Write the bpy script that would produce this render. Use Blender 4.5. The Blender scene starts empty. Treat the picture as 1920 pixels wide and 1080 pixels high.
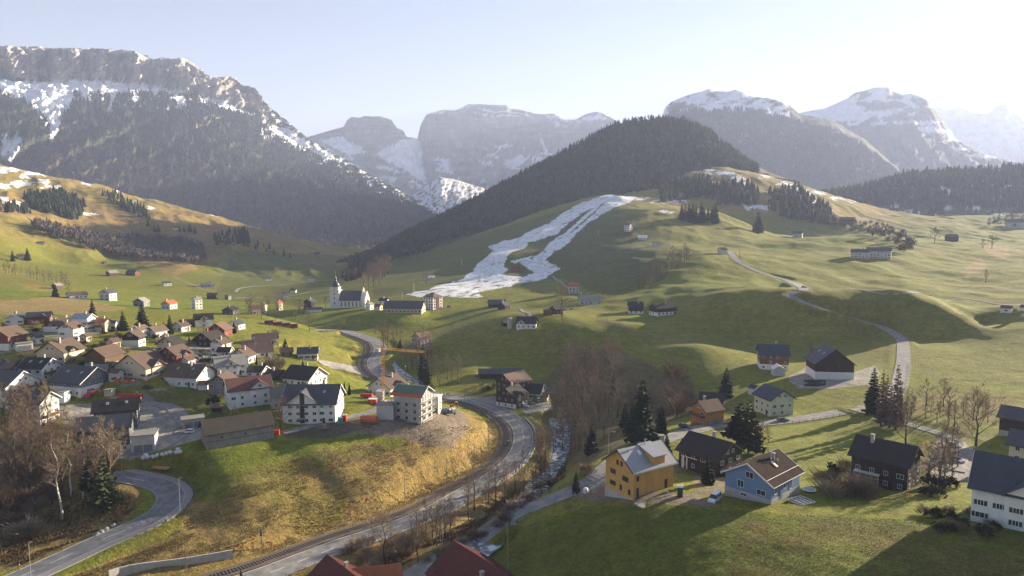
import bpy, math, random
import numpy as np
R_ = math.radians
S = bpy.context.scene
# ---------------------------------------------------------------- camera
CZ = 100.0
PITCH = 5.356
cam = bpy.data.objects.new("camera", bpy.data.cameras.new("camera"))
S.collection.objects.link(cam)
cam.location = (0, 0, CZ)
cam.rotation_euler = (R_(90 - PITCH), 0, 0)
cam.data.lens = 24.0; cam.data.sensor_width = 36.0
cam.data.clip_start = 1.0; cam.data.clip_end = 60000.0
S.camera = cam
# ---------------------------------------------------------------- light
SUN_AZ, SUN_EL = 54.0, 12.8          # degrees to the right of the view direction, above the horizon
S.view_settings.view_transform = 'Standard'; S.view_settings.look = 'None'
S.view_settings.gamma = 1.0; S.view_settings.use_curve_mapping = False
S.view_settings.exposure = 2.85
wd = bpy.data.worlds.new("World"); S.world = wd; wd.use_nodes = True
nt = wd.node_tree
sky = nt.nodes.new('ShaderNodeTexSky'); sky.sky_type = 'NISHITA'; sky.sun_disc = False
sky.sun_elevation = R_(SUN_EL); sky.sun_rotation = R_(SUN_AZ)
sky.altitude = 900; sky.air_density = 1.0; sky.dust_density = 0.25; sky.ozone_density = 1.0
bg = nt.nodes['Background']; bg.inputs[1].default_value = 0.022
tint = nt.nodes.new('ShaderNodeMix'); tint.data_type = 'RGBA'; tint.blend_type = 'MULTIPLY'; tint.inputs[0].default_value = 1; tint.inputs[7].default_value = (1.02, .92, .98, 1)
nt.links.new(sky.outputs[0], tint.inputs[6]); nt.links.new(tint.outputs[2], bg.inputs[0])
sl = bpy.data.lights.new("sun", 'SUN'); sl.energy = 5.0; sl.angle = R_(0.5); sl.color = (1.0, 0.84, 0.60)
so = bpy.data.objects.new("sun", sl); S.collection.objects.link(so)
sdir = (math.sin(R_(SUN_AZ)) * math.cos(R_(SUN_EL)), math.cos(R_(SUN_AZ)) * math.cos(R_(SUN_EL)), math.sin(R_(SUN_EL)))
from mathutils import Vector, Matrix
so.rotation_euler = Vector(sdir).to_track_quat('Z', 'Y').to_euler()
cy = S.cycles
cy.max_bounces = 5; cy.diffuse_bounces = 2; cy.glossy_bounces = 2; cy.transmission_bounces = 3
cy.volume_bounces = 0; cy.transparent_max_bounces = 8; cy.use_denoising = True
cy.caustics_reflective = False; cy.caustics_refractive = False

# ---------------------------------------------------------------- helpers
COL = S.collection
rng = np.random.default_rng(7)
random.seed(7)
def link(o, parent=None):
    COL.objects.link(o)
    if parent is not None: o.parent = parent
    return o
def tag(o, label=None, cat=None, group=None, kind=None):
    if label: o["label"] = label
    if cat: o["category"] = cat
    if group: o["group"] = group
    if kind: o["kind"] = kind
    return o
def empty(name, loc=(0, 0, 0), rz=0.0):
    o = bpy.data.objects.new(name, None); COL.objects.link(o)
    o.location = loc; o.rotation_euler = (0, 0, rz); o.empty_display_size = 1
    return o
def mesh_np(name, V, F, smooth=False, mats=None, midx=None):
    """V (n,3), F (m,k) all faces of one size"""
    me = bpy.data.meshes.new(name)
    V = np.asarray(V, np.float32); F = np.asarray(F, np.int32)
    k = F.shape[1]; m = len(F)
    me.vertices.add(len(V)); me.vertices.foreach_set('co', V.ravel())
    me.loops.add(m * k); me.loops.foreach_set('vertex_index', F.ravel())
    me.polygons.add(m); me.polygons.foreach_set('loop_start', np.arange(0, m * k, k, dtype=np.int32))
    me.polygons.foreach_set('loop_total', np.full(m, k, np.int32))
    if smooth: me.polygons.foreach_set('use_smooth', np.ones(m, bool))
    for mt in (mats or []): me.materials.append(mt)
    if midx is not None: me.polygons.foreach_set('material_index', np.asarray(midx, np.int32))
    me.update(calc_edges=True)
    return me
def grid_faces(nr, nc):
    i = np.arange(nr - 1)[:, None] * nc + np.arange(nc - 1)[None, :]
    i = i.ravel()
    return np.stack([i, i + 1, i + nc + 1, i + nc], 1)
class MB:
    """collects polygons, builds one mesh object"""
    def __init__(s): s.v = []; s.f = []; s.m = []
    def add(s, vs, fs, mi=0):
        b = len(s.v); s.v += [tuple(p) for p in vs]
        s.f += [tuple(b + i for i in f) for f in fs]; s.m += [mi] * len(fs)
    def box(s, x0, x1, y0, y1, z0, z1, mi=0):
        s.add([(x0, y0, z0), (x1, y0, z0), (x1, y1, z0), (x0, y1, z0), (x0, y0, z1), (x1, y0, z1), (x1, y1, z1), (x0, y1, z1)],
              [(0, 3, 2, 1), (4, 5, 6, 7), (0, 1, 5, 4), (1, 2, 6, 5), (2, 3, 7, 6), (3, 0, 4, 7)], mi)
    def obox(s, c, ax, ay, az, hx, hy, hz, mi=0):
        c = Vector(c); ax = Vector(ax) * hx; ay = Vector(ay) * hy; az = Vector(az) * hz
        P = [c + a * ax + b * ay + d * az for d in (-1, 1) for a, b in ((-1, -1), (1, -1), (1, 1), (-1, 1))]
        s.add(P, [(0, 3, 2, 1), (4, 5, 6, 7), (0, 1, 5, 4), (1, 2, 6, 5), (2, 3, 7, 6), (3, 0, 4, 7)], mi)
    def prism(s, prof, x0, x1, mi=0):
        """profile of (y,z) extruded along x"""
        n = len(prof)
        vs = [(x0, y, z) for y, z in prof] + [(x1, y, z) for y, z in prof]
        fs = [tuple(range(n))[::-1], tuple(range(n, 2 * n))] + [(i, (i + 1) % n, n + (i + 1) % n, n + i) for i in range(n)]
        s.add(vs, fs, mi)
    def tube(s, pts, radii, n=6, mi=0, cap=True):
        pts = [Vector(p) for p in pts]
        b = len(s.v)
        for i, p in enumerate(pts):
            d = (pts[min(i + 1, len(pts) - 1)] - pts[max(i - 1, 0)]).normalized()
            a = d.cross(Vector((0, 0, 1)))
            if a.length < .05: a = d.cross(Vector((1, 0, 0)))
            a.normalize(); c = d.cross(a)
            for k in range(n):
                t = 2 * math.pi * k / n
                s.v.append(tuple(p + (a * math.cos(t) + c * math.sin(t)) * radii[i]))
        for i in range(len(pts) - 1):
            for k in range(n):
                s.f.append((b + i * n + k, b + i * n + (k + 1) % n, b + (i + 1) * n + (k + 1) % n, b + (i + 1) * n + k)); s.m.append(mi)
        if cap:
            s.f.append(tuple(b + k for k in range(n))[::-1]); s.m.append(mi)
            s.f.append(tuple(b + (len(pts) - 1) * n + k for k in range(n))); s.m.append(mi)
    def lathe(s, prof, n=12, c=(0, 0, 0), mi=0):
        b = len(s.v)
        for r, z in prof:
            for k in range(n):
                t = 2 * math.pi * k / n
                s.v.append((c[0] + r * math.cos(t), c[1] + r * math.sin(t), c[2] + z))
        for i in range(len(prof) - 1):
            for k in range(n):
                s.f.append((b + i * n + k, b + i * n + (k + 1) % n, b + (i + 1) * n + (k + 1) % n, b + (i + 1) * n + k)); s.m.append(mi)
    def mesh(s, name, mats, smooth=False):
        me = bpy.data.meshes.new(name)
        me.from_pydata(s.v, [], s.f)
        if not isinstance(mats, (list, tuple)): mats = [mats]
        for m in mats: me.materials.append(m)
        if len(mats) > 1: me.polygons.foreach_set('material_index', s.m)
        if smooth: me.polygons.foreach_set('use_smooth', [True] * len(s.f))
        me.update()
        return me
    def build(s, name, mats, parent=None, smooth=False):
        return link(bpy.data.objects.new(name, s.mesh(name, mats, smooth)), parent)
def copy_tree(o, parent=None):
    c = o.copy(); COL.objects.link(c)
    if parent is not None: c.parent = parent
    for ch in o.children: copy_tree(ch, c)
    return c

# ---------------------------------------------------------------- noise
_perm = np.random.default_rng(3).permutation(4096)
_gr = np.random.default_rng(4).normal(size=(4096, 2)); _gr /= np.linalg.norm(_gr, axis=1)[:, None]
def perlin(x, y):
    x = np.asarray(x, float); y = np.asarray(y, float)
    xi = np.floor(x).astype(np.int64); yi = np.floor(y).astype(np.int64); xf = x - xi; yf = y - yi
    def g(i, j, dx, dy):
        h = _perm[(_perm[i & 4095] + j) & 4095]; q = _gr[h]
        return q[..., 0] * dx + q[..., 1] * dy
    u = xf * xf * xf * (xf * (xf * 6 - 15) + 10); v = yf * yf * yf * (yf * (yf * 6 - 15) + 10)
    a = g(xi, yi, xf, yf); b = g(xi + 1, yi, xf - 1, yf); c = g(xi, yi + 1, xf, yf - 1); d = g(xi + 1, yi + 1, xf - 1, yf - 1)
    return ((a + (b - a) * u) * (1 - v) + (c + (d - c) * u) * v) * 1.4
def fbm(x, y, oct=4, lac=2.03, gain=.5, ridged=False):
    s = 0; a = 1.0; n = 0
    for k in range(oct):
        p = perlin(x + 17.3 * k, y - 9.1 * k)
        s = s + a * ((1 - 2 * np.abs(p)) if ridged else p); n += a
        x = x * lac; y = y * lac; a *= gain
    return s / n
def sstep(a, b, x):
    t = np.clip((x - a) / (b - a), 0, 1); return t * t * (3 - 2 * t)

# ---------------------------------------------------------------- pixel <-> world (photograph pixels, 1920 x 1080)
cP, sP = math.cos(R_(PITCH)), math.sin(R_(PITCH))
def ray(u, v):
    a = (np.asarray(u, float) - 960) / 1280; b = -(np.asarray(v, float) - 540) / 1280
    return a, cP + b * sP, -sP + b * cP
def at_y(u, v, y):
    a, d, e = ray(u, v); k = np.asarray(y, float) / d
    return a * k, y, CZ + e * k
def proj(x, y, z):
    dz = z - CZ; dep = y * cP - dz * sP; up = y * sP + dz * cP
    return 960 + 1280 * x / dep, 540 - 1280 * up / dep

# ---------------------------------------------------------------- materials
_M = {}
def mat(name, col, rough=.8, var=.12, scale=1.5, bump=.0, metal=0., spec=.3, col2=None, kind='noise', detail=4, stretch=None, coord='Object', emit=0):
    if name in _M: return _M[name]
    m = bpy.data.materials.new(name); m.use_nodes = True; t = m.node_tree; N = t.nodes; L = t.links
    b = N['Principled BSDF']; b.inputs['Roughness'].default_value = rough; b.inputs['Metallic'].default_value = metal
    b.inputs['Specular IOR Level'].default_value = spec
    tc = N.new('ShaderNodeTexCoord'); mp = N.new('ShaderNodeMapping'); L.new(tc.outputs[coord], mp.inputs[0])
    if stretch: mp.inputs['Scale'].default_value = stretch
    if kind == 'wave':
        tx = N.new('ShaderNodeTexWave'); tx.inputs['Scale'].default_value = scale; tx.inputs['Distortion'].default_value = .4
        tx.inputs['Detail'].default_value = 1; fo = tx.outputs['Fac']
    elif kind == 'brick':
        tx = N.new('ShaderNodeTexBrick'); tx.inputs['Scale'].default_value = scale
        tx.inputs['Color1'].default_value = (1, 1, 1, 1); tx.inputs['Color2'].default_value = (.55, .55, .55, 1); tx.inputs['Mortar'].default_value = (0, 0, 0, 1)
        fo = tx.outputs['Color']
    else:
        tx = N.new('ShaderNodeTexNoise'); tx.inputs['Scale'].default_value = scale; tx.inputs['Detail'].default_value = detail; fo = tx.outputs['Fac']
    L.new(mp.outputs[0], tx.inputs['Vector'])
    mx = N.new('ShaderNodeMix'); mx.data_type = 'RGBA'
    c = np.array(col[:3])
    c2 = np.array(col2) if col2 else None
    mx.inputs[6].default_value = (*(c * (1 - var)), 1); mx.inputs[7].default_value = (*(c2 if c2 is not None else np.minimum(c * (1 + var), .95)), 1)
    rp = N.new('ShaderNodeMapRange'); rp.inputs[1].default_value = .3; rp.inputs[2].default_value = .7
    L.new(fo, rp.inputs[0]); L.new(rp.outputs[0], mx.inputs[0])
    # slow second variation: weathering
    n2 = N.new('ShaderNodeTexNoise'); n2.inputs['Scale'].default_value = .35; n2.inputs['Detail'].default_value = 5
    L.new(tc.outputs[coord], n2.inputs['Vector'])
    r2 = N.new('ShaderNodeMapRange'); r2.inputs[1].default_value = .3; r2.inputs[2].default_value = .7; r2.inputs[3].default_value = 1 - var * .6; r2.inputs[4].default_value = 1.0 + var * .3
    L.new(n2.outputs['Fac'], r2.inputs[0])
    mm = N.new('ShaderNodeVectorMath'); mm.operation = 'SCALE'; L.new(mx.outputs[2], mm.inputs[0]); L.new(r2.outputs[0], mm.inputs['Scale'])
    L.new(mm.outputs[0], b.inputs['Base Color'])
    if bump:
        bp = N.new('ShaderNodeBump'); bp.inputs['Strength'].default_value = bump; bp.inputs['Distance'].default_value = .1
        L.new(fo, bp.inputs['Height']); L.new(bp.outputs[0], b.inputs['Normal'])
    if emit:
        b.inputs['Emission Color'].default_value = (*col[:3], 1); b.inputs['Emission Strength'].default_value = emit
    m.diffuse_color = (*col[:3], 1)
    _M[name] = m
    return m
def attr_mat(name, scales, bump_d, var=.35, rough=.95, bump=.8):
    """base colour from the mesh's own colour attribute, broken up by noise in world space"""
    m = bpy.data.materials.new(name); m.use_nodes = True; t = m.node_tree; N = t.nodes; L = t.links
    b = N['Principled BSDF']; b.inputs['Roughness'].default_value = rough; b.inputs['Specular IOR Level'].default_value = .15
    at = N.new('ShaderNodeAttribute'); at.attribute_name = 'Col'
    tc = N.new('ShaderNodeTexCoord')
    prev = at.outputs['Color']; h = None
    for i, (sc, am, bw) in enumerate(scales):
        n = N.new('ShaderNodeTexNoise'); n.inputs['Scale'].default_value = sc; n.inputs['Detail'].default_value = 5; n.inputs['Roughness'].default_value = .65
        L.new(tc.outputs['Object'], n.inputs['Vector'])
        r = N.new('ShaderNodeMapRange'); r.inputs[1].default_value = .3; r.inputs[2].default_value = .7; r.inputs[3].default_value = 1 - am; r.inputs[4].default_value = 1 + am
        L.new(n.outputs['Fac'], r.inputs[0])
        s = N.new('ShaderNodeVectorMath'); s.operation = 'SCALE'; L.new(prev, s.inputs[0]); L.new(r.outputs[0], s.inputs['Scale']); prev = s.outputs[0]
        if bw:
            q = N.new('ShaderNodeMath'); q.operation = 'MULTIPLY'; q.inputs[1].default_value = bw; L.new(n.outputs['Fac'], q.inputs[0])
            if h is None: h = q.outputs[0]
            else:
                a = N.new('ShaderNodeMath'); a.operation = 'ADD'; L.new(h, a.inputs[0]); L.new(q.outputs[0], a.inputs[1]); h = a.outputs[0]
    L.new(prev, b.inputs['Base Color'])
    if h is not None:
        bp = N.new('ShaderNodeBump'); bp.inputs['Strength'].default_value = bump; bp.inputs['Distance'].default_value = bump_d
        L.new(h, bp.inputs['Height']); L.new(bp.outputs[0], b.inputs['Normal'])
    return m
def set_cols(me, C):
    a = me.color_attributes.new('Col', 'FLOAT_COLOR', 'POINT')
    C4 = np.ones((len(C), 4), np.float32); C4[:, :3] = C
    a.data.foreach_set('color', C4.ravel())
# ================================================================ GROUND
# anchors: (photo u, photo v, a): a < 0 -> metres below the camera, a > 0 -> distance in metres
GA = [
(440,1075,-77),(560,1025,-77.5),(700,985,-78),(790,940,-78.5),(860,900,-79),(915,870,-79.5),(950,840,-79),(962,800,-78.5),(900,757,-78),
(800,738,-77),(740,720,-76),(685,695,-75),(672,670,-74),(700,655,-73),(660,628,-71),(620,619,-70),(560,613,-69),(480,607,-67),
(1045,850,-84),(1010,880,-84.5),(960,950,-85),(1060,800,-83),(760,700,-78.5),
(300,1040,-75.5),(430,1030,-75.8),(60,1075,-76),(150,1035,-75.5),(250,990,-74),(320,965,-73),(340,940,-72),(320,915,-70.5),(270,900,-69),(230,893,-68),
(235,860,-67),(330,845,-64.5),(352,812,-64),(450,860,-65.5),(560,820,-65),(420,900,-68),(600,860,-67),(770,775,-64.5),(590,790,-64),(760,800,-65.5),
(830,790,-67.5),(860,830,-71),(700,840,-68),(600,900,-71),(500,950,-72.2),(750,900,-73.8),(650,950,-75.3),(400,980,-73.5),
(100,950,-73),(0,900,-71),(0,1000,-75),(150,900,-69),(50,820,-67),(0,780,-64.5),
(200,830,-65),(100,790,-63),(15,755,-61.5),(165,738,-60),(280,740,-61),(360,720,-59.5),(460,760,-62.5),(650,740,-64.5),(720,745,-66),
(265,705,-56),(330,690,-55),(400,700,-57.5),(520,700,-60.5),(580,670,-60.5),(620,690,-65),(180,690,-53),(110,680,-52),(20,655,-50),(60,640,-49),(140,640,-49),
(250,645,-50.5),(330,655,-53),(430,650,-55.5),(500,640,-57),(560,640,-60),(620,650,-66),(640,700,-70),
(50,610,-46.5),(130,610,-47),(200,610,-48),(320,620,-51),(400,615,-53),(450,610,-55),(520,625,-60),
(0,590,-45.5),(100,575,-48),(250,575,-51.5),(400,585,-54),(480,590,-58),(540,605,-65),
(100,557,-49.5),(205,562,-54),(330,578,-59),(430,590,-61),(380,570,-63),
(480,575,-66),(540,580,-66.5),(420,560,-64),(480,545,-64),(550,545,-65),(600,540,-64),(600,520,-63),(560,505,-62),(640,505,-62),(500,500,-60),
(0,540,-46),(0,500,-40),(40,487,-36),(0,450,720),(0,400,860),(0,350,1060),(0,312,1280),(100,530,-49),(100,490,-42),(215,515,-52),(150,500,-46),
(100,440,860),(200,440,980),(200,480,-42),(300,530,-57),(300,500,-52),(300,470,-40),(300,430,1080),(200,400,1100),(200,356,1300),(100,335,1300),(300,380,1300),
(400,413,1260),(400,450,1110),(400,490,-52),(450,510,-58),(500,445,1230),(560,468,1200),(500,480,-50),(600,482,1150),(660,493,1120),(580,500,-60),
(800,1070,-76),(870,1030,-74),(950,985,-71),(1030,935,-66),(1120,890,-61),(1200,850,-61.5),(1280,810,-63),(1350,795,-64.5),(1450,790,-64.5),(1540,780,-64.5),(1600,770,-64),
(900,985,-79.5),(980,935,-78.5),(1050,895,-75),(1100,850,-75),(1160,825,-72),(1100,800,-81),(1200,770,-77),(1120,760,-80),(1100,720,-77.5),(1160,700,-72),
(1250,740,-73),(1250,690,-68),(1300,700,-66.5),(1370,720,-65.5),(1450,692,-64),(1552,705,-63),(1520,718,-63.5),(1620,720,-62.5),(1200,650,-64.5),(1050,690,-74.5),
(990,612,-58.5),(940,612,-59.5),(1050,622,-60.5),(920,662,-70.5),(1000,668,-71.5),(1045,678,-73.5),(880,690,-73.5),(850,650,-71.5),(880,622,-65),(850,610,-66.5),
(820,600,-67),(790,640,-70.5),(930,710,-75.5),(980,750,-78),(1020,770,-79.5),(1100,620,-60),(1200,620,-59),(1300,650,-60),(1130,585,-57),(1240,582,-54.5),
(1060,560,-56),(1000,575,-60),(940,580,-60),(1070,545,-55),(880,560,-60),(800,575,-62),(740,588,-62.5),(650,578,-65),(700,579,-64),(620,578,-66),(580,586,-66),
(650,610,-69.5),(740,614,-69.5),(800,606,-67.8),(850,550,-58),(900,530,-56),(960,515,-50),(900,500,-46),(960,480,-35),(1040,520,-52),(1000,500,-45),
(1050,450,850),(1100,400,980),(1140,368,1080),(1190,372,1080),(1000,440,880),(900,470,-35),(800,490,-48),(750,480,-45),(700,510,-58),(720,540,-60),(780,530,-57),
(680,550,-63),(1100,500,-42),(1150,540,-52),(1200,520,-44),(1200,470,-26),(1240,450,-18),(1180,430,800),(1250,400,900),(1350,400,950),(1300,480,-28),(1350,466,-25),
(1370,470,-26),(1310,540,-44),(1400,530,-42),(1490,543,-45),(1300,580,-52),(1400,558,405),(1400,613,-58),(1330,563,-46),(1330,600,-55.5),(1480,562,386),(1480,635,-61),
(1580,595,-51),(1580,645,-62),(1680,630,-58),(1700,650,-60),(1692,700,-62.5),(1640,760,-63.5),(1660,570,375),(1710,562,376),(1760,574,374),(1820,592,372),(1700,640,-60.3),(1640,612,-56),(1760,630,-59),(1830,608,-55.5),(1710,553,418),(1800,566,415),
(1600,560,-50.5),(1600,545,-46.5),(1750,640,-60),(1850,640,-58.5),(1900,620,-54),(1750,700,-62),(1850,700,-60.5),(1800,750,-62),(1885,582,-49),(1800,540,-46),(1900,540,-44.5),
(1700,540,-45),(1600,520,-42),(1700,500,-38),(1800,500,-39),(1900,500,-36),(1630,485,-32),(1500,500,-36),(1500,470,-28),(1450,450,-20),(1600,440,-13),(1495,447,-17),
(1420,435,-12),(1700,440,-16),(1780,455,-24),(1860,460,-27),(1900,430,-9),(1750,420,1150),(1600,400,1200),(1500,380,1150),(1450,332,1400),(1400,320,1400),(1350,312,1420),
(1290,322,1350),(1300,370,1150),(1550,362,1400),(1650,398,1500),(1800,407,1500),(1900,400,1500),
(1330,885,-61),(1180,930,-58),(1340,938,-56.5),(1420,940,-56),(1500,918,-57),(1240,946,-56.5),(1400,962,-55.5),(1550,962,-55),(1000,1075,-66),(1240,1075,-58),
(960,1015,-70),(1100,985,-62.5),(1500,1075,-54),(1800,1075,-53),(1650,1000,-54),(1850,995,-53.5),(1640,905,-59),(1540,860,-61),(1600,820,-63),(1450,850,-61.5),
(1790,830,-61),(1760,870,-59.5),(1800,900,-58),(1900,860,-59),(1900,800,-60.5),(1740,780,-62),(1820,945,-55),
]
# hidden ground: (x/y, y, z)
GW = [(-.75,1700,150),(-.6,1700,130),(-.45,1700,80),(-.3,1700,40),(-.2,1600,38),(0,1700,50),(.1,1700,60),(.2,1900,120),(.4,1900,120),(.6,1900,95),(.75,2000,85),
(-.3,2600,60),(0,2600,70),(.5,3000,80),(-.7,3000,80),(0,5000,60),(-.7,6000,60),(.7,6000,60),(-1.2,9000,50),(0,9000,50),(1.2,9000,50),(0,14000,50),(-1.2,14000,50),(1.2,14000,50),
(-1.2,150,26),(-1.2,300,52),(-1.2,700,90),(-1.2,1500,200),(1.2,100,48),(1.2,200,44),(1.2,500,60),(1.2,1000,95),(1.2,1800,130),(-.3,70,21),(.35,70,44),(0,60,24),(-1,80,24),(1,60,48)]
ax, ay, az = [], [], []
for u, v, a in GA:
    if a < 0:
        d = ray(u, v); k = a / d[2]; x, y, z = d[0] * k, d[1] * k, CZ + a
    else: x, y, z = at_y(u, v, a)
    ax.append(x / y); ay.append(math.log(y)); az.append(z)
for t, y, z in GW: ax.append(t); ay.append(math.log(y)); az.append(z)
ax = np.array(ax); ay = np.array(ay); az = np.array(az); nA = len(ax)
def tps(r2): return .5 * r2 * np.log(r2 + 1e-12)
A = np.zeros((nA + 3, nA + 3)); r2 = (ax[:, None] - ax) ** 2 + (ay[:, None] - ay) ** 2
A[:nA, :nA] = tps(r2) + 2e-5 * np.eye(nA); A[:nA, nA] = 1; A[:nA, nA + 1] = ax; A[:nA, nA + 2] = ay; A[nA:, :nA] = A[:nA, nA:].T
wA = np.linalg.solve(A, np.concatenate([az, [0, 0, 0]]))
tg = np.concatenate([np.linspace(-1.35, -.82, 50)[:-1], np.linspace(-.82, .82, 860), np.linspace(.82, 1.35, 50)[1:]])
lg = np.concatenate([np.linspace(math.log(50), math.log(95), 70)[:-1], np.linspace(math.log(95), math.log(1500), 860), np.linspace(math.log(1500), math.log(14500), 110)[1:]])
NC, NR = len(tg), len(lg)
def rbf(t, l):
    t = t.ravel(); l = l.ravel(); out = np.empty(len(t))
    for i in range(0, len(t), 20000):
        a = t[i:i + 20000, None] - ax; b = l[i:i + 20000, None] - ay
        out[i:i + 20000] = tps(a * a + b * b) @ wA[:nA] + wA[nA] + wA[nA + 1] * t[i:i + 20000] + wA[nA + 2] * l[i:i + 20000]
    return out
ct = tg[::3]; ct = np.append(ct, tg[-1]) if ct[-1] != tg[-1] else ct
cl = lg[::3]; cl = np.append(cl, lg[-1]) if cl[-1] != lg[-1] else cl
T0, L0 = np.meshgrid(ct, cl)
Z0 = rbf(T0, L0).reshape(T0.shape)
def resample(Z, x0, x1, axis):
    idx = np.interp(x1, x0, np.arange(len(x0))); i = np.clip(np.floor(idx).astype(int), 0, len(x0) - 2); f = idx - i
    n = len(x0); g = lambda k: np.take(Z, np.clip(i + k, 0, n - 1), axis)
    f = f if axis == 1 else f[:, None]
    p0, p1, p2, p3 = g(-1), g(0), g(1), g(2)
    return p1 + .5 * f * (p2 - p0 + f * (2 * p0 - 5 * p1 + 4 * p2 - p3 + f * (3 * (p1 - p2) + p3 - p0)))
ZG = resample(resample(Z0, ct, tg, 1), cl, lg, 0)
TG, LG = np.meshgrid(tg, lg); YG = np.exp(LG); XG = TG * YG
UG, VG = proj(XG, YG, ZG)
def inpoly(px, py, poly):
    """points in a polygon given in photo pixels"""
    poly = np.asarray(poly, float); c = np.zeros(px.shape, bool); n = len(poly)
    bb = (px >= poly[:, 0].min()) & (px <= poly[:, 0].max()) & (py >= poly[:, 1].min()) & (py <= poly[:, 1].max())
    if not bb.any(): return c
    x = px[bb]; y = py[bb]; r = np.zeros(x.shape, bool)
    for i in range(n):
        x0, y0 = poly[i]; x1, y1 = poly[(i + 1) % n]
        if y0 == y1: continue
        k = ((y0 > y) != (y1 > y)) & (x < (x1 - x0) * (y - y0) / (y1 - y0) + x0)
        r ^= k
    c[bb] = r
    return c
# hummocky alpine meadow: small real undulation, calmer in the village and along the valley floor
quiet = np.zeros_like(ZG)
for (u, v, ru, rv, s) in [(330,690,420,110,1),(650,700,300,110,.8),(1300,850,420,140,.8),(1600,850,400,140,.7),(350,850,400,90,.6),(680,590,200,30,.8),(1500,700,140,30,.9),(900,760,160,60,.8)]:
    quiet = np.maximum(quiet, s * np.exp(-(((UG - u) / ru) ** 2 + ((VG - v) / rv) ** 2) ** 2))
rough = (1 - quiet)
hum = fbm(XG / 70, YG / 95, 3) * 2.6 + fbm(XG / 22 + 5, YG / 34, 2) * .7
farw = sstep(250, 420, YG) * (1 - sstep(1500, 1900, YG))
wright = np.clip(.35 + .95 * sstep(900, 1200, UG), 0, 1.3)
hum = hum + (fbm(XG / 60 + 40, YG / 70, 2, ridged=True) - .4) * 1.0 * (1 - sstep(450, 800, YG))
ZG += hum * rough * farw * wright * (1 + sstep(500, 1200, YG) * .9)
leftm = sstep(700, 900, YG) * (1 - sstep(560, 700, UG)) * (1 - sstep(1500, 1900, YG))
ZG += leftm * (fbm((XG + .5 * YG) / 160, (YG - .3 * XG) / 320, 4, ridged=True) - .3) * 14
nearw = 1 - sstep(230, 330, YG)
ZG += nearw * rough * (fbm(XG / 12, YG / 12, 3) * .55 + fbm(XG / 35, YG / 35, 2) * .9)
gx = lambda t: np.interp(t, tg, np.arange(NC)); gy = lambda l: np.interp(l, lg, np.arange(NR))
def zat(x, y):
    x = np.asarray(x, float); y = np.asarray(y, float)
    i = np.clip(gx(x / y), 0, NC - 1.001); j = np.clip(gy(np.log(y)), 0, NR - 1.001)
    i0 = i.astype(int); j0 = j.astype(int); f = i - i0; g = j - j0
    return (ZG[j0, i0] * (1 - f) + ZG[j0, i0 + 1] * f) * (1 - g) + (ZG[j0 + 1, i0] * (1 - f) + ZG[j0 + 1, i0 + 1] * f) * g
_ls = np.linspace(math.log(60), math.log(1900), 2600); _ys = np.exp(_ls)
def hit(u, v, lift=0.0):
    """first ground point seen through a photo pixel"""
    a, d, e = ray(u, v); k = _ys / d; x = a * k; z = CZ + e * k
    below = z < zat(x, _ys) + lift
    i = int(np.argmax(below)) if below.any() else len(_ys) - 1
    i = max(i, 1)
    z0 = z[i - 1] - zat(x[i - 1], _ys[i - 1]); z1 = z[i] - zat(x[i], _ys[i]); f = z0 / (z0 - z1 + 1e-9); f = min(max(f, 0), 1)
    y = _ys[i - 1] + f * (_ys[i] - _ys[i - 1]); xx = a * y / d
    return Vector((xx, y, float(zat(xx, y))))
def catmull(P, step):
    P = [Vector(p) for p in P]; P = [P[0] * 2 - P[1]] + P + [P[-1] * 2 - P[-2]]; out = []
    for i in range(1, len(P) - 2):
        p0, p1, p2, p3 = P[i - 1:i + 3]; n = max(2, int((p2 - p1).length / step))
        for k in range(n):
            t = k / n
            out.append(.5 * ((2 * p1) + (p2 - p0) * t + (2 * p0 - 5 * p1 + 4 * p2 - p3) * t * t + (3 * p1 - p0 - 3 * p2 + p3) * t ** 3))
    out.append(P[-2]); return out
def path_line(pix, step=1.5, sm=9, zs=None):
    P = catmull([hit(u, v) for u, v in pix], step)
    z = np.array([p.z for p in P]); n = len(z)
    for _ in range(sm):
        zp = np.pad(z, 3, mode='edge'); z = sum(zp[k:k + n] for k in range(7)) / 7
    xy = np.array([[p.x, p.y] for p in P])
    for _ in range(3):
        q = xy.copy(); q[1:-1] = (xy[:-2] + xy[1:-1] * 2 + xy[2:]) / 4; xy = q
    return [Vector((a[0], a[1], b)) for a, b in zip(xy, z)]
def flatten(P, core, edge, dz=0.0):
    """bring the ground to the path's level within core metres, easing out to edge metres"""
    D = np.full(ZG.shape, 1e9); H = np.zeros(ZG.shape)
    Q = []
    for a_, b_ in zip(P[:-1], P[1:]): Q += [a_ + (b_ - a_) * (k / 4) for k in range(4)]
    for p in (Q or P):
        j = gy(math.log(p.y)); dl = edge / p.y * 1.1
        j0 = int(gy(math.log(p.y) - dl)); j1 = int(gy(math.log(p.y) + dl)) + 2
        t = p.x / p.y; i0 = int(gx(t - dl * 1.3)); i1 = int(gx(t + dl * 1.3)) + 2
        sx = XG[j0:j1, i0:i1]; sy = YG[j0:j1, i0:i1]; d = np.hypot(sx - p.x, sy - p.y)
        sub = D[j0:j1, i0:i1]; m = d < sub; sub[m] = d[m]; H[j0:j1, i0:i1][m] = p.z + dz
    m = D < edge; w = 1 - sstep(core, edge, D[m]); ZG[m] = ZG[m] * (1 - w) + H[m] * w
def offs(P, o, dz=0.0):
    out = []
    for i, p in enumerate(P):
        d = P[min(i + 1, len(P) - 1)] - P[max(i - 1, 0)]; d.z = 0; d.normalize()
        out.append(Vector((p.x + d.y * o, p.y - d.x * o, p.z + dz)))
    return out
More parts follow.
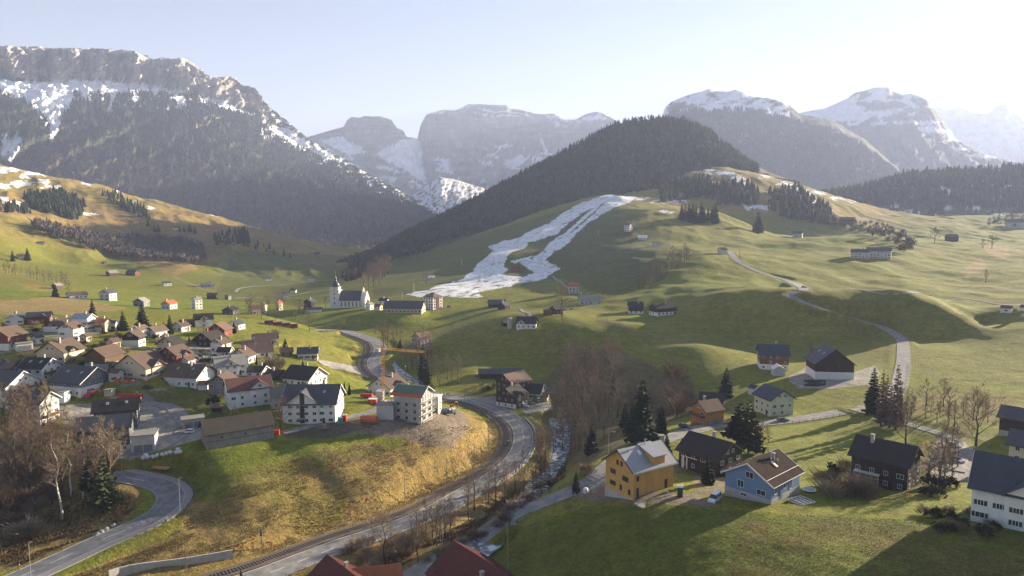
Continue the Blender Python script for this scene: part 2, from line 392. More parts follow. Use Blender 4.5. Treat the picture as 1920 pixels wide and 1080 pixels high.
def ribbon(P, o0, o1, dz, skirt=0.0):
    """strip along P from offset o0 to o1 (metres to the right of travel); o can be lists"""
    a = offs(P, o0, dz); b = offs(P, o1, dz); n = len(P)
    if skirt:
        V = [(*p[:2], p[2] - skirt) for p in offs(P, o0, dz)] + [tuple(p) for p in a] + [tuple(p) for p in b] + [(*p[:2], p[2] - skirt) for p in b]
        F = [(r * n + i, (r + 1) * n + i, (r + 1) * n + i + 1, r * n + i + 1) for r in range(3) for i in range(n - 1)]
    else:
        V = [tuple(p) for p in a] + [tuple(p) for p in b]; F = [(i, n + i, n + i + 1, i + 1) for i in range(n - 1)]
    return V, [f[::-1] for f in F]
def flat_spot(u, v, r0, r1, dz=0):
    p = hit(u, v); flatten([Vector((p.x, p.y, p.z + dz))], r0, r1)

# ---------------------------------------------------------------- centre lines of roads, railway, stream (traced on the ground)
L_main = path_line([(330,1120),(470,1077),(560,1045),(640,1017),(720,988),(790,962),(860,925),(920,890),(958,858),(972,825),(965,797),(930,770),(885,754),(840,745),(790,738),(745,722),(708,702),(694,680),(706,660),(702,643),(675,631),(640,622),(590,616)])
L_side = path_line([(760,1095),(800,1068),(870,1028),(950,978),(1030,935),(1110,893),(1150,868),(1210,838),(1280,812),(1350,797),(1420,794),(1480,788),(1540,780),(1600,768),(1650,757),(1680,735),(1690,700),(1694,665),(1688,635),(1650,612),(1600,598),(1550,580),(1500,563),(1482,552),(1496,545),(1506,540),(1480,528),(1430,512),(1398,498),(1378,485),(1368,470)])
L_hair = path_line([(20,1095),(110,1052),(190,1015),(260,985),(305,960),(325,935),(315,915),(280,900),(235,890),(190,880)])
L_right = path_line([(1600,768),(1660,783),(1720,800),(1770,815),(1795,830),(1798,855),(1790,880)])
L_vil = path_line([(240,862),(300,835),(345,805),(330,770),(290,755),(240,762),(180,775),(130,785)])
L_vil2 = path_line([(530,812),(580,800),(640,785),(700,768),(730,752)])
L_river = path_line([(880,1040),(930,995),(985,940),(1020,890),(1045,850),(1052,810),(1045,780)], sm=4)
L_riv2 = path_line([(800,735),(775,712),(750,695),(735,682),(728,668)], sm=4)
for L, c, e in ((L_main, 8.5, 13), (L_side, 3.4, 8), (L_hair, 5.4, 10), (L_right, 3, 7), (L_vil, 3.5, 7), (L_vil2, 3, 6)): flatten(L, c, e, -.12)
flatten(L_river, 4, 8, -1.2); flatten(L_riv2, 3, 6, -1.0)
# ================================================================ BUILDINGS: table
# label, left u, right u, foot v, ridge v (photo pixels), ridge bearing in degrees, width/length, wall, roof, options
HT = [
# upper edge of the village
("white bungalow with wide grey roof at the top corner of the village", 11,60,608,588,58,1.1,'white','slate',{}),
("red house with dark grey roof and white dormer below the golden meadow", 52,98,607,585,-12,.55,'redwood','slate',dict(xg=(.2,.3),wing=1)),
("low house with dark timber gable over a white lower wall", 83,122,622,601,58,1.0,'darkwood','brown',dict(base=2.6)),
("half hidden house with brown roof and tall white chimney", 106,147,616,596,20,.8,'beige','brown',dict(chim=2)),
("tall white house with brown roof and small white dormer gable", 112,158,641,604,52,.9,'white','brown',dict(xg=(.2,.35))),
("white house with pale metal roof and large corner windows", 137,180,621,588,-42,.6,'white','metal',{}),
("beige house with orange tiled roof beside the big spruce", 179,208,622,597,-38,.7,'beige','orange',dict(balc=1)),
("small white house with dark roof behind the orange tiled one", 205,222,619,601,-30,.9,'white','brown',{}),
("red brown chalet with balconies above white garages at the village edge", -22,50,656,612,48,.9,'redwood','brown',dict(base=2.6,balc=1)),
("cream house with twin brown gables and lit side wall", 73,158,678,637,48,1.0,'cream','brown',dict(xg=(-.1,.4),chim=1)),
("old brown timber barn with low brown roof between cream houses", 162,231,688,649,48,.85,'oldwood','brown',dict(base=1.2,nowin=1)),
("large cream house with grey boarded gable and crossing brown roofs", 219,316,709,660,46,1.1,'cream','brown',dict(xg=(0,.5))),
("dark red house with pink sunlit side wall", 300,359,687,648,46,1.0,'red','brown',dict(xg=(.1,.4))),
("dark brown chalet above a white basement with two garage doors", 231,272,650,620,62,1.1,'darkwood','brown',dict(base=2.6)),
("white cottage with brown roof behind the dark chalet", 246,279,633,610,50,1.0,'white','brownlight',{}),
("pale cottage with brown roof beside a tall spruce", 276,313,633,611,38,.9,'white','brownlight',{}),
("white house with black timber gable next to pointed conifers", 325,356,622,603,42,1.0,'white','brown',dict(balc=1)),
("long low brown roofed shed below the meadow", 338,372,611,601,0,.5,'oldwood','brown',dict(nowin=1)),
("white house with steep black roof and front gable on the meadow edge", 365,399,614,588,6,.8,'white','black',dict(xg=(.0,.55))),
("white chalet with dark shutters standing highest on the meadow", 426,459,618,600,56,1.1,'white','slate',dict(balc=0)),
("brick red gabled house with brown roof", 392,435,631,605,58,1.1,'red','brownlight',{}),
("black roofed house with red chimney amid the village", 364,424,650,621,50,1.0,'darkwood','black',dict(chim=1)),
("white house with brown roof below the black roofed one", 396,433,661,634,50,.9,'white','brown',{}),
("low white cottage with dark hipped roof", 408,437,669,651,-20,.8,'white','black',{}),
("bright white house with plain gable and brown roof", 432,479,682,653,60,1.2,'white','brown',{}),
("white villa with pale grey roof and centre gable", 401,461,705,666,12,.8,'white','palegrey',dict(xg=(-.05,.5))),
("topmost of three long brown roofed row houses", 475,520,646,625,3,.5,'white','brownlight',dict(chim=1)),
("middle one of three long brown roofed row houses", 456,504,657,637,3,.5,'beige','brownlight',dict(chim=1)),
("lowest of three long brown roofed row houses", 460,510,670,649,3,.5,'white','brownlight',dict(chim=1)),
("little timber chalet beside a conifer on the green slope", 528,548,668,652,0,.9,'oldwood','brown',{}),
("small white house with dark roof alone on the green slope", 560,596,674,651,-4,.7,'white','slate',dict(chim=1)),
("white terraced house with dark brown stepped roof", 309,403,726,682,-38,.7,'white','brown',dict(skylight=1)),
("grey clad house with plain gable", 393,447,742,700,62,1.0,'greywood','brown',{}),
("big white twin house with red edged roof and two porches", 424,508,762,707,10,.62,'white','redbrown',dict(xg=(.22,.5),trim=1,dormer=-.3)),
("white house with black roof behind the twin house", 463,504,708,686,-28,.9,'white','black',{}),
("small dark house squeezed between black roofs", 494,536,712,693,-30,.9,'darkwood','black',{}),
("large chalet with black roof and sunlit white gable", 533,612,724,686,-38,.85,'white','black',dict(balc=2,chim=1)),
("grey flat roofed annex beside the white apartment block", 508,562,764,725,4,.7,'palewall','slate',{}),
("white apartment block with glazed stair strip and grey roof", 535,645,794,721,-14,.75,'white','slate',dict(xg=(-.12,.62),glass=1,skylight=1)),
("long weathered grey barn beside the parking yard", 381,512,834,779,12,.42,'greywood','mossroof',dict(nowin=1,vents=1)),
("blue grey clad house over white garages", 99,211,741,686,-50,.85,'bluegrey','slate',dict(base=3.0,skylight=1,garage=1)),
("white modern house with slanted grey roof", -45,75,760,694,-50,.8,'white','slate',dict(balc=2)),
("timber fronted house with black roof and skylights", 38,115,714,671,-44,.8,'white','black',dict(skylight=1,balc=2)),
("brown roofed bungalow above the modern white house", -12,40,700,681,-34,.9,'oldwood','brownlight',{}),
("pale house with solar panels on its dark roof behind bare trees", 25,113,812,734,-38,.8,'palewall','slate',dict(solar=1,balc=2)),
("flat white annex next to the solar roofed house", 104,132,756,734,-40,.7,'white','flat',dict(flat=1,nowin=1)),
("dark grey house with two roof windows above the red truck yard", 180,263,804,748,-8,.6,'darkgrey','black2',dict(skylight=1)),
("dark grey house with long slate roof beside the garage terrace", 150,252,850,779,-10,.55,'darkgrey','slate',dict(base=2.0)),
("garage with roof terrace and white railings", 248,298,846,812,-12,.8,'palewall','flat',dict(flat=1,garage=1,nowin=1)),
("low grey garage under the playground lawn", 341,383,802,783,4,.6,'concrete','flat',dict(flat=1,nowin=1,garage=1)),
("brown roofed house with white wall behind the crane", 690,764,742,704,52,.9,'white','brown',dict(xg=(.1,.4))),
("dark timber farmhouse with pale brown roof by the road bend", 930,996,748,698,46,.75,'darkwood','brownlight',dict(base=0)),
("long low dark barn behind the timber farmhouse", 898,978,709,691,2,.3,'darkwood','slate',dict(nowin=1)),
("dark shingled house in front of the timber farmhouse", 930,989,765,724,58,.9,'darkwood','black2',dict(xg=(-.2,.5),base=1.8)),
("black roofed outbuilding joined to the timber farmhouse", 965,1022,748,719,-14,.7,'white','black',{}),
("small brown roofed shed with sunlit wall beside parked cars", 1000,1030,751,735,-10,.8,'beige','brownlight',dict(nowin=1)),
("small dark roofed cottage behind the cream twin gabled house", 150,172,641,625,50,.9,'beige','brown',{}),
("low white garage block beside the red brown chalet", 30,62,657,643,8,.5,'white','flat',dict(flat=1,nowin=1,garage=1)),
("brown roofed house tucked behind the old timber barn", 200,226,652,634,40,.9,'cream','brown',{}),
("white house with brown roof between the red house and the villa", 338,366,690,668,48,.9,'white','brown',{}),
("dark roofed house with wide gable above the red house", 296,345,660,631,52,1.2,'cream','black',{}),
("low brown roofed house beneath the row houses", 505,532,690,674,10,.6,'white','brown',dict(nowin=1)),
("white cottage beside the seven garden shrubs", 60,82,645,628,40,.9,'white','brown',{}),
("brown house with flat terrace at the village edge road", 0,28,640,620,45,.9,'redwood','brown',{}),
("small white garage in front of the terraced house", 372,394,731,716,-20,.8,'white','brownlight',dict(nowin=1)),
("dark roofed house behind the terraced house", 366,400,706,686,40,1.0,'white','black2',{}),
("pale house behind the blue grey house", 205,232,716,692,-40,.8,'palewall','brown',{}),
("white house partly behind the white modern house", -20,16,700,676,40,.9,'white','slate',{}),
("low shed with sunlit wall by the red trucks", 196,216,743,731,-30,.8,'beige','flat',dict(flat=1,nowin=1)),
# right bank
("dark chalet with black roof and white framed garage between two new houses", 1270,1391,892,819,-34,.8,'darkwood','black',dict(garage2=1,chim=1)),
("dark brown chalet with white framed conservatory windows", 1592,1724,915,826,-15,.75,'darkwood','black',dict(conserv=1,chim=1)),
("white house with grey slate roof and green shutters at the frame corner", 1816,2010,990,862,-3,.9,'white','slate2',dict(xg=(.1,.5),shutters=1)),
("cream house with grey hipped roof behind the shuttered house", 1888,2000,874,813,-8,.7,'cream','slate',{}),
("dark brown barn with slate roof beside the large bare tree", 1870,1975,824,767,-12,.6,'darkwood','slate',dict(base=1.4,nowin=1)),
("orange timber house with brown roof at the lane", 1294,1357,797,750,42,.9,'orangewood','brownlight',dict(balc=3,garage=1)),
("black roofed barn directly behind the orange timber house", 1312,1356,772,736,0,.6,'darkwood','black',dict(nowin=1)),
("pale green house with dark blue roof and plain gable by the lane", 1412,1487,780,726,-54,.85,'palegreen','slate2',{}),
("small white outbuilding with slate roof behind the pale green house", 1402,1425,741,722,-40,.8,'white','slate2',dict(nowin=1)),
("square brown timber barn with slate roof on the meadow", 1418,1478,693,646,8,.8,'brownwood','slate2',dict(base=2.4)),
("little white gabled kiosk in front of the square barn", 1445,1472,705,684,105,1.0,'palewall','white',dict(nowin=1)),
("big barn with dark boarded gable over a white stable wall", 1508,1600,711,650,108,1.0,'darkwood','slate2',dict(base=3.0,skylight=1,pitch=38,nowin=1)),
# on the far meadows
("white farmhouse end of the long far farm", 1595,1629,484,467,-3,.5,'palewall','slate',{}),
("long barn end of the far farm with white stable doors", 1624,1671,485,464,-3,.4,'palewall','slate',{}),
("far grey hut with chimney on a hazy knoll", 1486,1505,446,433,-6,.8,'palewall','slate',{}),
("tiny dark roofed barn at the top of the winding lane", 1345,1363,477,464,40,.8,'palewall','black',dict(nowin=1)),
("narrow far house with snow on its roof above the dark slope", 1170,1186,434,418,-30,.9,'palewall','slate',{}),
("tiny far shed with dark wall near the slope edge", 1223,1240,463,453,40,.9,'palewall','slate',dict(nowin=1)),
("far hut with snow covered roof above the dark slope", 1196,1213,450,441,0,.7,'palewall','white',dict(nowin=1)),
("far lone hay barn on the hazy meadow", 1771,1797,453,439,20,.8,'darkwood','brown',dict(nowin=1)),
("far farmhouse with red chimney at the hazy wood edge", 1884,1925,428,410,-8,.6,'palewall','brown',{}),
("far flat hay barn in front of the hazy copse", 1574,1600,416,407,0,.5,'oldwood','brown',dict(nowin=1)),
("far house with red brown roof and white wall beyond the meadow hollow", 1876,1898,586,573,-6,.7,'white','brown',{}),
("far white round ended shed near the red brown roofed house", 1912,1930,583,573,-20,.9,'white','slate',dict(nowin=1)),
("dark timber barn with white plinth, smaller of the paired barns", 1177,1206,588,566,6,.8,'darkwood','black2',dict(base=1.6)),
("long dark barn with white gable foot, larger of the paired barns", 1217,1268,592,568,38,.5,'darkwood','black2',dict(base=2)),
("white farmhouse with black roof on the mound", 968,1008,616,594,-6,.75,'white','black',dict(xg=(-.25,.45))),
("low dark shed beside the white farmhouse on the mound", 940,952,612,603,30,.9,'darkwood','slate',dict(nowin=1)),
("dark cottage with pale windows by the tall bare tree", 1031,1056,589,573,38,.9,'darkwood','slate',{}),
("small red brown hay shed beside the dark cottage", 1019,1035,591,582,10,.8,'redwood','brown',dict(nowin=1)),
("grey roofed farmhouse with dark barn gable and snow on the roof", 1084,1127,571,554,10,.5,'palewall','palegrey',{}),
("pale house with orange roof below the ski run", 1065,1086,550,530,4,.8,'palewall','orange',{}),
("dark barn with long slate roof on the green slope", 915,948,576,562,4,.6,'darkwood','slate',dict(nowin=1)),
("timber house with slate gable beside the long slate barn", 933,957,580,566,54,.9,'darkwood','slate',{}),
("red brown barn in the middle of the ski run", 959,975,510,497,0,.7,'redwood','redbrown',dict(nowin=1)),
("white ski lift hut on the dark slope", 757,768,471,466,0,.6,'white','white',dict(nowin=1)),
("grey hut with snow beside the end of the ski run", 802,815,524,517,10,.8,'palewall','white',dict(nowin=1)),
("long sports hall with dark roof and pink lit gable", 719,799,587,564,-14,.45,'pink','slate',dict(base=0)),
("small white house next to the church", 685,701,581,567,50,.9,'white','palegrey',{}),
("cream cottage between the church and the sports hall", 702,718,582,570,-30,.9,'cream','brownlight',{}),
("white house with dark roof behind the sports hall", 710,731,576,559,-30,.7,'white','black',{}),
("dark gabled barn below the church", 570,592,580,560,56,.9,'darkwood','slate',{}),
("long white garage wall building below the church", 574,604,585,577,0,.4,'white','slate',dict(nowin=1)),
("cream house with tall gable among bare trees", 487,502,588,567,64,.9,'cream','brown',{}),
("yellow house with two gables among bare trees", 517,531,582,565,40,.8,'cream','orange',{}),
("reddish roofed house hidden by bare trees", 468,490,590,572,20,.8,'beige','redbrown',{}),
("brown roofed farmhouse with pale wall near the stream trees", 772,811,650,623,40,.8,'palewall','brownlight',{}),
("black boarded barn with white roof edge at the meadow crest", 417,448,590,575,60,.9,'darkgrey','black',{}),
("grey house with broad dark roof on the meadow crest", 187,220,564,542,50,.9,'palewall','slate',{}),
("low white house with brown roof peeping over the meadow crest", 124,165,560,547,14,.8,'white','brown',{}),
("dark barn with grey roof beside the hedge row", 97,118,542,531,40,.8,'oldwood','palegrey',dict(nowin=1)),
("grey boarded house with pale roof edge on the crest", 250,281,575,558,60,.9,'greywood','palegrey',{}),
("red roofed house with blue wall on the crest", 303,333,580,563,50,.8,'palewall','orange',{}),
("white and blue house with balcony below the shaded valley floor", 360,380,580,557,30,.8,'white','palegrey',{}),
("shaded dark farmhouse at the foot of the side valley", 388,408,561,549,-10,.7,'darkwood','brown',{}),
("shaded grey barn near the looping valley road", 422,434,562,552,50,.8,'greywood','slate',dict(nowin=1)),
("sunlit white farmhouse between two small conifers on the hillside", 32,56,486,476,10,.5,'cream','brown',{}),
("brown barn of the left pair on the side valley meadow", 199,222,518,507,30,.7,'oldwood','palegrey',{}),
("red brown farmhouse of the pair on the side valley meadow", 236,263,517,506,-40,.6,'redwood','slate',{}),
("small white farmhouse alone on the valley meadow", 304,322,536,527,20,.6,'white','slate',{}),
("little hay hut on the upper brown pasture", 70,83,458,453,0,.7,'palewall','slate',dict(nowin=1)),
("tiny barn at the edge of the leafless wood", 191,201,495,490,30,.9,'oldwood','slate',dict(nowin=1)),
("pale hut in the shaded valley beyond the mast", 376,402,538,530,0,.4,'palewall','palegrey',{}),
("white barn with blue wall in the shaded valley", 544,556,549,541,-10,.8,'white','slate',dict(nowin=1)),
("shaded white farmhouse far up the valley floor", 494,510,526,519,20,.7,'white','slate',{}),
("shaded low roof far up the valley floor", 577,588,529,524,0,.6,'white','palegrey',dict(nowin=1)),
("long white shed beside the looping valley road", 516,540,558,552,0,.3,'white','palegrey',dict(nowin=1)),
("sunlit hay hut under the leafless wood", 219,228,443,438,30,.9,'cream','brown',dict(nowin=1)),
("sunlit alpine huts cluster on the brown pasture", 322,336,431,424,30,.8,'cream','brown',dict(nowin=1)),
("tiny hut on the upper sunlit spur", 588,600,477,472,10,.6,'oldwood','slate',dict(nowin=1)),
]
def place(u0, u1, vb, vt, th, r, pitch, flat=False):
    uc = (u0 + u1) / 2
    p = hit(uc, vb)
    if p.y > 1500: print('PLACE far', uc, vb, p.y)
    ph = math.atan2(p.x, p.y); pv = (math.cos(ph), -math.sin(ph)); vw = (math.sin(ph), math.cos(ph))
    th = th - math.degrees(ph)          # bearing is given as it appears, turn it into the map
    t = R_(th); d = (math.cos(t), math.sin(t)); n = (math.sin(t), -math.cos(t))
    k = abs(d[0] * pv[0] + d[1] * pv[1]) + r * abs(n[0] * pv[0] + n[1] * pv[1])
    q = abs(d[0] * vw[0] + d[1] * vw[1]) + r * abs(n[0] * vw[0] + n[1] * vw[1])
    L = (u1 - u0) * (1.07 if u0 < 660 and vb > 590 else 1.0)
    y = p.y
    for _ in range(3):
        Lm = L / k * y * math.cos(ph) / 1280; y = p.y + Lm * q * .40
    W = Lm * r; cx = p.x + vw[0] * Lm * q * .40; cy_ = p.y + vw[1] * Lm * q * .40
    d_ = ray(uc, vt); zr = CZ + d_[2] / d_[1] * cy_
    z0 = p.z
    rise = 0 if flat else W / 2 * math.tan(R_(pitch))
    Hh = zr - z0 - rise
    if Hh < 2.3 and not flat:
        rise = max(.6, (zr - z0) * .4); Hh = max(2.0, zr - z0 - rise)
    return dict(c=(cx, cy_), z=z0, L=Lm, W=W, H=Hh, rise=rise, th=th, D=cy_)
PL = []
for row in HT:
    o = row[9]; q = place(row[1], row[2], row[3], row[4], row[5], row[6] * 1.12, o.get('pitch', 33), o.get('flat'))
    PL.append(q)
if False:
    for row, q in zip(HT, PL): print('%-60s D%5.0f L%5.1f W%5.1f H%5.1f rise%4.1f z%5.1f' % (row[0][:60], q['D'], q['L'], q['W'], q['H'], q['rise'], q['z']))
for q in PL:
    m = max(q['L'], q['W']) * .5
    flatten([Vector((q['c'][0], q['c'][1], q['z'] - .1))], m * .85, m * .85 + max(2.5, m * .5))
for L, c, e in ((L_main, 8.5, 13), (L_side, 3.4, 8), (L_hair, 5.4, 10), (L_right, 3, 7), (L_vil, 3.5, 6), (L_vil2, 3, 5)): flatten(L, c, e, -.12)
# ================================================================ GROUND COVER
GREEN = (.155, .160, .020); FRESH = (.140, .178, .018); OLIVE = (.180, .160, .032); DRY = (.250, .175, .060); BROWN = (.190, .130, .060); TAN = (.28, .19, .085)
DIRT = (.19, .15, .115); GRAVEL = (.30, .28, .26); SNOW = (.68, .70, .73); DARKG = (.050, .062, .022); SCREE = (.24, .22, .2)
UG, VG = proj(XG, YG, ZG)
Cg = np.empty(ZG.shape + (3,))
n1 = fbm(XG / 45, YG / 60, 4); n2 = fbm(XG / 9, YG / 12, 3); n3 = fbm(XG / 160 + 9, YG / 200, 3)
def mixc(C, col, w): C += (np.array(col) - C) * w[..., None]
Cg[:] = GREEN
mixc(Cg, FRESH, sstep(-.1, .35, n3 + .3 * n1) * .7)
mixc(Cg, OLIVE, sstep(.0, .5, n1 + .4 * n2) * .75)
# steep banks are drier
gzx = np.gradient(ZG, axis=1) / (np.gradient(XG, axis=1) + 1e-9)
gzy = np.gradient(ZG, axis=0) / (np.gradient(YG, axis=0) + 1e-9)
slope = np.hypot(gzx, gzy)
mixc(Cg, OLIVE, sstep(.30, .55, slope) * .6)
_wu = fbm(XG / 14, YG / 14, 4); _wv = fbm(XG / 14 + 50, YG / 14 + 20, 4)
def paint(poly, col, w=1.0, warp=10, lo=0, hi=1e9, noise=0.0, C=None, U=None, V=None, Y=None, WU=None, WV=None):
    C = Cg if C is None else C; U = UG if U is None else U; V = VG if V is None else V; Y = YG if Y is None else Y
    WU = _wu if WU is None else WU; WV = _wv if WV is None else WV
    px = U + WU * warp; py = V + WV * warp * .6
    m = inpoly(px, py, poly) & (Y > lo) & (Y < hi)
    ww = np.full(m.sum(), float(w))
    if noise: ww = ww * sstep(-noise, noise * .6, WU[m] + .5 * WV[m])
    C[m] += (np.array(col) - C[m]) * ww[:, None]
# the brown upper pastures of the side valley
paint([(-200,280),(0,300),(200,345),(400,400),(560,440),(700,490),(640,500),(560,490),(470,470),(400,450),(420,480),(330,520),(250,490),(180,470),(120,430),(0,400),(-200,400)], DRY, .85, 26, 500)
paint([(-200,400),(0,390),(120,420),(200,460),(240,480),(120,470),(0,450),(-200,440)], DRY, .6, 20, 400, noise=.3)
paint([(0,500),(60,520),(110,545),(60,545),(0,520)], DRY, .7, 8, 400)
paint([(-50,563),(40,562),(120,555),(240,578),(150,592),(60,585),(-50,592)], TAN, .75, 8, 300, 520)
paint([(0,445),(160,470),(330,520),(600,505),(620,560),(400,560),(200,545),(0,530)], GREEN, .6, 14, 500)
for q in [(300,440,140,26),(470,430,90,18),(100,385,100,16),(240,395,90,14)]:
    paint([(q[0]-q[2],q[1]-q[3]),(q[0]+q[2],q[1]-q[3]+26),(q[0]+q[2],q[1]+q[3]+20),(q[0]-q[2],q[1]+q[3])], BROWN, .7, 22, 600, noise=.3)
paint([(0,330),(120,345),(250,370),(330,385),(200,385),(60,365),(0,360)], OLIVE, .7, 16, 700, noise=.2)
# shade of the wooded hill painted into the valley floor beyond the church
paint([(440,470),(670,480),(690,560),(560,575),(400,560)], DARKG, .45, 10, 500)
paint([(690,470),(900,440),(1100,380),(1260,420),(1250,520),(1150,560),(1050,520),(960,540),(700,560)], DARKG, .55, 12, 500)  # darker green on the slope around the ski run
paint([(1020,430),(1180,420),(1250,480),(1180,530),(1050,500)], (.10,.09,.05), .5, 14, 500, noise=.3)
# brown summit pasture on the right
paint([(1240,300),(1420,300),(1560,350),(1700,410),(1640,440),(1500,400),(1330,400),(1180,380)], DRY, .65, 12, 900)
paint([(1150,380),(1300,375),(1420,400),(1450,430),(1300,440),(1180,430)], OLIVE, .7, 14, 700, noise=.3)
paint([(1800,510),(1840,480),(1850,500),(1815,525)], TAN, .8, 4, 400)
paint([(1845,460),(1890,462),(1895,482),(1860,490)], TAN, .8, 6, 500)
# near slopes: long winter grass above the railway, earth banks, building ground
paint([(120,1100),(330,1000),(560,960),(800,870),(930,780),(1000,860),(900,960),(700,1040),(500,1100)], DRY, .9, 8, 0, 300)
paint([(330,1010),(340,945),(470,930),(560,890),(640,860),(720,850),(820,800),(880,770),(915,800),(920,860),(860,905),(700,985),(560,1030),(430,1050),(200,1080),(120,1080)], DRY, .9, 12, 0, 300)
paint([(420,900),(470,870),(560,850),(600,830),(760,830),(790,860),(700,880),(640,930),(560,960),(470,985),(430,960)], BROWN, .5, 16, 0, 300, noise=.35)
paint([(590,840),(690,832),(770,850),(775,875),(700,870),(640,880),(600,860)], (.08,.06,.035), .5, 14, 0, 300, noise=.25)
paint([(440,930),(560,900),(650,920),(640,980),(560,1000),(480,990)], OLIVE, .6, 18, 0, 300, noise=.3)
paint([(640,790),(720,775),(800,770),(870,770),(880,800),(850,840),(800,835),(740,820),(680,815),(620,812)], DIRT, .95, 8, 0, 300)
paint([(530,812),(640,790),(700,800),(620,822),(540,822)], (.09,.075,.06), .8, 5, 0, 300)
paint([(240,890),(420,845),(560,820),(640,822),(590,850),(470,880),(420,925),(345,935),(330,905)], (.125,.145,.020), .8, 8, 0, 300)
paint([(-100,830),(120,840),(220,900),(260,920),(255,960),(200,1010),(100,1050),(-100,1100)], BROWN, .85, 14, 0, 300)
paint([(60,950),(200,930),(255,930),(250,965),(150,1020),(60,1040)], DRY, .8, 16, 0, 300, noise=.4)
paint([(140,850),(200,870),(250,905),(180,905),(60,900)], OLIVE, .8, 10, 0, 300, noise=.4)
# riverside
paint([(860,1010),(960,960),(1060,890),(1060,780),(1000,770),(960,830),(1000,870),(920,930),(800,990),(700,1040),(600,1080),(760,1080)], BROWN, .75, 10, 0, 340)
paint([(800,1040),(950,975),(1050,915),(1060,928),(950,990),(820,1062)], FRESH, .9, 5, 0, 300)
paint([(1050,770),(1010,720),(1050,680),(1150,650),(1230,690),(1290,710),(1310,760),(1240,800),(1150,850),(1060,880)], (.125,.100,.045), .85, 14, 0, 420)
paint([(930,780),(1030,775),(1060,800),(1020,870),(990,860),(975,810)], (.14,.14,.03), .8, 8, 0, 320)
paint([(1120,895),(1240,925),(1300,925),(1350,950),(1240,944),(1100,940),(1060,930)], DIRT, .9, 5, 0, 200)
paint([(940,1000),(1100,950),(1240,945),(1450,965),(1720,975),(1930,1000),(2100,1100),(880,1100)], (.110,.125,.018), .9, 6, 0, 200)
paint([(1400,980),(1600,975),(1930,1010),(2000,1100),(1350,1100)], (.13,.10,.03), .6, 20, 0, 200, noise=.4)
paint([(1300,930),(1300,880),(1260,890),(1280,830),(1340,830),(1420,900),(1350,925)], DIRT, .7, 8, 0, 220)
paint([(1330,810),(1600,785),(1720,810),(1700,850),(1520,900),(1440,880),(1400,830)], (.15,.165,.022), .75, 8, 0, 260)
paint([(1690,850),(1780,810),(1830,800),(1800,870),(1740,905),(1800,915),(1720,925)], BROWN, .6, 8, 0, 260)
paint([(1760,820),(1800,825),(1835,850),(1818,900),(1760,905),(1740,870)], GRAVEL, .85, 3, 0, 260)
paint([(1660,740),(1900,740),(1920,790),(1760,800),(1680,780)], BROWN, .6, 12, 0, 300, noise=.3)
# yards
paint([(1480,705),(1510,690),(1560,712),(1640,685),(1652,700),(1630,722),(1560,728),(1500,728),(1478,715)], GRAVEL, .9, 2, 200, 340)
paint([(1505,712),(1548,712),(1550,722),(1510,724)], (.04,.035,.03), .95, 3, 200, 340)
paint([(880,745),(960,742),(960,755),(880,757)], GRAVEL, .9, 2, 250, 340)
paint([(975,765),(1030,752),(1040,768),(985,775)], GRAVEL, .9, 2, 250, 340)
paint([(600,675),(690,690),(740,712),(700,708),(640,692),(600,682)], (.30,.29,.29), .9, 1.5, 300, 420)
paint([(210,745),(300,728),(330,735),(322,765),(380,790),(380,822),(300,845),(240,862),(200,855),(120,800),(110,760),(180,755)], (.30,.28,.26), .85, 3, 0, 300)
paint([(270,735),(400,722),(420,770),(360,775),(300,760)], (.13,.135,.03), .9, 5, 0, 300)
paint([(0,690),(60,650),(100,660),(110,700),(60,720)], (.14,.12,.06), .6, 8, 0, 400)
paint([(340,675),(420,680),(430,700),(390,712),(350,700)], (.28,.27,.27), .85, 2, 0, 300)
paint([(300,655),(350,640),(400,655),(420,672),(370,668)], (.28,.27,.27), .7, 2, 0, 340)
paint([(160,600),(200,620),(150,640),(60,628),(80,615)], (.28,.26,.24), .6, 3, 0, 400)
# snow: the ski run, its runout by the school, scattered patches
SNOWPOLY = [
 ([(1150,362),(1128,368),(1085,382),(1055,400),(1030,418),(1005,428),(985,438),(975,446),(940,453),(915,462),(925,470),(912,482),(895,495),(885,510),(868,522),(845,530),(815,537),(800,545),(775,549),(762,553),(800,558),(840,556),(880,560),(905,556),(895,548),(925,543),(960,536),(985,520),(940,516),(955,505),(945,500),(955,475),(985,465),(990,455),(1020,448),(1045,438),(1070,415),(1095,398),(1120,385),(1135,378),(1150,372)], 6, 0),
 ([(1195,370),(1150,366),(1130,385),(1105,408),(1080,430),(1050,450),(1020,470),(1000,482),(975,494),(985,500),(1000,512),(970,524),(960,530),(1010,528),(1030,516),(1050,505),(1042,498),(1020,488),(1035,475),(1060,462),(1078,440),(1100,420),(1125,405),(1150,390),(1180,380)], 6, 0),
 ([(1130,378),(1118,386),(1100,400),(1060,436),(1030,455),(1020,468),(1035,462),(1065,440),(1100,408),(1120,392)], 2, 0),
 ([(955,490),(985,483),(1000,478),(990,488),(965,494)], 2, 0)]
for pl, wv_, nz in SNOWPOLY: paint(pl, SNOW, 1, wv_ * .9, 480, 1300)
_f = fbm(XG / 6, YG / 14, 4); _sn = Cg[..., 2] > .5
mixc(Cg, (.50, .47, .43), sstep(.15, .45, _f) * _sn * .8)
mixc(Cg, (.14, .12, .05), sstep(.17, .24, fbm((XG + YG) / 26, (YG - XG) / 9 + 5, 4) + .10 * _f - .22 * (VG < 525)) * _sn * .9)
mixc(Cg, (.14, .12, .05), sstep(.22, .30, fbm(XG / 5 + 9, YG / 12, 3) - .12) * _sn * .8)
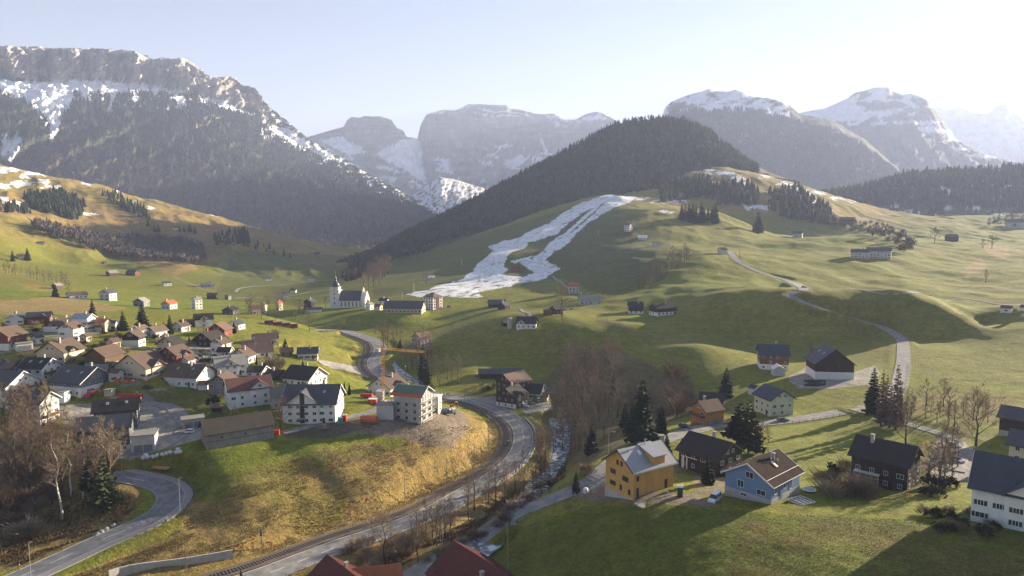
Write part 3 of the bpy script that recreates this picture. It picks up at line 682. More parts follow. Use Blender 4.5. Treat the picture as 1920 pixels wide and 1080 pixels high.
for u, v, w_, h_ in [(15,318,22,6),(40,345,26,5),(5,350,14,5),(85,340,12,4),(45,332,10,4),(100,350,20,4),(30,380,14,4),(75,325,30,4),(5,375,16,4),(250,382,8,4),(285,390,7,3),(170,401,12,3),(163,343,12,4),(218,358,8,3),(400,402,9,2),
        (1290,320,16,4),(1310,314,12,2),(1330,320,10,5),(1360,325,18,4),(1385,335,14,5),(1325,338,10,8),(1400,345,10,5),(1345,305,8,2),(1320,306,6,2),(1440,330,18,3),(1470,345,16,3),(1500,355,18,3),(1530,362,16,3),(1570,372,14,2),(1600,376,14,2),
        (1255,376,40,3),(1420,388,30,4),(1200,373,14,3),(1530,378,12,3),(1875,400,16,3),(1840,392,12,3),(1250,398,14,2),(1450,360,12,4)]:
    paint([(u + w_ * math.cos(t), v + h_ * math.sin(t)) for t in np.linspace(0, 6.28, 10)[:-1]], SNOW, 1, 14, 600)
# exposed soil and tracks
paint([(1120,600),(1150,605),(1200,622),(1240,632),(1300,648),(1240,638),(1190,625),(1140,608)], BROWN, .8, 1.5, 300)
Cg *= (1 + .10 * n2[..., None])
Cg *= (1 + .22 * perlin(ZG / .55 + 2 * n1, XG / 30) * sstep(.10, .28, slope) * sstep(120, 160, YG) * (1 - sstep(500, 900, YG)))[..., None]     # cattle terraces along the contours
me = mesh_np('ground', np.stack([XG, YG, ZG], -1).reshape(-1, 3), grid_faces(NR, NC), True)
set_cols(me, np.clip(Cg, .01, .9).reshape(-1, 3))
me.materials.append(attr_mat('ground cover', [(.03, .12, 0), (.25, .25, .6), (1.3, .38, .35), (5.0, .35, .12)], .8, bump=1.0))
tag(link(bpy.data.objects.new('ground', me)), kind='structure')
# drop far behind the mountains out to the horizon
# ================================================================ MOUNTAINS
def loft(name, rows, nsub, du, noise, crest, colf, y_noise=(60, 14), u0=None, u1=None, matr=None, ridge=.0, seed=0):
    """rows: foot to crest to back; each a list of (u, v, y) surveyed points.  The slope between rows gets gullies and ribs."""
    us = np.arange(u0, u1 + du, du); R = []
    for r in rows:
        r = np.array(r, float); R.append((np.interp(us, r[:, 0], r[:, 1]), np.interp(us, r[:, 0], r[:, 2])))
    vs, ys, ss = [], [], []
    for k in range(len(R) - 1):
        n = nsub[k]
        for j in range(n):
            f = j / n; vs.append(R[k][0] * (1 - f) + R[k + 1][0] * f); ys.append(R[k][1] * (1 - f) + R[k + 1][1] * f); ss.append(k + f)
    vs.append(R[-1][0]); ys.append(R[-1][1]); ss.append(len(R) - 1)
    V = np.array(vs); Y = np.array(ys); U = np.broadcast_to(us, V.shape).copy(); SS = np.broadcast_to(np.array(ss)[:, None], V.shape)
    # round the joints between rows
    a = ray(U, V); X = a[0] * Y / a[1]; Z = CZ + a[2] * Y / a[1]
    amp = noise(U, SS)
    q = Y.mean() / 1280
    xw = X / (y_noise[0] * q); sw = SS * 1.0
    rib = fbm(xw + seed, sw * .55 + seed, 5, ridged=True) - .35
    fine = fbm(X / (y_noise[1] * q), Z / (y_noise[1] * q) + Y / (y_noise[1] * q * 2), 4)
    Y2 = Y - amp * (rib * 1.0 + fine * .35)
    X2 = X + amp * fine * .3
    Z2 = Z + amp * (fine * .45) * (1 - crest(U, SS)) + crest(U, SS) * amp * .12 * fine
    # keep along the sight line so ridges stay at their surveyed height
    Z2 = CZ + (Z2 - CZ) * (Y2 / Y)
    X2 = X2 * (Y2 / Y)
    me = mesh_np(name, np.stack([X2, Y2, Z2], -1).reshape(-1, 3), grid_faces(*X2.shape), True)
    Uv, Vv = proj(X2, Y2, Z2)
    nn = (fbm(X2 / (24 * q), Y2 / (40 * q) + Z2 / (24 * q), 4), fbm(X2 / (24 * q) + 31, Y2 / (40 * q) + Z2 / (24 * q) + 7, 4))
    # surface steepness
    P = np.stack([X2, Y2, Z2], -1); g0 = np.gradient(P, axis=0); g1 = np.gradient(P, axis=1); nr = np.cross(g1, g0); nr /= np.linalg.norm(nr, axis=-1, keepdims=True) + 1e-9
    up = np.abs(nr[..., 2])
    C = colf(Uv, Vv, Y2, SS, nn, up, rib, fine)
    set_cols(me, np.clip(C, .01, .92).reshape(-1, 3))
    me.materials.append(matr)
    o = tag(link(bpy.data.objects.new(name, me)), kind='structure')
    return dict(o=o, X=X2, Y=Y2, Z=Z2, U=Uv, V=Vv, S=SS, C=C, n=nn)
ROCK = (.30, .28, .27); ROCKW = (.40, .34, .28); FLOORC = (.045, .050, .030); FLOORB = (.085, .062, .050); SNOWM = (.78, .80, .86)
def mcol(U, base):
    C = np.empty(U.shape + (3,)); C[:] = base; return C
M_near = attr_mat('mountain side', [(.010, .12, .5), (.05, .2, .5)], 6.0, bump=.6)
M_rock = attr_mat('mountain rock', [(.006, .14, .5), (.03, .22, .6)], 14.0, bump=.8)
M_far = attr_mat('distant rock', [(.003, .12, .5), (.014, .2, .5)], 30.0, bump=.7)

# --- the long rock wall above the forest
r_foot = [(-700,440,1500),(0,440,1500),(400,470,1500),(600,500,1500),(690,505,1500),(740,480,1550),(840,470,1650)]
r_1 = [(-700,330,2100),(0,340,2050),(200,380,2050),(400,410,2050),(560,452,2000),(700,470,1950),(780,450,2050),(840,440,2200)]
r_2 = [(-700,230,2600),(0,240,2600),(200,270,2600),(400,300,2600),(600,360,2600),(700,400,2600),(760,415,2600),(840,430,2700)]
r_3 = [(-700,170,2950),(0,175,2950),(100,178,2950),(300,200,2950),(400,222,2950),(500,272,3000),(600,315,3000),(700,365,3000),(800,402,2950),(840,425,2950)]
r_4 = [(-700,140,3120),(0,145,3120),(100,152,3120),(150,152,3120),(200,150,3120),(300,165,3120),(350,178,3120),(400,190,3140),(450,200,3180),(490,206,3230),(520,238,3230),(590,290,3200),(640,310,3200),(700,345,3180),(780,388,3150),(840,418,3100)]
r_5 = [(-700,86,3150),(-200,80,3150),(0,87,3150),(20,85,3150),(30,87,3155),(75,87,3150),(80,91,3150),(130,90,3150),(200,92,3150),(250,96,3150),(285,112,3170),(300,109,3160),(345,110,3160),(365,120,3165),(385,138,3170),(400,146,3180),(430,143,3185),(440,147,3185),(452,160,3200),(470,163,3200),(480,166,3215),(492,190,3250),(530,220,3300),(560,245,3300),(590,268,3300),(640,295,3300),(700,330,3280),(780,375,3250),(800,388,3200),(840,412,3150)]
for _r in (r_2, r_3, r_4, r_5):
    for _i, _p in enumerate(_r): _r[_i] = (_p[0], _p[1], _p[2] * np.interp(_p[0], [-700, 0, 520, 840], [.80, .87, 1.06, 1.02]))
r_6 = [(p[0], p[1] + 3, p[2] + 260) for p in r_5]
r_7 = [(p[0], 430, 4300) for p in r_5]
def colA(U, V, Y, SS, nn, up, rib, fine):
    C = mcol(U, FLOORC); mixc(C, FLOORB, sstep(-.1, .25, nn[0] - (SS - 1.6) * .35))
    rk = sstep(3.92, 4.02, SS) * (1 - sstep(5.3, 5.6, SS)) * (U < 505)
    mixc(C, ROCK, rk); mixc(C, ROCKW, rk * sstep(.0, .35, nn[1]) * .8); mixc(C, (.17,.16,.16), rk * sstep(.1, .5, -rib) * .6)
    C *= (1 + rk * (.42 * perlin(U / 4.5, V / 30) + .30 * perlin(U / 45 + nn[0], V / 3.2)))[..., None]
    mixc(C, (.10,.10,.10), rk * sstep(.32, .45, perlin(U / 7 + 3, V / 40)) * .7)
    kw = dict(C=C, U=U, V=V, Y=Y, WU=nn[0], WV=nn[1])
    for pl in [[(-700,140),(0,148),(60,156),(110,150),(200,150),(300,163),(345,172),(335,178),(240,172),(220,178),(120,176),(60,176),(0,172),(-700,170)],
               [(0,158),(70,160),(140,170),(140,190),(120,215),(110,245),(98,268),(90,245),(78,220),(40,190),(0,176)],
               [(150,165),(165,170),(170,195),(150,190)],[(205,165),(222,168),(215,195),(203,225),(205,195)],[(250,172),(262,175),(262,200),(250,195)],[(320,176),(345,180),(350,205),(335,205)],
               [(370,180),(410,185),(450,205),(480,215),(470,218),(420,205),(370,188)],[(505,235),(540,240),(570,262),(600,285),(640,300),(590,290),(545,270),(515,250)],
               [(560,272),(620,285),(640,305),(600,295)],[(0,256),(40,255),(42,275),(25,290),(22,305),(0,295)],[(0,60),(30,40),(20,60)]]:
        paint(pl, SNOWM, 1, 9, **kw)
    m = fbm(U / 14, V / 5, 3)
    mixc(C, SNOWM, sstep(.12, .25, m) * (SS > 2.9) * (SS < 4.0) * .9 * (U < 400))
    mixc(C, SNOWM, sstep(.05, .2, m) * (SS > 3.2) * (SS < 5.1) * (U > 490) * .9)
    mixc(C, SNOWM, sstep(.25, .35, m + nn[1] * .3) * (SS > 5.0))
    mixc(C, (.30,.24,.18), inpoly(U + nn[0] * 20, V + nn[1] * 10, [(365,215),(410,218),(405,235),(372,240)]) * .8)
    return C
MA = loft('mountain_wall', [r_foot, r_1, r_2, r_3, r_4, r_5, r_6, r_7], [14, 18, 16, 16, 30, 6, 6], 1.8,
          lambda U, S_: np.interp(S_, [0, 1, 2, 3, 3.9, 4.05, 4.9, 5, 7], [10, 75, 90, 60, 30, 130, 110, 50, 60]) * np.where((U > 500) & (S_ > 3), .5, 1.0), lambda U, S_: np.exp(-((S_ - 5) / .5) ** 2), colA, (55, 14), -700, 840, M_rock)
# --- butte and the big massif at the head of the valley
def colB(U, V, Y, SS, nn, up, rib, fine):
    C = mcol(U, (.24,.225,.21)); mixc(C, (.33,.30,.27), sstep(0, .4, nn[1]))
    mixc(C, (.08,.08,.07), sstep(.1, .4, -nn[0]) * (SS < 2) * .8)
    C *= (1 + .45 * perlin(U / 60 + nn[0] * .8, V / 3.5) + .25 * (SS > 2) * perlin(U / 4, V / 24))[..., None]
    kw = dict(C=C, U=U, V=V, Y=Y, WU=nn[0], WV=nn[1])
    m = fbm(U / 45 + 3, V / 9 - U / 50, 4)
    mixc(C, SNOWM, sstep(.17, .25, m) * (SS < 2.0))
    mixc(C, SNOWM, sstep(.10, .22, m) * (SS > 2.75) * sstep(830, 900, U))
    for pl in [[(600,262),(640,255),(655,268),(690,285),(660,290),(620,275)],[(705,290),(750,262),(785,258),(792,300),(795,340),(775,330),(740,310)],[(800,210),(870,203),(855,207),(810,214)],
               [(890,222),(960,214),(1000,222),(960,218)],[(1030,225),(1052,230),(1045,238)],[(1090,222),(1125,212),(1140,222),(1100,228)],[(905,300),(960,262),(975,250),(940,280)],[(1010,250),(1028,285),(1020,295)],[(945,305),(975,290),(990,300),(955,320)]]:
        paint(pl, SNOWM, 1, 10, **kw)
    return C
b_f = [(480,420,4000),(780,420,4000),(900,430,4200),(1300,430,4200)]
b_1 = [(480,330,4500),(580,300,4600),(640,310,4600),(780,345,4700),(840,350,4800),(900,340,5000),(1000,350,5000),(1160,370,5000),(1300,380,5000)]
b_2 = [(480,300,4900),(580,262,5000),(640,258,5000),(655,266,5000),(745,268,5000),(770,270,5100),(786,300,5300),(850,285,5400),(950,268,5500),(1050,285,5500),(1150,280,5600),(1300,310,5600)]
b_3 = [(480,280,5000),(560,262,5050),(590,253,5050),(625,243,5050),(644,238,5040),(650,226,5030),(660,219,5030),(675,221,5030),(682,217,5030),(720,219,5030),(735,226,5030),(743,240,5040),(755,244,5060),(762,257,5080),(775,258,5150),(783,260,5300),(787,240,5400),(793,226,5450),(800,214,5450),(830,206,5460),(853,207,5470),(866,202,5560),(878,195,5560),(950,197,5560),(962,203,5580),(985,208,5600),(1000,212,5620),(1015,214,5650),(1040,213,5650),(1058,224,5660),(1080,224,5700),(1100,213,5750),(1118,209,5750),(1138,216,5760),(1155,226,5760),(1200,245,5760),(1300,290,5760)]
b_4 = [(p[0], p[1] + 4, p[2] + 500) for p in b_3]; b_5 = [(p[0], 430, 7000) for p in b_3]
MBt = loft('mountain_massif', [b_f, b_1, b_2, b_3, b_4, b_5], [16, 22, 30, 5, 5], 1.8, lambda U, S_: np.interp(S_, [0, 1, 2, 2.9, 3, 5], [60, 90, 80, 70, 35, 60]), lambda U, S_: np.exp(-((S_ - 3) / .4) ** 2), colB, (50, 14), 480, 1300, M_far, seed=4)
# --- sunlit snow shoulder in the gap
def colC(U, V, Y, SS, nn, up, rib, fine):
    C = mcol(U, SNOWM); s = perlin((U - V * 1.9) / 13, (V + U * .55) / 4.2) + .35 * perlin(U / 5, V / 3)
    mixc(C, (.20,.15,.11), sstep(.12, .26, s) * (SS < 2.4)); mixc(C, FLOORC, sstep(.25, .35, nn[0] + (1 - SS) * .5))
    return C
loft('snow_shoulder', [[(690,440,3000),(960,440,3000)], [(690,395,3300),(800,395,3300),(900,390,3300),(960,390,3400)],
     [(690,385,3700),(740,378,3700),(780,362,3700),(800,348,3700),(825,332,3700),(850,336,3750),(905,352,3800),(960,380,3850)],
     [(690,395,4100),(960,390,4100)], [(690,430,4300),(960,430,4300)]], [12, 24, 6, 3], 1.6, lambda U, S_: np.interp(S_, [0, 1, 2, 4], [20, 35, 12, 20]), lambda U, S_: np.exp(-((S_ - 2) / .4) ** 2), colC, (26, 9), 690, 960, M_rock, seed=8)
# --- wooded hill
h_rows = [[(630,512,980),(700,490,1000),(760,470,1020),(850,455,1050),(900,445,1050),(1000,425,1050),(1100,378,1110),(1200,368,1170),(1300,362,1260),(1350,345,1350),(1400,325,1430),(1500,340,1520)],
          [(630,505,1120),(700,480,1150),(760,452,1250),(850,408,1300),(950,368,1330),(1050,330,1350),(1150,296,1370),(1250,292,1400),(1330,302,1420),(1400,318,1500),(1500,345,1600)],
          [(630,505,1200),(690,482,1300),(730,460,1400),(760,440,1500),(830,407,1560),(900,370,1600),(960,337,1600),(1020,306,1620),(1080,272,1640),(1130,246,1650),(1160,232,1650),(1200,226,1650),(1240,222,1650),(1290,228,1650),(1330,246,1650),(1360,272,1650),(1400,302,1650),(1440,322,1700),(1500,345,1750)],
          [(630,505,1500),(800,430,1750),(1240,235,1850),(1400,315,1850),(1500,360,1850)], [(630,470,2100),(1240,430,2400),(1500,430,2300)]]
def colD(U, V, Y, SS, nn, up, rib, fine):
    C = mcol(U, (.055,.060,.030)); mixc(C, (.10,.075,.05), sstep(-.1, .3, nn[0])); return C
MD = loft('wooded_hill', h_rows, [20, 26, 8, 8], 3, lambda U, S_: np.interp(S_, [0, .4, 1, 2, 4], [0, 8, 18, 8, 14]), lambda U, S_: np.exp(-((S_ - 2) / .4) ** 2), colD, (90, 24), 630, 1500, M_near, seed=12)
# --- snow-topped mountain on the right, its neighbour, the far peaks
def colE(U, V, Y, SS, nn, up, rib, fine):
    C = mcol(U, (.055,.058,.048)); mixc(C, (.20,.19,.18), sstep(.05, .3, nn[1]) * (SS > 1.6))
    m = fbm(U / 38, V / 11 + U / 60, 4)
    mixc(C, SNOWM, sstep(-.10, .02, m) * (SS > 2.35 - .25 * nn[0]) * ((U < 1430) | ((U < 1480) & (V > 185))))
    kw = dict(C=C, U=U, V=V, Y=Y, WU=nn[0], WV=nn[1])
    paint([(1290,172),(1400,172),(1460,200),(1475,220),(1430,205),(1400,195),(1330,215),(1300,200)], SNOWM, .9, 12, noise=.5, **kw)
    paint([(1395,172),(1420,185),(1440,185),(1410,178)], (.2,.16,.12), .8, 4, **kw)
    return C
e_f = [(1150,430,2300),(1600,430,2300),(1700,430,2500)]
e_1 = [(1150,330,2900),(1240,320,2900),(1400,330,2900),(1500,340,2900),(1600,350,2900),(1700,380,3000)]
e_2 = [(1150,280,3300),(1243,240,3350),(1280,225,3350),(1350,225,3350),(1420,230,3350),(1500,250,3350),(1560,260,3350),(1620,290,3350),(1700,340,3350)]
e_3 = [(1150,290,3500),(1230,262,3560),(1241,235,3580),(1243,212,3600),(1248,200,3600),(1260,190,3600),(1290,178,3600),(1318,171,3600),(1330,166,3600),(1342,171,3600),(1365,172,3600),(1378,168,3600),(1392,173,3600),(1410,181,3600),(1425,183,3600),(1440,184,3600),(1460,189,3600),(1480,198,3600),(1492,207,3600),(1500,214,3600),(1560,225,3650),(1620,260,3650),(1700,330,3650)]
ME = loft('mountain_alp', [e_f, e_1, e_2, e_3, [(p[0], p[1] + 4, 3900) for p in e_3], [(p[0], 430, 4800) for p in e_3]], [14, 16, 22, 4, 5], 2, lambda U, S_: np.interp(S_, [0, 1, 2, 3, 5], [30, 55, 45, 14, 40]), lambda U, S_: np.exp(-((S_ - 3) / .35) ** 2), colE, (70, 18), 1150, 1700, M_rock, seed=15)
def colF(U, V, Y, SS, nn, up, rib, fine):
    C = mcol(U, (.15,.145,.14)); mixc(C, (.06,.062,.05), sstep(0, .3, nn[0] + (1.7 - SS) * .6))
    m = fbm(U / 44 + 7, V / 12, 4)
    mixc(C, SNOWM, sstep(.02, .12, m) * (SS > 2.1)); kw = dict(C=C, U=U, V=V, Y=Y, WU=nn[0], WV=nn[1])
    paint([(1500,208),(1560,198),(1600,180),(1615,175),(1600,205),(1640,215),(1620,228),(1540,226),(1505,220)], SNOWM, 1, 6, **kw)
    paint([(1615,335),(1640,318),(1685,308),(1680,325),(1640,338)], SNOWM, 1, 5, **kw); paint([(1560,345),(1600,340),(1590,352)], SNOWM, 1, 5, **kw)
    return C
f_3 = [(1460,235,4600),(1490,215,4600),(1515,208,4600),(1545,204,4600),(1565,195,4600),(1590,184,4600),(1602,174,4600),(1620,170,4600),(1640,164,4600),(1665,164,4600),(1678,172,4600),(1690,178,4600),(1705,176,4600),(1720,179,4600),(1738,188,4600),(1750,203,4600),(1770,228,4600),(1790,258,4600),(1810,272,4500),(1850,290,4400),(1900,302,4300),(1980,330,4200),(2300,330,4200)]
MF = loft('mountain_peak', [[(1460,430,3000),(2300,430,3000)], [(1460,330,3700),(1600,345,3700),(1700,340,3700),(1800,345,3700),(2000,380,3700),(2300,380,3700)],
     [(1460,262,4200),(1600,240,4250),(1700,240,4250),(1800,290,4200),(1900,320,4100),(2300,350,4000)], f_3, [(p[0], p[1] + 5, 5000) for p in f_3], [(p[0], 430, 6000) for p in f_3]], [14, 18, 24, 4, 5], 2,
     lambda U, S_: np.interp(S_, [0, 1, 2, 3, 5], [40, 80, 80, 22, 60]), lambda U, S_: np.exp(-((S_ - 3) / .35) ** 2), colF, (60, 16), 1460, 2300, M_far, seed=21)
def colG(U, V, Y, SS, nn, up, rib, fine):
    C = mcol(U, (.26,.25,.25)); m = fbm(U / 26, V / 8, 4); mixc(C, SNOWM, sstep(-.3, -.05, m)); return C
g_2 = [(1560,220,8600),(1700,178,8600),(1735,183,8600),(1752,196,8600),(1772,206,8600),(1800,201,8600),(1815,205,8600),(1832,212,8600),(1852,214,8600),(1866,200,8600),(1872,195,8600),(1888,193,8600),(1893,204,8600),(1906,212,8600),(1930,228,8600),(1990,245,8600),(2060,225,8600),(2200,250,8600),(2600,300,8600)]
loft('mountain_far', [[(1560,420,6600),(2600,420,6600)], [(1560,290,7800),(2600,310,7800)], g_2, [(p[0], p[1] + 10, 9200) for p in g_2], [(p[0], 415, 10500) for p in g_2]], [14, 26, 4, 5], 2.4,
     lambda U, S_: np.interp(S_, [0, 1, 2, 4], [60, 190, 50, 80]), lambda U, S_: np.exp(-((S_ - 2) / .35) ** 2), colG, (30, 10), 1560, 2600, M_far, seed=27)
# --- low wooded hill at the right
k_rows = [[(1540,380,1400),(1640,412,1400),(1760,432,1400),(1900,430,1400),(2300,430,1400)], [(1540,368,1650),(1620,362,1650),(1700,352,1650),(1800,350,1650),(1900,350,1650),(2300,350,1650)],
          [(1540,375,1850),(1580,362,1850),(1640,346,1850),(1680,332,1850),(1740,324,1850),(1800,322,1850),(1860,316,1850),(1920,312,1850),(2100,300,1850),(2300,310,1850)], [(1540,400,2100),(2300,330,2200)], [(1540,430,2500),(2300,430,2600)]]
MK = loft('wooded_rise', k_rows, [14, 14, 5, 5], 3, lambda U, S_: np.interp(S_, [0, .5, 2, 4], [0, 16, 9, 10]), lambda U, S_: np.exp(-((S_ - 2) / .35) ** 2),
     lambda U, V, Y, SS, nn, up, rib, fine: (lambda C: (mixc(C, SNOW, sstep(.2, .3, nn[0] + .4 * nn[1])), mixc(C, (.16,.15,.06), sstep(.0, .3, nn[1]) * (SS < .7)), C)[-1])(mcol(U, (.06,.06,.04))), (70, 20), 1540, 2300, M_near, seed=33)
# ================================================================ ROADS, RAILWAY, STREAM
M_asph = mat('asphalt', (.195, .195, .20), .85, .24, .5, spec=.25)
M_asph2 = mat('worn asphalt', (.235, .226, .218), .85, .26, .45, spec=.25)
M_pave = mat('pavement', (.26, .25, .245), .9, .12, 2)
M_line = mat('road paint', (.72, .72, .70), .7, .1, 3)
M_ball = mat('ballast', (.130, .105, .088), .95, .35, 3.5, bump=.4)
M_rail = mat('rail steel', (.16, .13, .11), .45, .2, 2, metal=.6)
M_sleep = mat('sleeper', (.16, .13, .11), .9, .2, 3)
M_conc = mat('concrete', (.42, .41, .39), .9, .14, .9)
M_metalpole = mat('galvanised steel', (.42, .43, .44), .5, .1, 3, metal=.5)
M_darkpole = mat('weathered steel', (.13, .125, .12), .7, .15, 3)
M_water = bpy.data.materials.new('river water'); M_water.use_nodes = True
_b = M_water.node_tree.nodes['Principled BSDF']; _n = M_water.node_tree.nodes.new('ShaderNodeTexNoise'); _n.inputs['Scale'].default_value = .55; _n.inputs['Detail'].default_value = 6
_r = M_water.node_tree.nodes.new('ShaderNodeValToRGB'); _r.color_ramp.elements[0].position = .50; _r.color_ramp.elements[0].color = (.055, .075, .085, 1); _r.color_ramp.elements[1].position = .62; _r.color_ramp.elements[1].color = (.55, .60, .64, 1)
_t = M_water.node_tree.nodes.new('ShaderNodeTexCoord'); M_water.node_tree.links.new(_t.outputs['Object'], _n.inputs['Vector'])
M_water.node_tree.links.new(_n.outputs['Fac'], _r.inputs[0]); M_water.node_tree.links.new(_r.outputs[0], _b.inputs['Base Color']); _b.inputs['Roughness'].default_value = .18
_bp = M_water.node_tree.nodes.new('ShaderNodeBump'); _bp.inputs['Strength'].default_value = .6; _bp.inputs['Distance'].default_value = .3; M_water.node_tree.links.new(_n.outputs['Fac'], _bp.inputs['Height']); M_water.node_tree.links.new(_bp.outputs[0], _b.inputs['Normal'])
def strips(name, m, items, kind='structure'):
    mb = MB()
    for P, o0, o1, dz, sk in items:
        V, F = ribbon(P, o0, o1, dz, sk); mb.add(V, F)
    o = mb.build(name, m); tag(o, kind=kind); return o
def densify(P, k=1): return P
E = .035
strips('main_road', M_asph2, [(L_main, -1.9, 5.6, .03, .25)])
strips('side_road', M_asph2, [(L_side, -2.8, 2.8, .03, .2)])
strips('hill_road', M_asph, [(L_hair, -3.6, 3.0, .03, .25)])
strips('lane', M_asph2, [(L_right, -2.1, 2.1, .05, .2)])
strips('village_street', M_asph2, [(L_vil, -2.4, 2.4, .03, .2)]); strips('construction_street', M_asph2, [(L_vil2, -2.0, 2.0, .04, .2)])
strips('pavement', M_pave, [(L_hair, 3.0, 5.0, .15, .3)])
strips('kerb', M_conc, [(L_hair, 2.86, 3.0, .155, .2), (L_hair, -3.75, -3.6, .10, .2)])
def dashes(P, off, dz, on, gap, w, i0=0, i1=None):
    out = []; acc = 0; seg = []; draw = True
    Q = P[i0:i1]
    for a, b in zip(Q[:-1], Q[1:]):
        if draw: seg.append(a)
        acc += (b - a).length
        if acc > (on if draw else gap):
            if draw: seg.append(b); out.append((seg, off - w / 2, off + w / 2, dz, 0)); seg = []
            acc = 0; draw = not draw
    if draw and len(seg) > 1: out.append((seg, off - w / 2, off + w / 2, dz, 0))
    return [s for s in out if len(s[0]) > 1]
nm = len(L_main)
FI = .034
strips('road_marking', M_line, dashes(L_main, 1.9, FI, 3, 3, .16, 0, int(nm * .42)) + [(L_main[int(nm * .42):int(nm * .62)], 1.82, 1.98, FI, 0)] + dashes(L_main, 1.9, FI, 3, 3, .15, int(nm * .62)) +
       [(L_main, 5.35, 5.47, FI, 0), (L_main, -1.72, -1.6, FI, 0)] +
       [(L_hair[int(len(L_hair) * .30):int(len(L_hair) * .90)], -.38, -.22, FI, 0)] + dashes(L_hair, -.3, FI, 4, 3, .16, 0, int(len(L_hair) * .30)) + dashes(L_side, 0, FI, 1.2, 3.4, .12, 0, 60))
strips('railway_bed', M_ball, [(L_main, -6.6, -2.3, .10, .5)])
# the metre gauge line: rails and sleepers are one thing
mid = offs(L_main, -4.4, .14)
# even spacing
def even(P, st):
    out = [P[0]]; acc = 0
    for a, b in zip(P[:-1], P[1:]):
        l = (b - a).length
        while acc + l >= st:
            f = (st - acc) / l; a = a + (b - a) * f; out.append(a); l = (b - a).length; acc = 0
        acc += l
    return out
tr = empty('railway_track', tuple(mid[0])); tr_l = Vector(mid[0])
tag(tr, 'single track narrow railway line curving beside the main road', 'railway track')
for s in (-.5, .5):
    q = offs(mid, s, .14); mb = MB(); V, F = ribbon([p - tr_l for p in q], -.05, .05, .0, .14); mb.add(V, F); mb.build('rail', M_rail, tr)
mb = MB(); ev = even(mid, .75)
for a, b in zip(ev[:-1], ev[1:]):
    d = (b - a).normalized(); c = a - tr_l
    mb.obox((c.x, c.y, c.z + .03), (d.y, -d.x, 0), (d.x, d.y, 0), (0, 0, 1), .95, .13, .06)
tag(mb.build('sleepers', M_sleep, tr), kind='stuff')
for k, (L, w) in enumerate(((L_river, 3.6), (L_riv2, 2.6))):
    V, F = ribbon(L, -w, w, -.75); mb = MB(); mb.add(V, F); tag(mb.build('river', M_water), kind='structure')
# far tracks and tree-lined lanes, thin ribbons laid on the slope
def drape(pix, w, m, name, dz=.18):
    P = catmull([hit(u, v) for u, v in pix], 5); P = [Vector((p.x, p.y, float(zat(p.x, p.y)))) for p in P]
    V, F = ribbon(P, -w, w, dz); V = [(x, y, float(zat(x, y)) + dz) for x, y, z in V]
    mb = MB(); mb.add(V, F); return tag(mb.build(name, m), kind='structure')
M_track = mat('farm track', (.27, .25, .23), .95, .15, .3)
drape([(440,560),(470,558),(500,560),(540,556),(580,548)], 1.6, M_track, 'valley_road', .3)
drape([(442,548),(450,541),(480,537),(520,535),(560,531),(600,526),(640,526)], 1.6, M_track, 'valley_road', .3)
drape([(325,520),(350,530),(375,541),(400,549)], .9, M_track, 'track', .2)
drape([(1036,517),(1050,528),(1065,540),(1090,550),(1085,556)], 1.0, M_track, 'track', .2)
drape([(975,579),(992,588),(995,594)], 1.1, M_track, 'track', .2)
drape([(1482,556),(1520,543),(1600,542),(1700,550),(1800,560),(1950,578)], .8, M_track, 'track', .2)
drape([(1070,597),(1080,601),(1105,607),(1140,608),(1170,615)], .35, M_track, 'track', .15)
drape([(560,604),(640,612),(670,616)], .7, mat('earth bank', (.17,.13,.09), .95), 'track', .12)

for pl_ in [[(-20,664),(40,658),(90,650),(112,640)],[(215,600),(190,615),(140,628),(70,632),(20,645)],[(322,716),(350,690),(372,672),(405,662),(430,650)],[(205,722),(260,716),(330,716),(400,728)],[(232,655),(290,655),(330,664),(368,674)],[(600,682),(640,690),(690,708),(730,716)]]:
    drape(pl_, 1.5, M_asph2, 'village_lane', .12)
# guard rail along the main road
def fence(P, off, H, step, name, label, cat, m, rails, postr=.05, group=None):
    q = even(offs(P, off), step); c0 = Vector(q[0]); e = empty(name, tuple(c0)); tag(e, label, cat, group)
    pm = MB(); pm.box(-postr, postr, -postr, postr, -.4, H); pme = pm.mesh('post', m)
    for p in q[:100]: po = bpy.data.objects.new('post', pme); po.location = p - c0; link(po, e)
    for r in rails:
        rm = MB(); rm.tube([(p.x - c0.x, p.y - c0.y, p.z - c0.z + r) for p in q], [.03] * len(q), 4); rm.build('rail', m, e)
    return e
nn_ = int(nm * .55)
fence(L_main[:nn_], 6.1, .85, 2.4, 'guard_rail', 'thin steel guard rail along the outer edge of the main road', 'guard rail', M_metalpole, (.8, .45))
fence(L_main[nn_:int(nm * .7)], 6.1, .85, 2.4, 'guard_rail', 'steel guard rail round the bend beside the horse paddock', 'guard rail', M_metalpole, (.8, .45))
fence(L_hair[int(len(L_hair) * .4):], 5.2, .8, 2.0, 'railing', 'low wire railing behind the hairpin pavement', 'railing', M_darkpole, (.75, .4))
fence(L_side[8:60], -3.0, .8, 2.5, 'pasture_fence', 'wire fence on the grass strip above the stream', 'fence', M_darkpole, (.7,))
_i = next(i for i, p in enumerate(L_side) if proj(*p)[0] > 1395); fence(L_side[_i:_i + 90], 3.0, .8, 3.0, 'pasture_fence', 'wire fence along the meadow side of the lane', 'fence', M_darkpole, (.7, .4))
# stone river parapet seen through the trees
mb = MB(); V, F = ribbon(L_main[int(nm * .17):int(nm * .40)], 6.4, 6.75, .55, 1.6); mb.add(V, F)
tag(mb.build('parapet_wall', M_conc), 'pale stone retaining wall between the main road and the stream', 'wall')
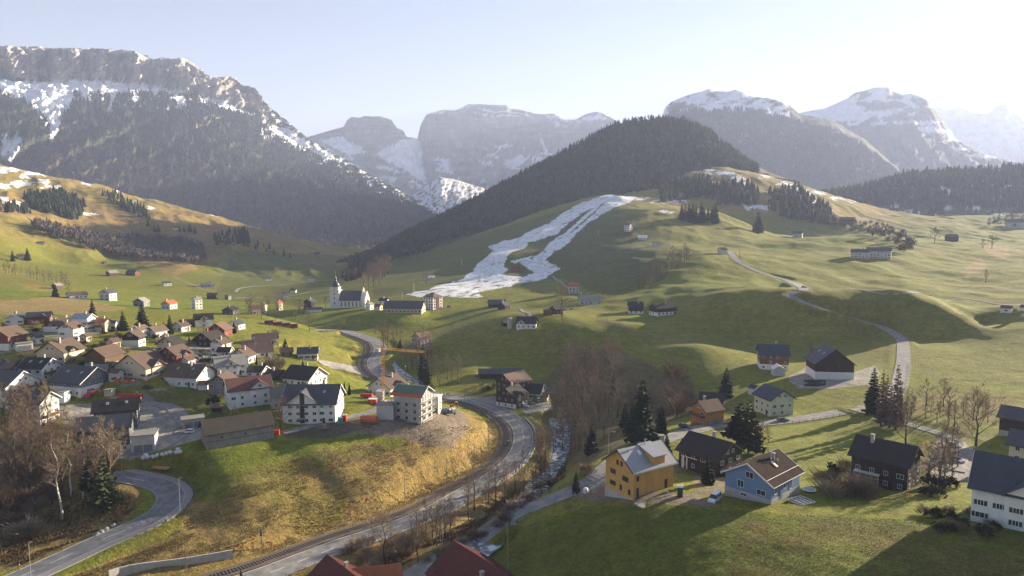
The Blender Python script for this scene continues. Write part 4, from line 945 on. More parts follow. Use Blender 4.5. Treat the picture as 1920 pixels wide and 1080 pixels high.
# retaining wall below the hill road
wp = path_line([(205,1092),(240,1074),(300,1064),(350,1058),(395,1052),(436,1045)], 2.6, 12); w0 = wp[0]
we = empty('retaining_wall', tuple(w0)); tag(we, 'grey concrete panel retaining wall beside the railway', 'wall')
nw_ = len(wp)
for i, (a, b) in enumerate(zip(wp[:-1], wp[1:])):
    a = a - w0; b = b - w0; d = Vector((b.x - a.x, b.y - a.y, 0)).normalized(); n = Vector((d.y, -d.x, 0)) * .18
    h0, h1 = (2.6 - 1.6 * (i + k) / nw_ for k in (0, 1))
    mb = MB(); mb.add([tuple(p + s_ * n + Vector((0, 0, z))) for z0, z1 in (((-1.2, -1.2)), (h0, h1)) for p, s_, z in ((a, -1, z0), (b, -1, z1), (b, 1, z1), (a, 1, z0))], [(0, 3, 2, 1), (4, 5, 6, 7), (0, 1, 5, 4), (1, 2, 6, 5), (2, 3, 7, 6), (3, 0, 4, 7)]); mb.build('wall_panel', M_conc, we)
    if i % 2 == 0: mb = MB(); mb.obox((a.x + n.x * 1.3, a.y + n.y * 1.3, a.z + h0 / 2 - .5), tuple(d), tuple(n.normalized()), (0, 0, 1), .12, .12, h0 / 2 + .6); mb.build('buttress', M_conc, we)
# ================================================================ BUILDINGS
def M(k): return WALLS[k] if k in WALLS else ROOFS[k]
WALLS = dict(
 white=mat('white render', (.74,.73,.70), .9, .07, .6), beige=mat('beige render', (.52,.44,.33), .9, .08, .6), cream=mat('cream render', (.66,.56,.40), .9, .07, .6),
 red=mat('dark red shingle', (.24,.055,.045), .85, .14, 4, stretch=(1,1,5)), redwood=mat('red brown boards', (.20,.070,.050), .85, .2, 3, stretch=(1,1,.2)),
 oldwood=mat('old timber', (.130,.082,.052), .9, .25, 3, stretch=(1,1,.15)), darkwood=mat('dark timber', (.050,.034,.027), .85, .3, 3, stretch=(1,1,.15)),
 brownwood=mat('brown timber', (.155,.085,.048), .85, .25, 3, stretch=(1,1,.15)), orangewood=mat('orange timber', (.46,.18,.045), .75, .15, 3, stretch=(1,1,4)),
 greywood=mat('weathered boards', (.24,.235,.225), .9, .2, 4, stretch=(1,1,.12)), darkgrey=mat('dark grey cladding', (.10,.105,.11), .8, .12, 4, stretch=(1,1,.2)),
 bluegrey=mat('blue grey cladding', (.17,.20,.235), .8, .1, 4, stretch=(1,1,5)), palewall=mat('pale grey render', (.52,.51,.50), .9, .08, .6), palegreen=mat('pale green render', (.60,.60,.46), .9, .06, .6),
 pink=mat('pinkish render', (.55,.42,.34), .9, .07, .6), concrete=M_conc, yellow=mat('new larch boarding', (.56,.33,.10), .7, .13, 5, stretch=(1,1,.1)), blue=mat('light blue boards', (.15,.235,.40), .8, .1, 5, stretch=(1,1,.15)))
ROOFS = dict(darkbrown=mat('dark brown tile', (.048,.032,.028), .95, .5, 5, spec=.05),
 slate=mat('grey slate', (.085,.088,.098), .6, .22, 5, stretch=(1,3,1), spec=.15), slate2=mat('blue slate', (.060,.066,.085), .55, .22, 5, stretch=(1,3,1), spec=.15), brown=mat('brown tile', (.120,.082,.062), .8, .25, 5, stretch=(3,1,1)),
 brownlight=mat('sun bleached brown tile', (.175,.115,.085), .85, .22, 5, stretch=(3,1,1)), black=mat('black tile', (.038,.034,.034), .9, .3, 5, stretch=(3,1,1)), black2=mat('charcoal tile', (.040,.034,.033), .9, .3, 5, stretch=(3,1,1)),
 metal=mat('pale sheet metal', (.30,.36,.42), .35, .1, 2, stretch=(4,.2,.2), metal=.3), orange=mat('orange tile', (.42,.14,.065), .8, .2, 5, stretch=(3,1,1)), palegrey=mat('pale grey roof', (.28,.265,.245), .8, .15, 4),
 mossroof=mat('mossy brown tile', (.070,.060,.047), .95, .3, 2.5, stretch=(2,1,1)), redbrown=mat('red brown tile', (.150,.070,.058), .8, .22, 5, stretch=(3,1,1)), flat=mat('flat gravel roof', (.26,.245,.22), .95, .15, 4), white=mat('bright roof sheet', (.66,.67,.68), .7, .06, 1),
 newgrey=mat('new grey metal roof', (.30,.31,.33), .45, .08, 3, stretch=(6,.2,.2)), darkred=mat('dark red clay tile', (.135,.042,.032), .75, .2, 6), brick=mat('orange clay tile', (.40,.135,.06), .8, .2, 6))
M_glass = mat('window glass', (.035,.042,.052), .12, .3, .4, spec=.6); M_frame = mat('white window frame', (.72,.72,.70), .7, .04, 2); M_trim = mat('white roof trim', (.70,.68,.66), .7, .05, 2)
M_dtrim = mat('dark roof edge', (.05,.045,.04), .8, .1, 2); M_chim = mat('chimney render', (.36,.33,.30), .9, .15, 2); M_balc = mat('balcony boards', (.16,.085,.05), .85, .2, 4); M_door = mat('brown door', (.10,.06,.04), .7, .1, 2)
M_gdoor = mat('grey garage door', (.20,.21,.22), .6, .08, 3, stretch=(.2,.2,6)); M_green = mat('green shutter', (.022,.065,.040), .7, .1, 4); M_dshut = mat('dark shutter', (.07,.05,.045), .7, .1, 4); M_red = mat('red paint', (.48,.035,.028), .5, .12, 1.5)
_wm = {}
def win_mesh(w, h, key):
    k = (key, round(w, 1), round(h, 1))
    if k not in _wm:
        w, h = k[1], k[2]; mb = MB()
        if key == 'pane': mb.box(-w / 2, w / 2, -.03, .02, -h / 2, h / 2); _wm[k] = mb.mesh('pane', M_glass)
        elif key == 'frame':
            t = .07; y0, y1 = -.05, .05
            mb.box(-w / 2 - t, w / 2 + t, y0, y1, h / 2, h / 2 + t); mb.box(-w / 2 - t, w / 2 + t, -.09, y1, -h / 2 - t, -h / 2)
            mb.box(-w / 2 - t, -w / 2, y0, y1, -h / 2, h / 2); mb.box(w / 2, w / 2 + t, y0, y1, -h / 2, h / 2)
            mb.box(-.03, .03, -.04, y1 - .01, -h / 2, h / 2); _wm[k] = mb.mesh('frame', M_frame)
        else:
            for s in (-1, 1): mb.box(s * (w / 2 + .35) - .22, s * (w / 2 + .35) + .22, -.07, -.02, -h / 2, h / 2)
            _wm[k] = mb.mesh('shutters', M_green if key == 'green' else M_dshut)
    return _wm[k]
def window(par, face, a, z, w, h, frame=True, shut=None):
    """face: (ox, oy, rz) centre of a wall and the turn that makes the window's -y look outwards"""
    ox, oy, rz = face; c, s = math.cos(rz), math.sin(rz)
    o = bpy.data.objects.new('window', win_mesh(w, h, 'pane')); link(o, par)
    o.location = (ox + a * c + s * .03, oy + a * s - c * .03, z); o.rotation_euler = (0, 0, rz)
    if frame: link(bpy.data.objects.new('frame', win_mesh(w, h, 'frame')), o)
    if shut: link(bpy.data.objects.new('shutters', win_mesh(w, h, shut)), o)
    return o
def vroof(mb, a, zr, tanp, x0, x1, t=.2, axis='x', c=0.0):
    za = zr - a * tanp; prof = [(-a, za), (0, zr), (a, za), (a, za - t), (0, zr - t), (-a, za - t)]
    if axis == 'x': mb.prism([(c + y, z) for y, z in prof], x0, x1)
    else:
        b = len(mb.v); n = 6
        vs = [(c + y, x0, z) for y, z in prof] + [(c + y, x1, z) for y, z in prof]
        fs = [tuple(range(n)), tuple(range(n, 2 * n))[::-1]] + [(i, n + i, n + (i + 1) % n, (i + 1) % n) for i in range(n)]
        mb.add(vs, fs)
def house(label, q, wall, roof, o, name='house', cat='house', group=None):
    L, W, Hh, rise, th = q['L'], q['W'], q['H'], q['rise'], R_(q['th']); D = q['D']
    r = random.Random(hash(label) % 1000 if False else sum(map(ord, label)))
    e = empty(name, (q['c'][0], q['c'][1], q['z']), th); tag(e, label, cat, group)
    near = D < 340
    flat = o.get('flat'); tanp = rise / (W / 2)
    mb = MB()
    if flat: mb.box(-L / 2, L / 2, -W / 2, W / 2, -3.5, Hh)
    else: mb.prism([(-W / 2, -3.5), (W / 2, -3.5), (W / 2, Hh), (0, Hh + rise), (-W / 2, Hh)], -L / 2, L / 2)
    ov = min(.7, W * .09) if near else min(.5, W * .08)
    # which faces look towards the camera
    cx, cy2 = q['c']; tc = Vector((-cx, -cy2, 0)).normalized(); dx = Vector((math.cos(th), math.sin(th), 0)); nx = Vector((math.sin(th), -math.cos(th), 0))
    side = 1 if nx.dot(tc) > 0 else -1; gab = 1 if dx.dot(tc) > 0 else -1
    sf = (0, -side * W / 2, 0 if side > 0 else math.pi); gf = (gab * L / 2, 0, math.pi / 2 if gab > 0 else -math.pi / 2)
    rb = MB(); xg = o.get('xg')
    if flat:
        rb.box(-L / 2 - .25, L / 2 + .25, -W / 2 - .25, W / 2 + .25, Hh, Hh + .25)
    else: vroof(rb, W / 2 + ov, Hh + rise + .16, tanp, -L / 2 - ov, L / 2 + ov, .2)
    if xg:
        gx_, gw = xg[0] * L * (1), xg[1] * L; pk = min(Hh + gw / 2 * tanp * 1.15, Hh + rise + .05); tg_ = (pk - Hh) / (gw / 2); pr = .35 if gw > 2 else .25; y1 = -side * (W / 2 + pr)
        ws = [(gx_ - gw / 2, -3.5 if gw > 3 else Hh - .8), (gx_ + gw / 2, -3.5 if gw > 3 else Hh - .8), (gx_ + gw / 2, Hh - .05), (gx_, pk - .05), (gx_ - gw / 2, Hh - .05)]
        b = [(x, 0, z) for x, z in ws] + [(x, y1, z) for x, z in ws]; n = 5
        fs = [tuple(range(n)), tuple(range(n, 2 * n))[::-1]] + [(i, n + i, n + (i + 1) % n, (i + 1) % n) for i in range(n)]
        mb.add(b, fs)
        ya, yb = sorted((0, -side * (W / 2 + pr + ov)))
        vroof(rb, gw / 2 + ov * .7, pk + .14, tg_, ya, yb, .17, 'y', gx_)
    wl = mb.build('wall', M(wall), e)
    ro = rb.build('roof', M(roof), e)
    if near and not flat:
        a = W / 2 + ov
        for gx2 in (-1, 1):
            tb = MB(); x0 = gx2 * (L / 2 + ov); 
            for s in (-1, 1):
                tb.add([(x0, 0, Hh + rise + .2), (x0 + gx2 * .06, 0, Hh + rise + .2), (x0 + gx2 * .06, s * (a + .02), Hh + rise + .2 - a * tanp), (x0, s * (a + .02), Hh + rise + .2 - a * tanp),
                        (x0, 0, Hh + rise - .1), (x0 + gx2 * .06, 0, Hh + rise - .1), (x0 + gx2 * .06, s * (a + .02), Hh + rise - .1 - a * tanp), (x0, s * (a + .02), Hh + rise - .1 - a * tanp)],
                       [(0, 1, 2, 3), (7, 6, 5, 4), (0, 4, 5, 1), (2, 6, 7, 3), (1, 5, 6, 2), (3, 7, 4, 0)])
            tb.build('bargeboard', M_trim if o.get('trim') or wall in ('white', 'bluegrey', 'palewall', 'blue') and roof not in ('brown',) else M_dtrim, ro)
        gb = MB(); gb.tube([(-L / 2 - ov, -side * (a + .07), Hh + rise - a * tanp), (L / 2 + ov, -side * (a + .07), Hh + rise - a * tanp)], [.07, .07], 6); gb.build('gutter', M_metalpole if wall in ('white', 'palewall', 'yellow', 'blue') else M_dtrim, ro)
    if o.get('base'):
        hb = o['base']; bb = MB(); bb.box(-L / 2 - .06, L / 2 + .06, -W / 2 - .06, W / 2 + .06, -3.6, min(hb, Hh - .3)); bb.build('foundation', WALLS['white'] if hb > 1.4 else M_conc, e)
    # windows
    hb = o.get('base', 0); fl = 2.25
    if not o.get('nowin'):
        fr = D < 420; ww, wh = (.85, .95) if near else (.9, .9)
        sh = 'green' if o.get('shutters') else ('dark' if (wall in ('white', 'cream') and r.random() < .3 and near) else None)
        nf = max(1, int((Hh + .3) / fl)); off = .06 if 0 else 0
        for k in range(nf):
            z = .35 + wh / 2 + .35 + k * fl
            if z + wh / 2 > Hh - .12: z = Hh - .15 - wh / 2
            pad = .09 if z - wh / 2 < hb else .0
            f2 = (sf[0], sf[1] - side * pad, sf[2]); n = max(1, int(L / 2.6))
            for i in range(n):
                if r.random() < .14: continue
                a = (i + .5) / n * L - L / 2; xx = a * (1 if side > 0 else -1)
                if xg and abs(xx - xg[0] * L) < xg[1] * L / 2 + .5: continue
                if o.get('garage') and k == 0 and i > 0 and not o.get('base'): continue
                if o.get('glass') and abs(xx - xg[0] * L) < 1: continue
                window(e, f2, a, z, ww * (1.0 if r.random() < .7 else 1.5), wh, fr, sh)
            g2 = (gf[0] + gab * pad, gf[1], gf[2]); n = max(1, int(W / 2.6))
            for i in range(n):
                if r.random() < .1: continue
                if o.get('base', 0) > 2 and k == 0: continue
                window(e, g2, (i + .5) / n * W - W / 2, z, ww * (1.0 if r.random() < .6 else 1.5), wh, fr, sh)
        if rise > 1.9:
            zz = Hh + rise * .32
            for a in ([-.55, .55] if rise < 2.6 else [-1.1, 1.1]): window(e, gf, a, zz, .8, .8, fr)
        if xg and xg[1] * L > 2.5:
            gw = xg[1] * L; f3 = (xg[0] * L, -side * (W / 2 + .35), sf[2]); n = max(1, int(gw / 2.5))
            for k in range(nf):
                z = .35 + wh / 2 + .35 + k * fl
                if z + wh / 2 > Hh - .1: z = Hh - .15 - wh / 2
                for i in range(n):
                    a = (i + .5) / n * gw - gw / 2
                    if o.get('glass') and abs(a) < 1: continue
                    window(e, f3, a, z, ww * (1.3 if o.get('glass') else 1), wh, fr, sh)
            if not o.get('glass'): window(e, f3, 0, Hh + (pk - Hh) * .3, .9, .9, fr)
        elif xg: window(e, (xg[0] * L, -side * (W / 2 + .25), sf[2]), 0, Hh + .1, min(.9, xg[1] * L * .5), .7, fr)
    if o.get('glass'):
        gb = MB(); gy0 = -side * (W / 2 + .35)
        gb.box(xg[0] * L - .75, xg[0] * L + .75, min(gy0, gy0 - side * .06), max(gy0, gy0 - side * .06), .3, Hh + rise * .75); gs = gb.build('glass_strip', M_glass, e)
        fb = MB()
        for k in range(5): fb.box(xg[0] * L - .78, xg[0] * L + .78, gy0 - side * .02 - .07, gy0 - side * .02 + .04, .3 + k * 2.25, .42 + k * 2.25)
        fb.build('frame', M_dtrim, gs)
        pb = MB(); pb.box(xg[0] * L - 1.3, xg[0] * L + 1.3, gy0 - 1.6, gy0, 1.9, 2.05); pb.build('porch_roof', M_metalpole, e)
    # chimney
    if not flat and o.get('chim', 1 if r.random() < .65 else 0) and not o.get('nowin'):
        cb = MB(); cxx = (r.random() - .5) * L * .5; cyy = (r.choice((-1, 1))) * W * .12; s = .35 if near else .45
        cb.box(cxx - s, cxx + s, cyy - s, cyy + s, Hh, Hh + rise + 1.1); cb.box(cxx - s - .08, cxx + s + .08, cyy - s - .08, cyy + s + .08, Hh + rise + 1.1, Hh + rise + 1.22)
        cb.build('chimney', M_red if 'red chimney' in label else (M_trim if 'white chimney' in label else M_chim), ro)
    def roofpt(x, f): y = -side * W / 2 * f; return (x, y, Hh + rise * (1 - f) + .19)
    nrm = Vector((0, -side * math.sin(math.atan(tanp)), math.cos(math.atan(tanp)))); sl = Vector((0, -side * math.cos(math.atan(tanp)), -math.sin(math.atan(tanp))))
    if o.get('skylight'):
        for x in ((-.2, .25) if near else (0,)):
            sb = MB(); c = Vector(roofpt(x * L, .42)) + nrm * .05; sb.obox(c, (1, 0, 0), sl, nrm, .42, .6, .06); s_ = sb.build('skylight', M_metalpole, ro)
            sb = MB(); sb.obox(c + nrm * .02, (1, 0, 0), sl, nrm, .34, .5, .06); sb.build('pane', mat('skylight glass', (.30, .36, .42), .15, .1, 1, spec=.6), s_)
    if o.get('solar'):
        for i in range(3):
            for j in range(2):
                sb = MB(); sb.obox(Vector(roofpt((-.25 + i * .2) * L, .3 + .35 * j)) + nrm * .08, (1, 0, 0), sl, nrm, L * .08, W * .07, .05); sb.build('solar_panel', mat('solar panel', (.02, .03, .07), .2, .1, 2, spec=.6), ro)
    if o.get('balc') is not None and o.get('balc') != 0:
        for k in range(1 + (o['balc'] > 1)):
            z = 2.3 + k * 2.3 if Hh > 4.6 else 2.2
            if z > Hh - 1: break
            bb = MB(); onG = o['balc'] != 1
            if onG:
                w2 = W * .4; x0, x1 = sorted((gab * L / 2, gab * (L / 2 + 1.1))); xo = gab * (L / 2 + 1.1)
                bb.box(x0, x1, -w2, w2, z - .12, z); bb.box(min(xo, xo - gab * .08), max(xo, xo - gab * .08), -w2, w2, z, z + .85); bb.box(x0, x1, -w2 - .04, -w2 + .04, z, z + .85); bb.box(x0, x1, w2 - .04, w2 + .04, z, z + .85)
            else:
                w2 = L * .4; y0, y1 = sorted((-side * W / 2, -side * (W / 2 + 1.1))); yo = -side * (W / 2 + 1.1)
                bb.box(-w2, w2, y0, y1, z - .12, z); bb.box(-w2, w2, min(yo, yo + side * .08), max(yo, yo + side * .08), z, z + .85)
            bb.build('balcony', M_balc, e)
    if o.get('garage'):
        f = gf if wall == 'bluegrey' else sf; n = 2 if L > 4 else 1; half = (W if f is gf else L)
        for i in range(n):
            gb = MB(); gw = min(2.6, half * .36); c, s = math.cos(f[2]), math.sin(f[2]); a = (i - (n - 1) / 2) * half * .42
            pz = .12; gb.obox((f[0] + a * c + s * pz, f[1] + a * s - c * pz, 1.0), (c, s, 0), (-s, c, 0), (0, 0, 1), gw / 2, .05, .95); gb.build('garage_door', M_gdoor, e)
    if o.get('garage2'):
        gb = MB(); y = -side * (W / 2 + .03); gb.box(-L * .42, -L * .36, y - .08, y + .02, -.2, 3.0); gb.box(-L * .42, -.02 * L, y - .08, y + .02, 2.9, 3.1); gb.box(-L * .3, -L * .27, y - .08, y + .02, -.2, 2.9); gb.build('garage_frame', M_trim, e)
    if o.get('conserv'):
        y = -side * (W / 2 + 1.0); cb = MB(); x0, x1 = -L * .42, .02 * L
        ya, yb = sorted((y, -side * W / 2)); cb.box(x0, x1, ya, yb, -.5, 2.6); cs = cb.build('conservatory', M_glass, e)
        fb = MB(); yf = y - side * .05
        for k in range(5): x = x0 + (x1 - x0) * k / 4; fb.box(x - .06, x + .06, yf - .05, yf + .05, -.5, 2.7)
        fb.box(x0 - .08, x1 + .08, yf - .06, yf + .06, 2.6, 2.75); fb.box(x0 - .08, x1 + .08, yf - .06, yf + .06, -.5, .1); fb.box(x0 - .08, x1 + .08, yf - .06, yf + .06, 1.85, 1.95)
        fb.box(x0 - .12, x1 + .12, min(ya, yb) - .1, max(ya, yb), 2.75, 2.85); fb.build('frame', M_frame, cs)
    if o.get('vents'):
        for x in (-.3, .05): vb_ = MB(); vb_.box(x * L, x * L + .6, -side * (W / 2 + .05) - .02, -side * (W / 2 + .05) + .02, 2.6, 3.1); vb_.build('opening', M_dtrim, e)
        db = MB(); y = -side * (W / 2 + .05); db.box(-L / 2, L / 2, y - .04, y + .04, 2.0, 2.12); db.build('cross_beam', WALLS['oldwood'], e)
    if o.get('wing'): pass
    if near and not o.get('nowin') and not o.get('garage'):
        db = MB(); f = sf; a = L * .28; c, s = math.cos(f[2]), math.sin(f[2]); db.obox((f[0] + a * c + s * .09, f[1] + a * s - c * .09, .95), (c, s, 0), (-s, c, 0), (0, 0, 1), .42, .05, .9); db.build('door', M_door, e)
    return e
for row, q in zip(HT, PL):
    lab = row[0]; low = lab.lower()
    nm_ = 'barn' if 'barn' in low else ('shed' if 'shed' in low or 'hut' in low or 'outbuilding' in low else ('garage' if low.split()[0] in ('garage',) or 'garage under' in low else 'apartment_block' if 'apartment block' in low and 'annex' not in low else 'house'))
    house(lab, q, row[7], row[8], row[9], nm_, nm_.replace('_', ' '))

# ---------------------------------------------------------------- houses that need their own shape
def fixed(u, v, back, th, L, W, H, rise):
    p = hit(u, v); ph = math.atan2(p.x, p.y); return dict(c=(p.x + math.sin(ph) * back, p.y + math.cos(ph) * back), z=p.z, L=L, W=W, H=H, rise=rise, th=th, D=p.y)
# new larch house, its wall dormer flush with the long side
q = fixed(1187, 938, 0, 32, 11.6, 9.0, 6.6, 3.2); th = R_(32)
c = hit(1187, 938); dxv = Vector((math.cos(th), math.sin(th), 0)); nyv = Vector((-math.sin(th), math.cos(th), 0))
cc = c + dxv * (q['L'] / 2) + nyv * (q['W'] / 2); q['c'] = (cc.x, cc.y); q['z'] = c.z - .2
flat_q = q
yh = house('new yellow timber clad house with grey metal roof and wall dormer', q, 'yellow', 'newgrey', dict(nowin=1, base=0), 'house', 'house')
L, W, Hh, rise = q['L'], q['W'], q['H'], q['rise']; tp = rise / (W / 2)
mb = MB(); mb.box(-L / 2 - .05, L / 2 + .05, -W / 2 - .05, W / 2 + .05, -3.4, .25); mb.build('foundation', M_conc, yh)
x0, x1, hd = -.3, 3.1, Hh + 1.9
mb = MB(); mb.add([(x0, -W / 2 - .04, 0), (x1, -W / 2 - .04, 0), (x1, -W / 2 - .04, hd), (x0, -W / 2 - .04, hd), (x0, 1, 0), (x1, 1, 0), (x1, -.3, Hh + rise - .1), (x0, -.3, Hh + rise - .1)], [(0, 1, 2, 3), (1, 5, 6, 2), (0, 3, 7, 4), (3, 2, 6, 7)])
mb.build('dormer_wall', WALLS['yellow'], yh)
mb = MB(); mb.add([(x0 - .25, -W / 2 - .4, hd - .05), (x1 + .25, -W / 2 - .4, hd - .05), (x1 + .25, .3, Hh + rise + .22), (x0 - .25, .3, Hh + rise + .22), (x0 - .25, -W / 2 - .4, hd + .12), (x1 + .25, -W / 2 - .4, hd + .12), (x1 + .25, .3, Hh + rise + .36), (x0 - .25, .3, Hh + rise + .36)],
              [(0, 3, 2, 1), (4, 5, 6, 7), (0, 1, 5, 4), (1, 2, 6, 5), (2, 3, 7, 6), (3, 0, 4, 7)]); mb.build('dormer_roof', ROOFS['newgrey'], yh)
mb = MB(); a = math.atan(tp); nrm = Vector((0, -math.sin(a), math.cos(a))); sl = Vector((0, -math.cos(a), -math.sin(a))); mid_ = Vector((-2.4, -W / 2 * .5, Hh + rise * .5 + .3))
GF = (-L / 2, 0, -math.pi / 2); SF = (0, -W / 2, 0)
for a_, z, w, h in [(-.55, 6.9, .7, 1.1), (.75, 6.9, .7, 1.1), (-2.0, 4.5, 1.7, 1.05), (2.0, 4.0, 1.9, 1.15), (-2.0, 1.9, 1.8, 1.0), (.6, 1.7, .7, 1.2), (3.3, 1.5, .7, 1.2)]: window(yh, GF, a_, z, w, h, False)
for a_, z, w, h in [(-4.6, 4.6, .7, 1.1), (-4.6, 1.5, .7, 2.2), (3.6, 1.9, .8, 2.0)]: window(yh, SF, a_, z, w, h, False)
mb = MB(); mb.tube([(1.2, -.3, Hh + rise - .2), (1.2, -.3, Hh + rise + 1.3)], [.12, .12], 8); mb.tube([(-4, -.9, Hh + rise - .6), (-4, -.9, Hh + rise + .2)], [.1, .1], 8); mb.build('flue', M_metalpole, yh)
mb = MB(); mb.obox(Vector((-1.6, -W / 2 * .35, Hh + rise * .65 + .25)), (1, 0, 0), sl, nrm, .4, .65, .07); mb.build('skylight', M_frame, yh)
# terrace slab and stair in front
tb = empty('terrace', tuple(hit(1205, 941))); tag(tb, 'pale concrete terrace slab laid in front of the yellow house', 'terrace')
mb = MB(); mb.obox((1.5, -.6, .05), tuple(dxv), tuple(nyv), (0, 0, 1), 3.4, 1.3, .14); mb.build('slab', ROOFS['flat'], tb)
mb = MB(); mb.obox((6.2, 1.6, .7), (.6, -.5, -.62), tuple(nyv), (0, 0, 1), 1.5, .12, .1); mb.build('stair_rail', M_trim, tb)
# blue house
th = R_(42); c = hit(1446, 946); dxv = Vector((math.cos(th), math.sin(th), 0)); nyv = Vector((-math.sin(th), math.cos(th), 0)); Lb, Wb = 12.0, 10.2
cc = c + dxv * Lb / 2 + nyv * Wb / 2
q = dict(c=(cc.x, cc.y), z=c.z, L=Lb, W=Wb, H=4.1, rise=3.0, th=42, D=133)
bh = house('light blue boarded house with dark speckled roof and white trim', q, 'blue', 'darkbrown', dict(nowin=1, base=.9, trim=1, chim=0), 'house', 'house')
GF = (-Lb / 2 - .0, 0, -math.pi / 2); SF = (0, -Wb / 2, 0)
for a_, z, w, h in [(.3, 4.7, 1.6, 1.2), (-1.6, 2.4, 1.3, 1.4), (2.9, 1.8, 1.8, 1.0)]: window(bh, GF, a_, z, w, h)
window(bh, (-Lb / 2 - .08, 0, -math.pi / 2), -.8, .35, 1.2, .5)
for a_, z, w, h in [(-4.4, 2.3, .9, 1.1), (-.8, 2.5, .8, .9), (2.0, 2.2, .8, 1.9)]: window(bh, SF, a_, z, w, h)
mb = MB(); mb.box(-2.6, -1.7, -Wb / 2 - .1, -Wb / 2 - .02, .1, 2.2); mb.build('door', mat('grey blue door', (.14, .2, .28), .6), bh)
for x, y, r_, h in ((1.4, -1.0, .22, 1.4), (2.0, -1.2, .3, 1.2), (1.9, -2.2, .14, .8), (.2, -1.6, .1, .8)):
    mb = MB(); zz = 4.1 + 3.0 * (1 - abs(y) / (Wb / 2)); mb.lathe([(r_, -.3), (r_, h), (r_ * 1.4, h), (r_ * 1.4, h + .12), (0, h + .2)], 10, (x, y, zz)); mb.build('flue', M_metalpole, bh)
a = math.atan(3 / 5.1); nrm = Vector((0, -math.sin(a), math.cos(a))); sl = Vector((0, -math.cos(a), -math.sin(a)))
mb = MB(); mb.obox((.3, -2.4, 4.1 + 3.0 * (1 - 2.4 / 5.1) + .28), (1, 0, 0), sl, nrm, .35, .7, .07); mb.build('skylight', M_frame, bh)
mb = MB(); mb.obox((0, -4.4, 4.1 + 3.0 * (1 - 4.4 / 5.1) + .28), (1, 0, 0), sl, nrm, Lb / 2 + .6, .05, .05); mb.build('snow_guard', M_trim, bh)
# roofs at the lower edge of the view
def near_roof(label, u, v, zr, th, L, W, H, rise, roof, wallk='beige', chims=()):
    d_ = ray(u, v); k = (zr - CZ) / d_[2]; s = Vector((d_[0] * k, d_[1] * k, zr)); t = R_(th); c = s + Vector((math.cos(t), math.sin(t), 0)) * (L / 2)
    q = dict(c=(c.x, c.y), z=zr - H - rise, L=L, W=W, H=H, rise=rise, th=th, D=c.y)
    h = house(label, q, wallk, roof, dict(chim=0), 'house', 'house')
    # raised tile courses
    a = math.atan(rise / (W / 2)); n = 26; ro = [o for o in h.children if o.name.startswith('roof')][0]
    for s_ in (-1, 1):
        mb = MB(); nrm = Vector((0, s_ * math.sin(a), math.cos(a))); sl = Vector((0, s_ * math.cos(a), -math.sin(a))); Ls = (W / 2 + .6) / math.cos(a)
        for i in range(n): 
            c2 = Vector((0, 0, H + rise + .17)) + sl * (Ls * (i + .5) / n) + nrm * .03; mb.obox(c2, (1, 0, 0), (sl + nrm * .12).normalized(), nrm, L / 2 + .5, Ls / n * .5, .035)
        m = int(L / .30)
        for i in range(m):
            x = -L / 2 - .4 + (L + .8) * (i + .5) / m; c2 = Vector((x, 0, H + rise + .17)) + sl * (Ls / 2) + nrm * .07; mb.obox(c2, (1, 0, 0), sl, nrm, .06, Ls / 2, .03)
        mb.build('tiles', M(roof), ro)
    for x, y, s2, hh in chims:
        mb = MB(); zz = H + rise * (1 - abs(y) / (W / 2)); mb.box(x - s2, x + s2, y - s2, y + s2, zz - .5, zz + hh); mb.box(x - s2 - .1, x + s2 + .1, y - s2 - .1, y + s2 + .1, zz + hh, zz + hh + .15); mb.build('chimney', M_chim, ro)
    return h
near_roof('house with large dark red tiled roof at the lower frame edge', 853, 1017, 33.5, -50, 17, 12.5, 6, 4.2, 'darkred', 'beige', ((4.2, -2.6, .35, 1.3), (9.0 - 2, -4.4, .3, .9)))
near_roof('house with dark red roof and small chimney cut by the frame edge', 616, 1043, 31.5, -48, 14, 9.5, 5.5, 3.3, 'darkred', 'beige', ((1.0, -2.6, .3, 1.0), (-1, .8, .3, 1.2)))
near_roof('house with bright orange tiled roof cut by the frame edge', 668, 1066, 30.5, 12, 8.4, 9.0, 5.2, 3.2, 'brick', 'beige')

# ---------------------------------------------------------------- church
p = hit(628, 578); cz = p.z; s = p.y / 1280
ch = empty('church', tuple(p), R_(-4)); tag(ch, 'white village church with onion domed tower and long slate nave', 'church')
Wt = 17.5 * s; tw = MB(); hb = (578 - 522) * s * 1.0 * 0
Ht = (577 - 538) * s
tw.box(-Wt * .5, Wt * .5, -Wt * .1, Wt * .9, -3, Ht * .86); tw.box(-Wt * .42, Wt * .42, -Wt * .02, Wt * .82, Ht * .86, Ht * 1.02); tw.build('tower', WALLS['white'], ch)
cb = MB(); cb.box(-Wt * .56, Wt * .56, -Wt * .16, Wt * .96, Ht * .84, Ht * .875); cb.box(-Wt * .47, Wt * .47, -Wt * .07, Wt * .87, Ht * 1.0, Ht * 1.03); cb.build('cornice', WALLS['cream'], ch)
mb = MB(); hd = (538 - 515) * s; R0 = Wt * .42
mb.lathe([(R0 * .95, 0), (R0 * 1.0, hd * .08), (R0 * .98, hd * .2), (R0 * .7, hd * .36), (R0 * .4, hd * .46), (R0 * .3, hd * .54), (R0 * .3, hd * .62), (R0 * .36, hd * .66), (R0 * .18, hd * .76), (.1, hd * .95), (.06, hd * 1.1), (0, hd * 1.15)], 16, (0, Wt * .4, Ht * 1.03)); dm = mb.build('dome', mat('dark copper dome', (.05, .05, .055), .4, .2, 1, spec=.6), ch, True)
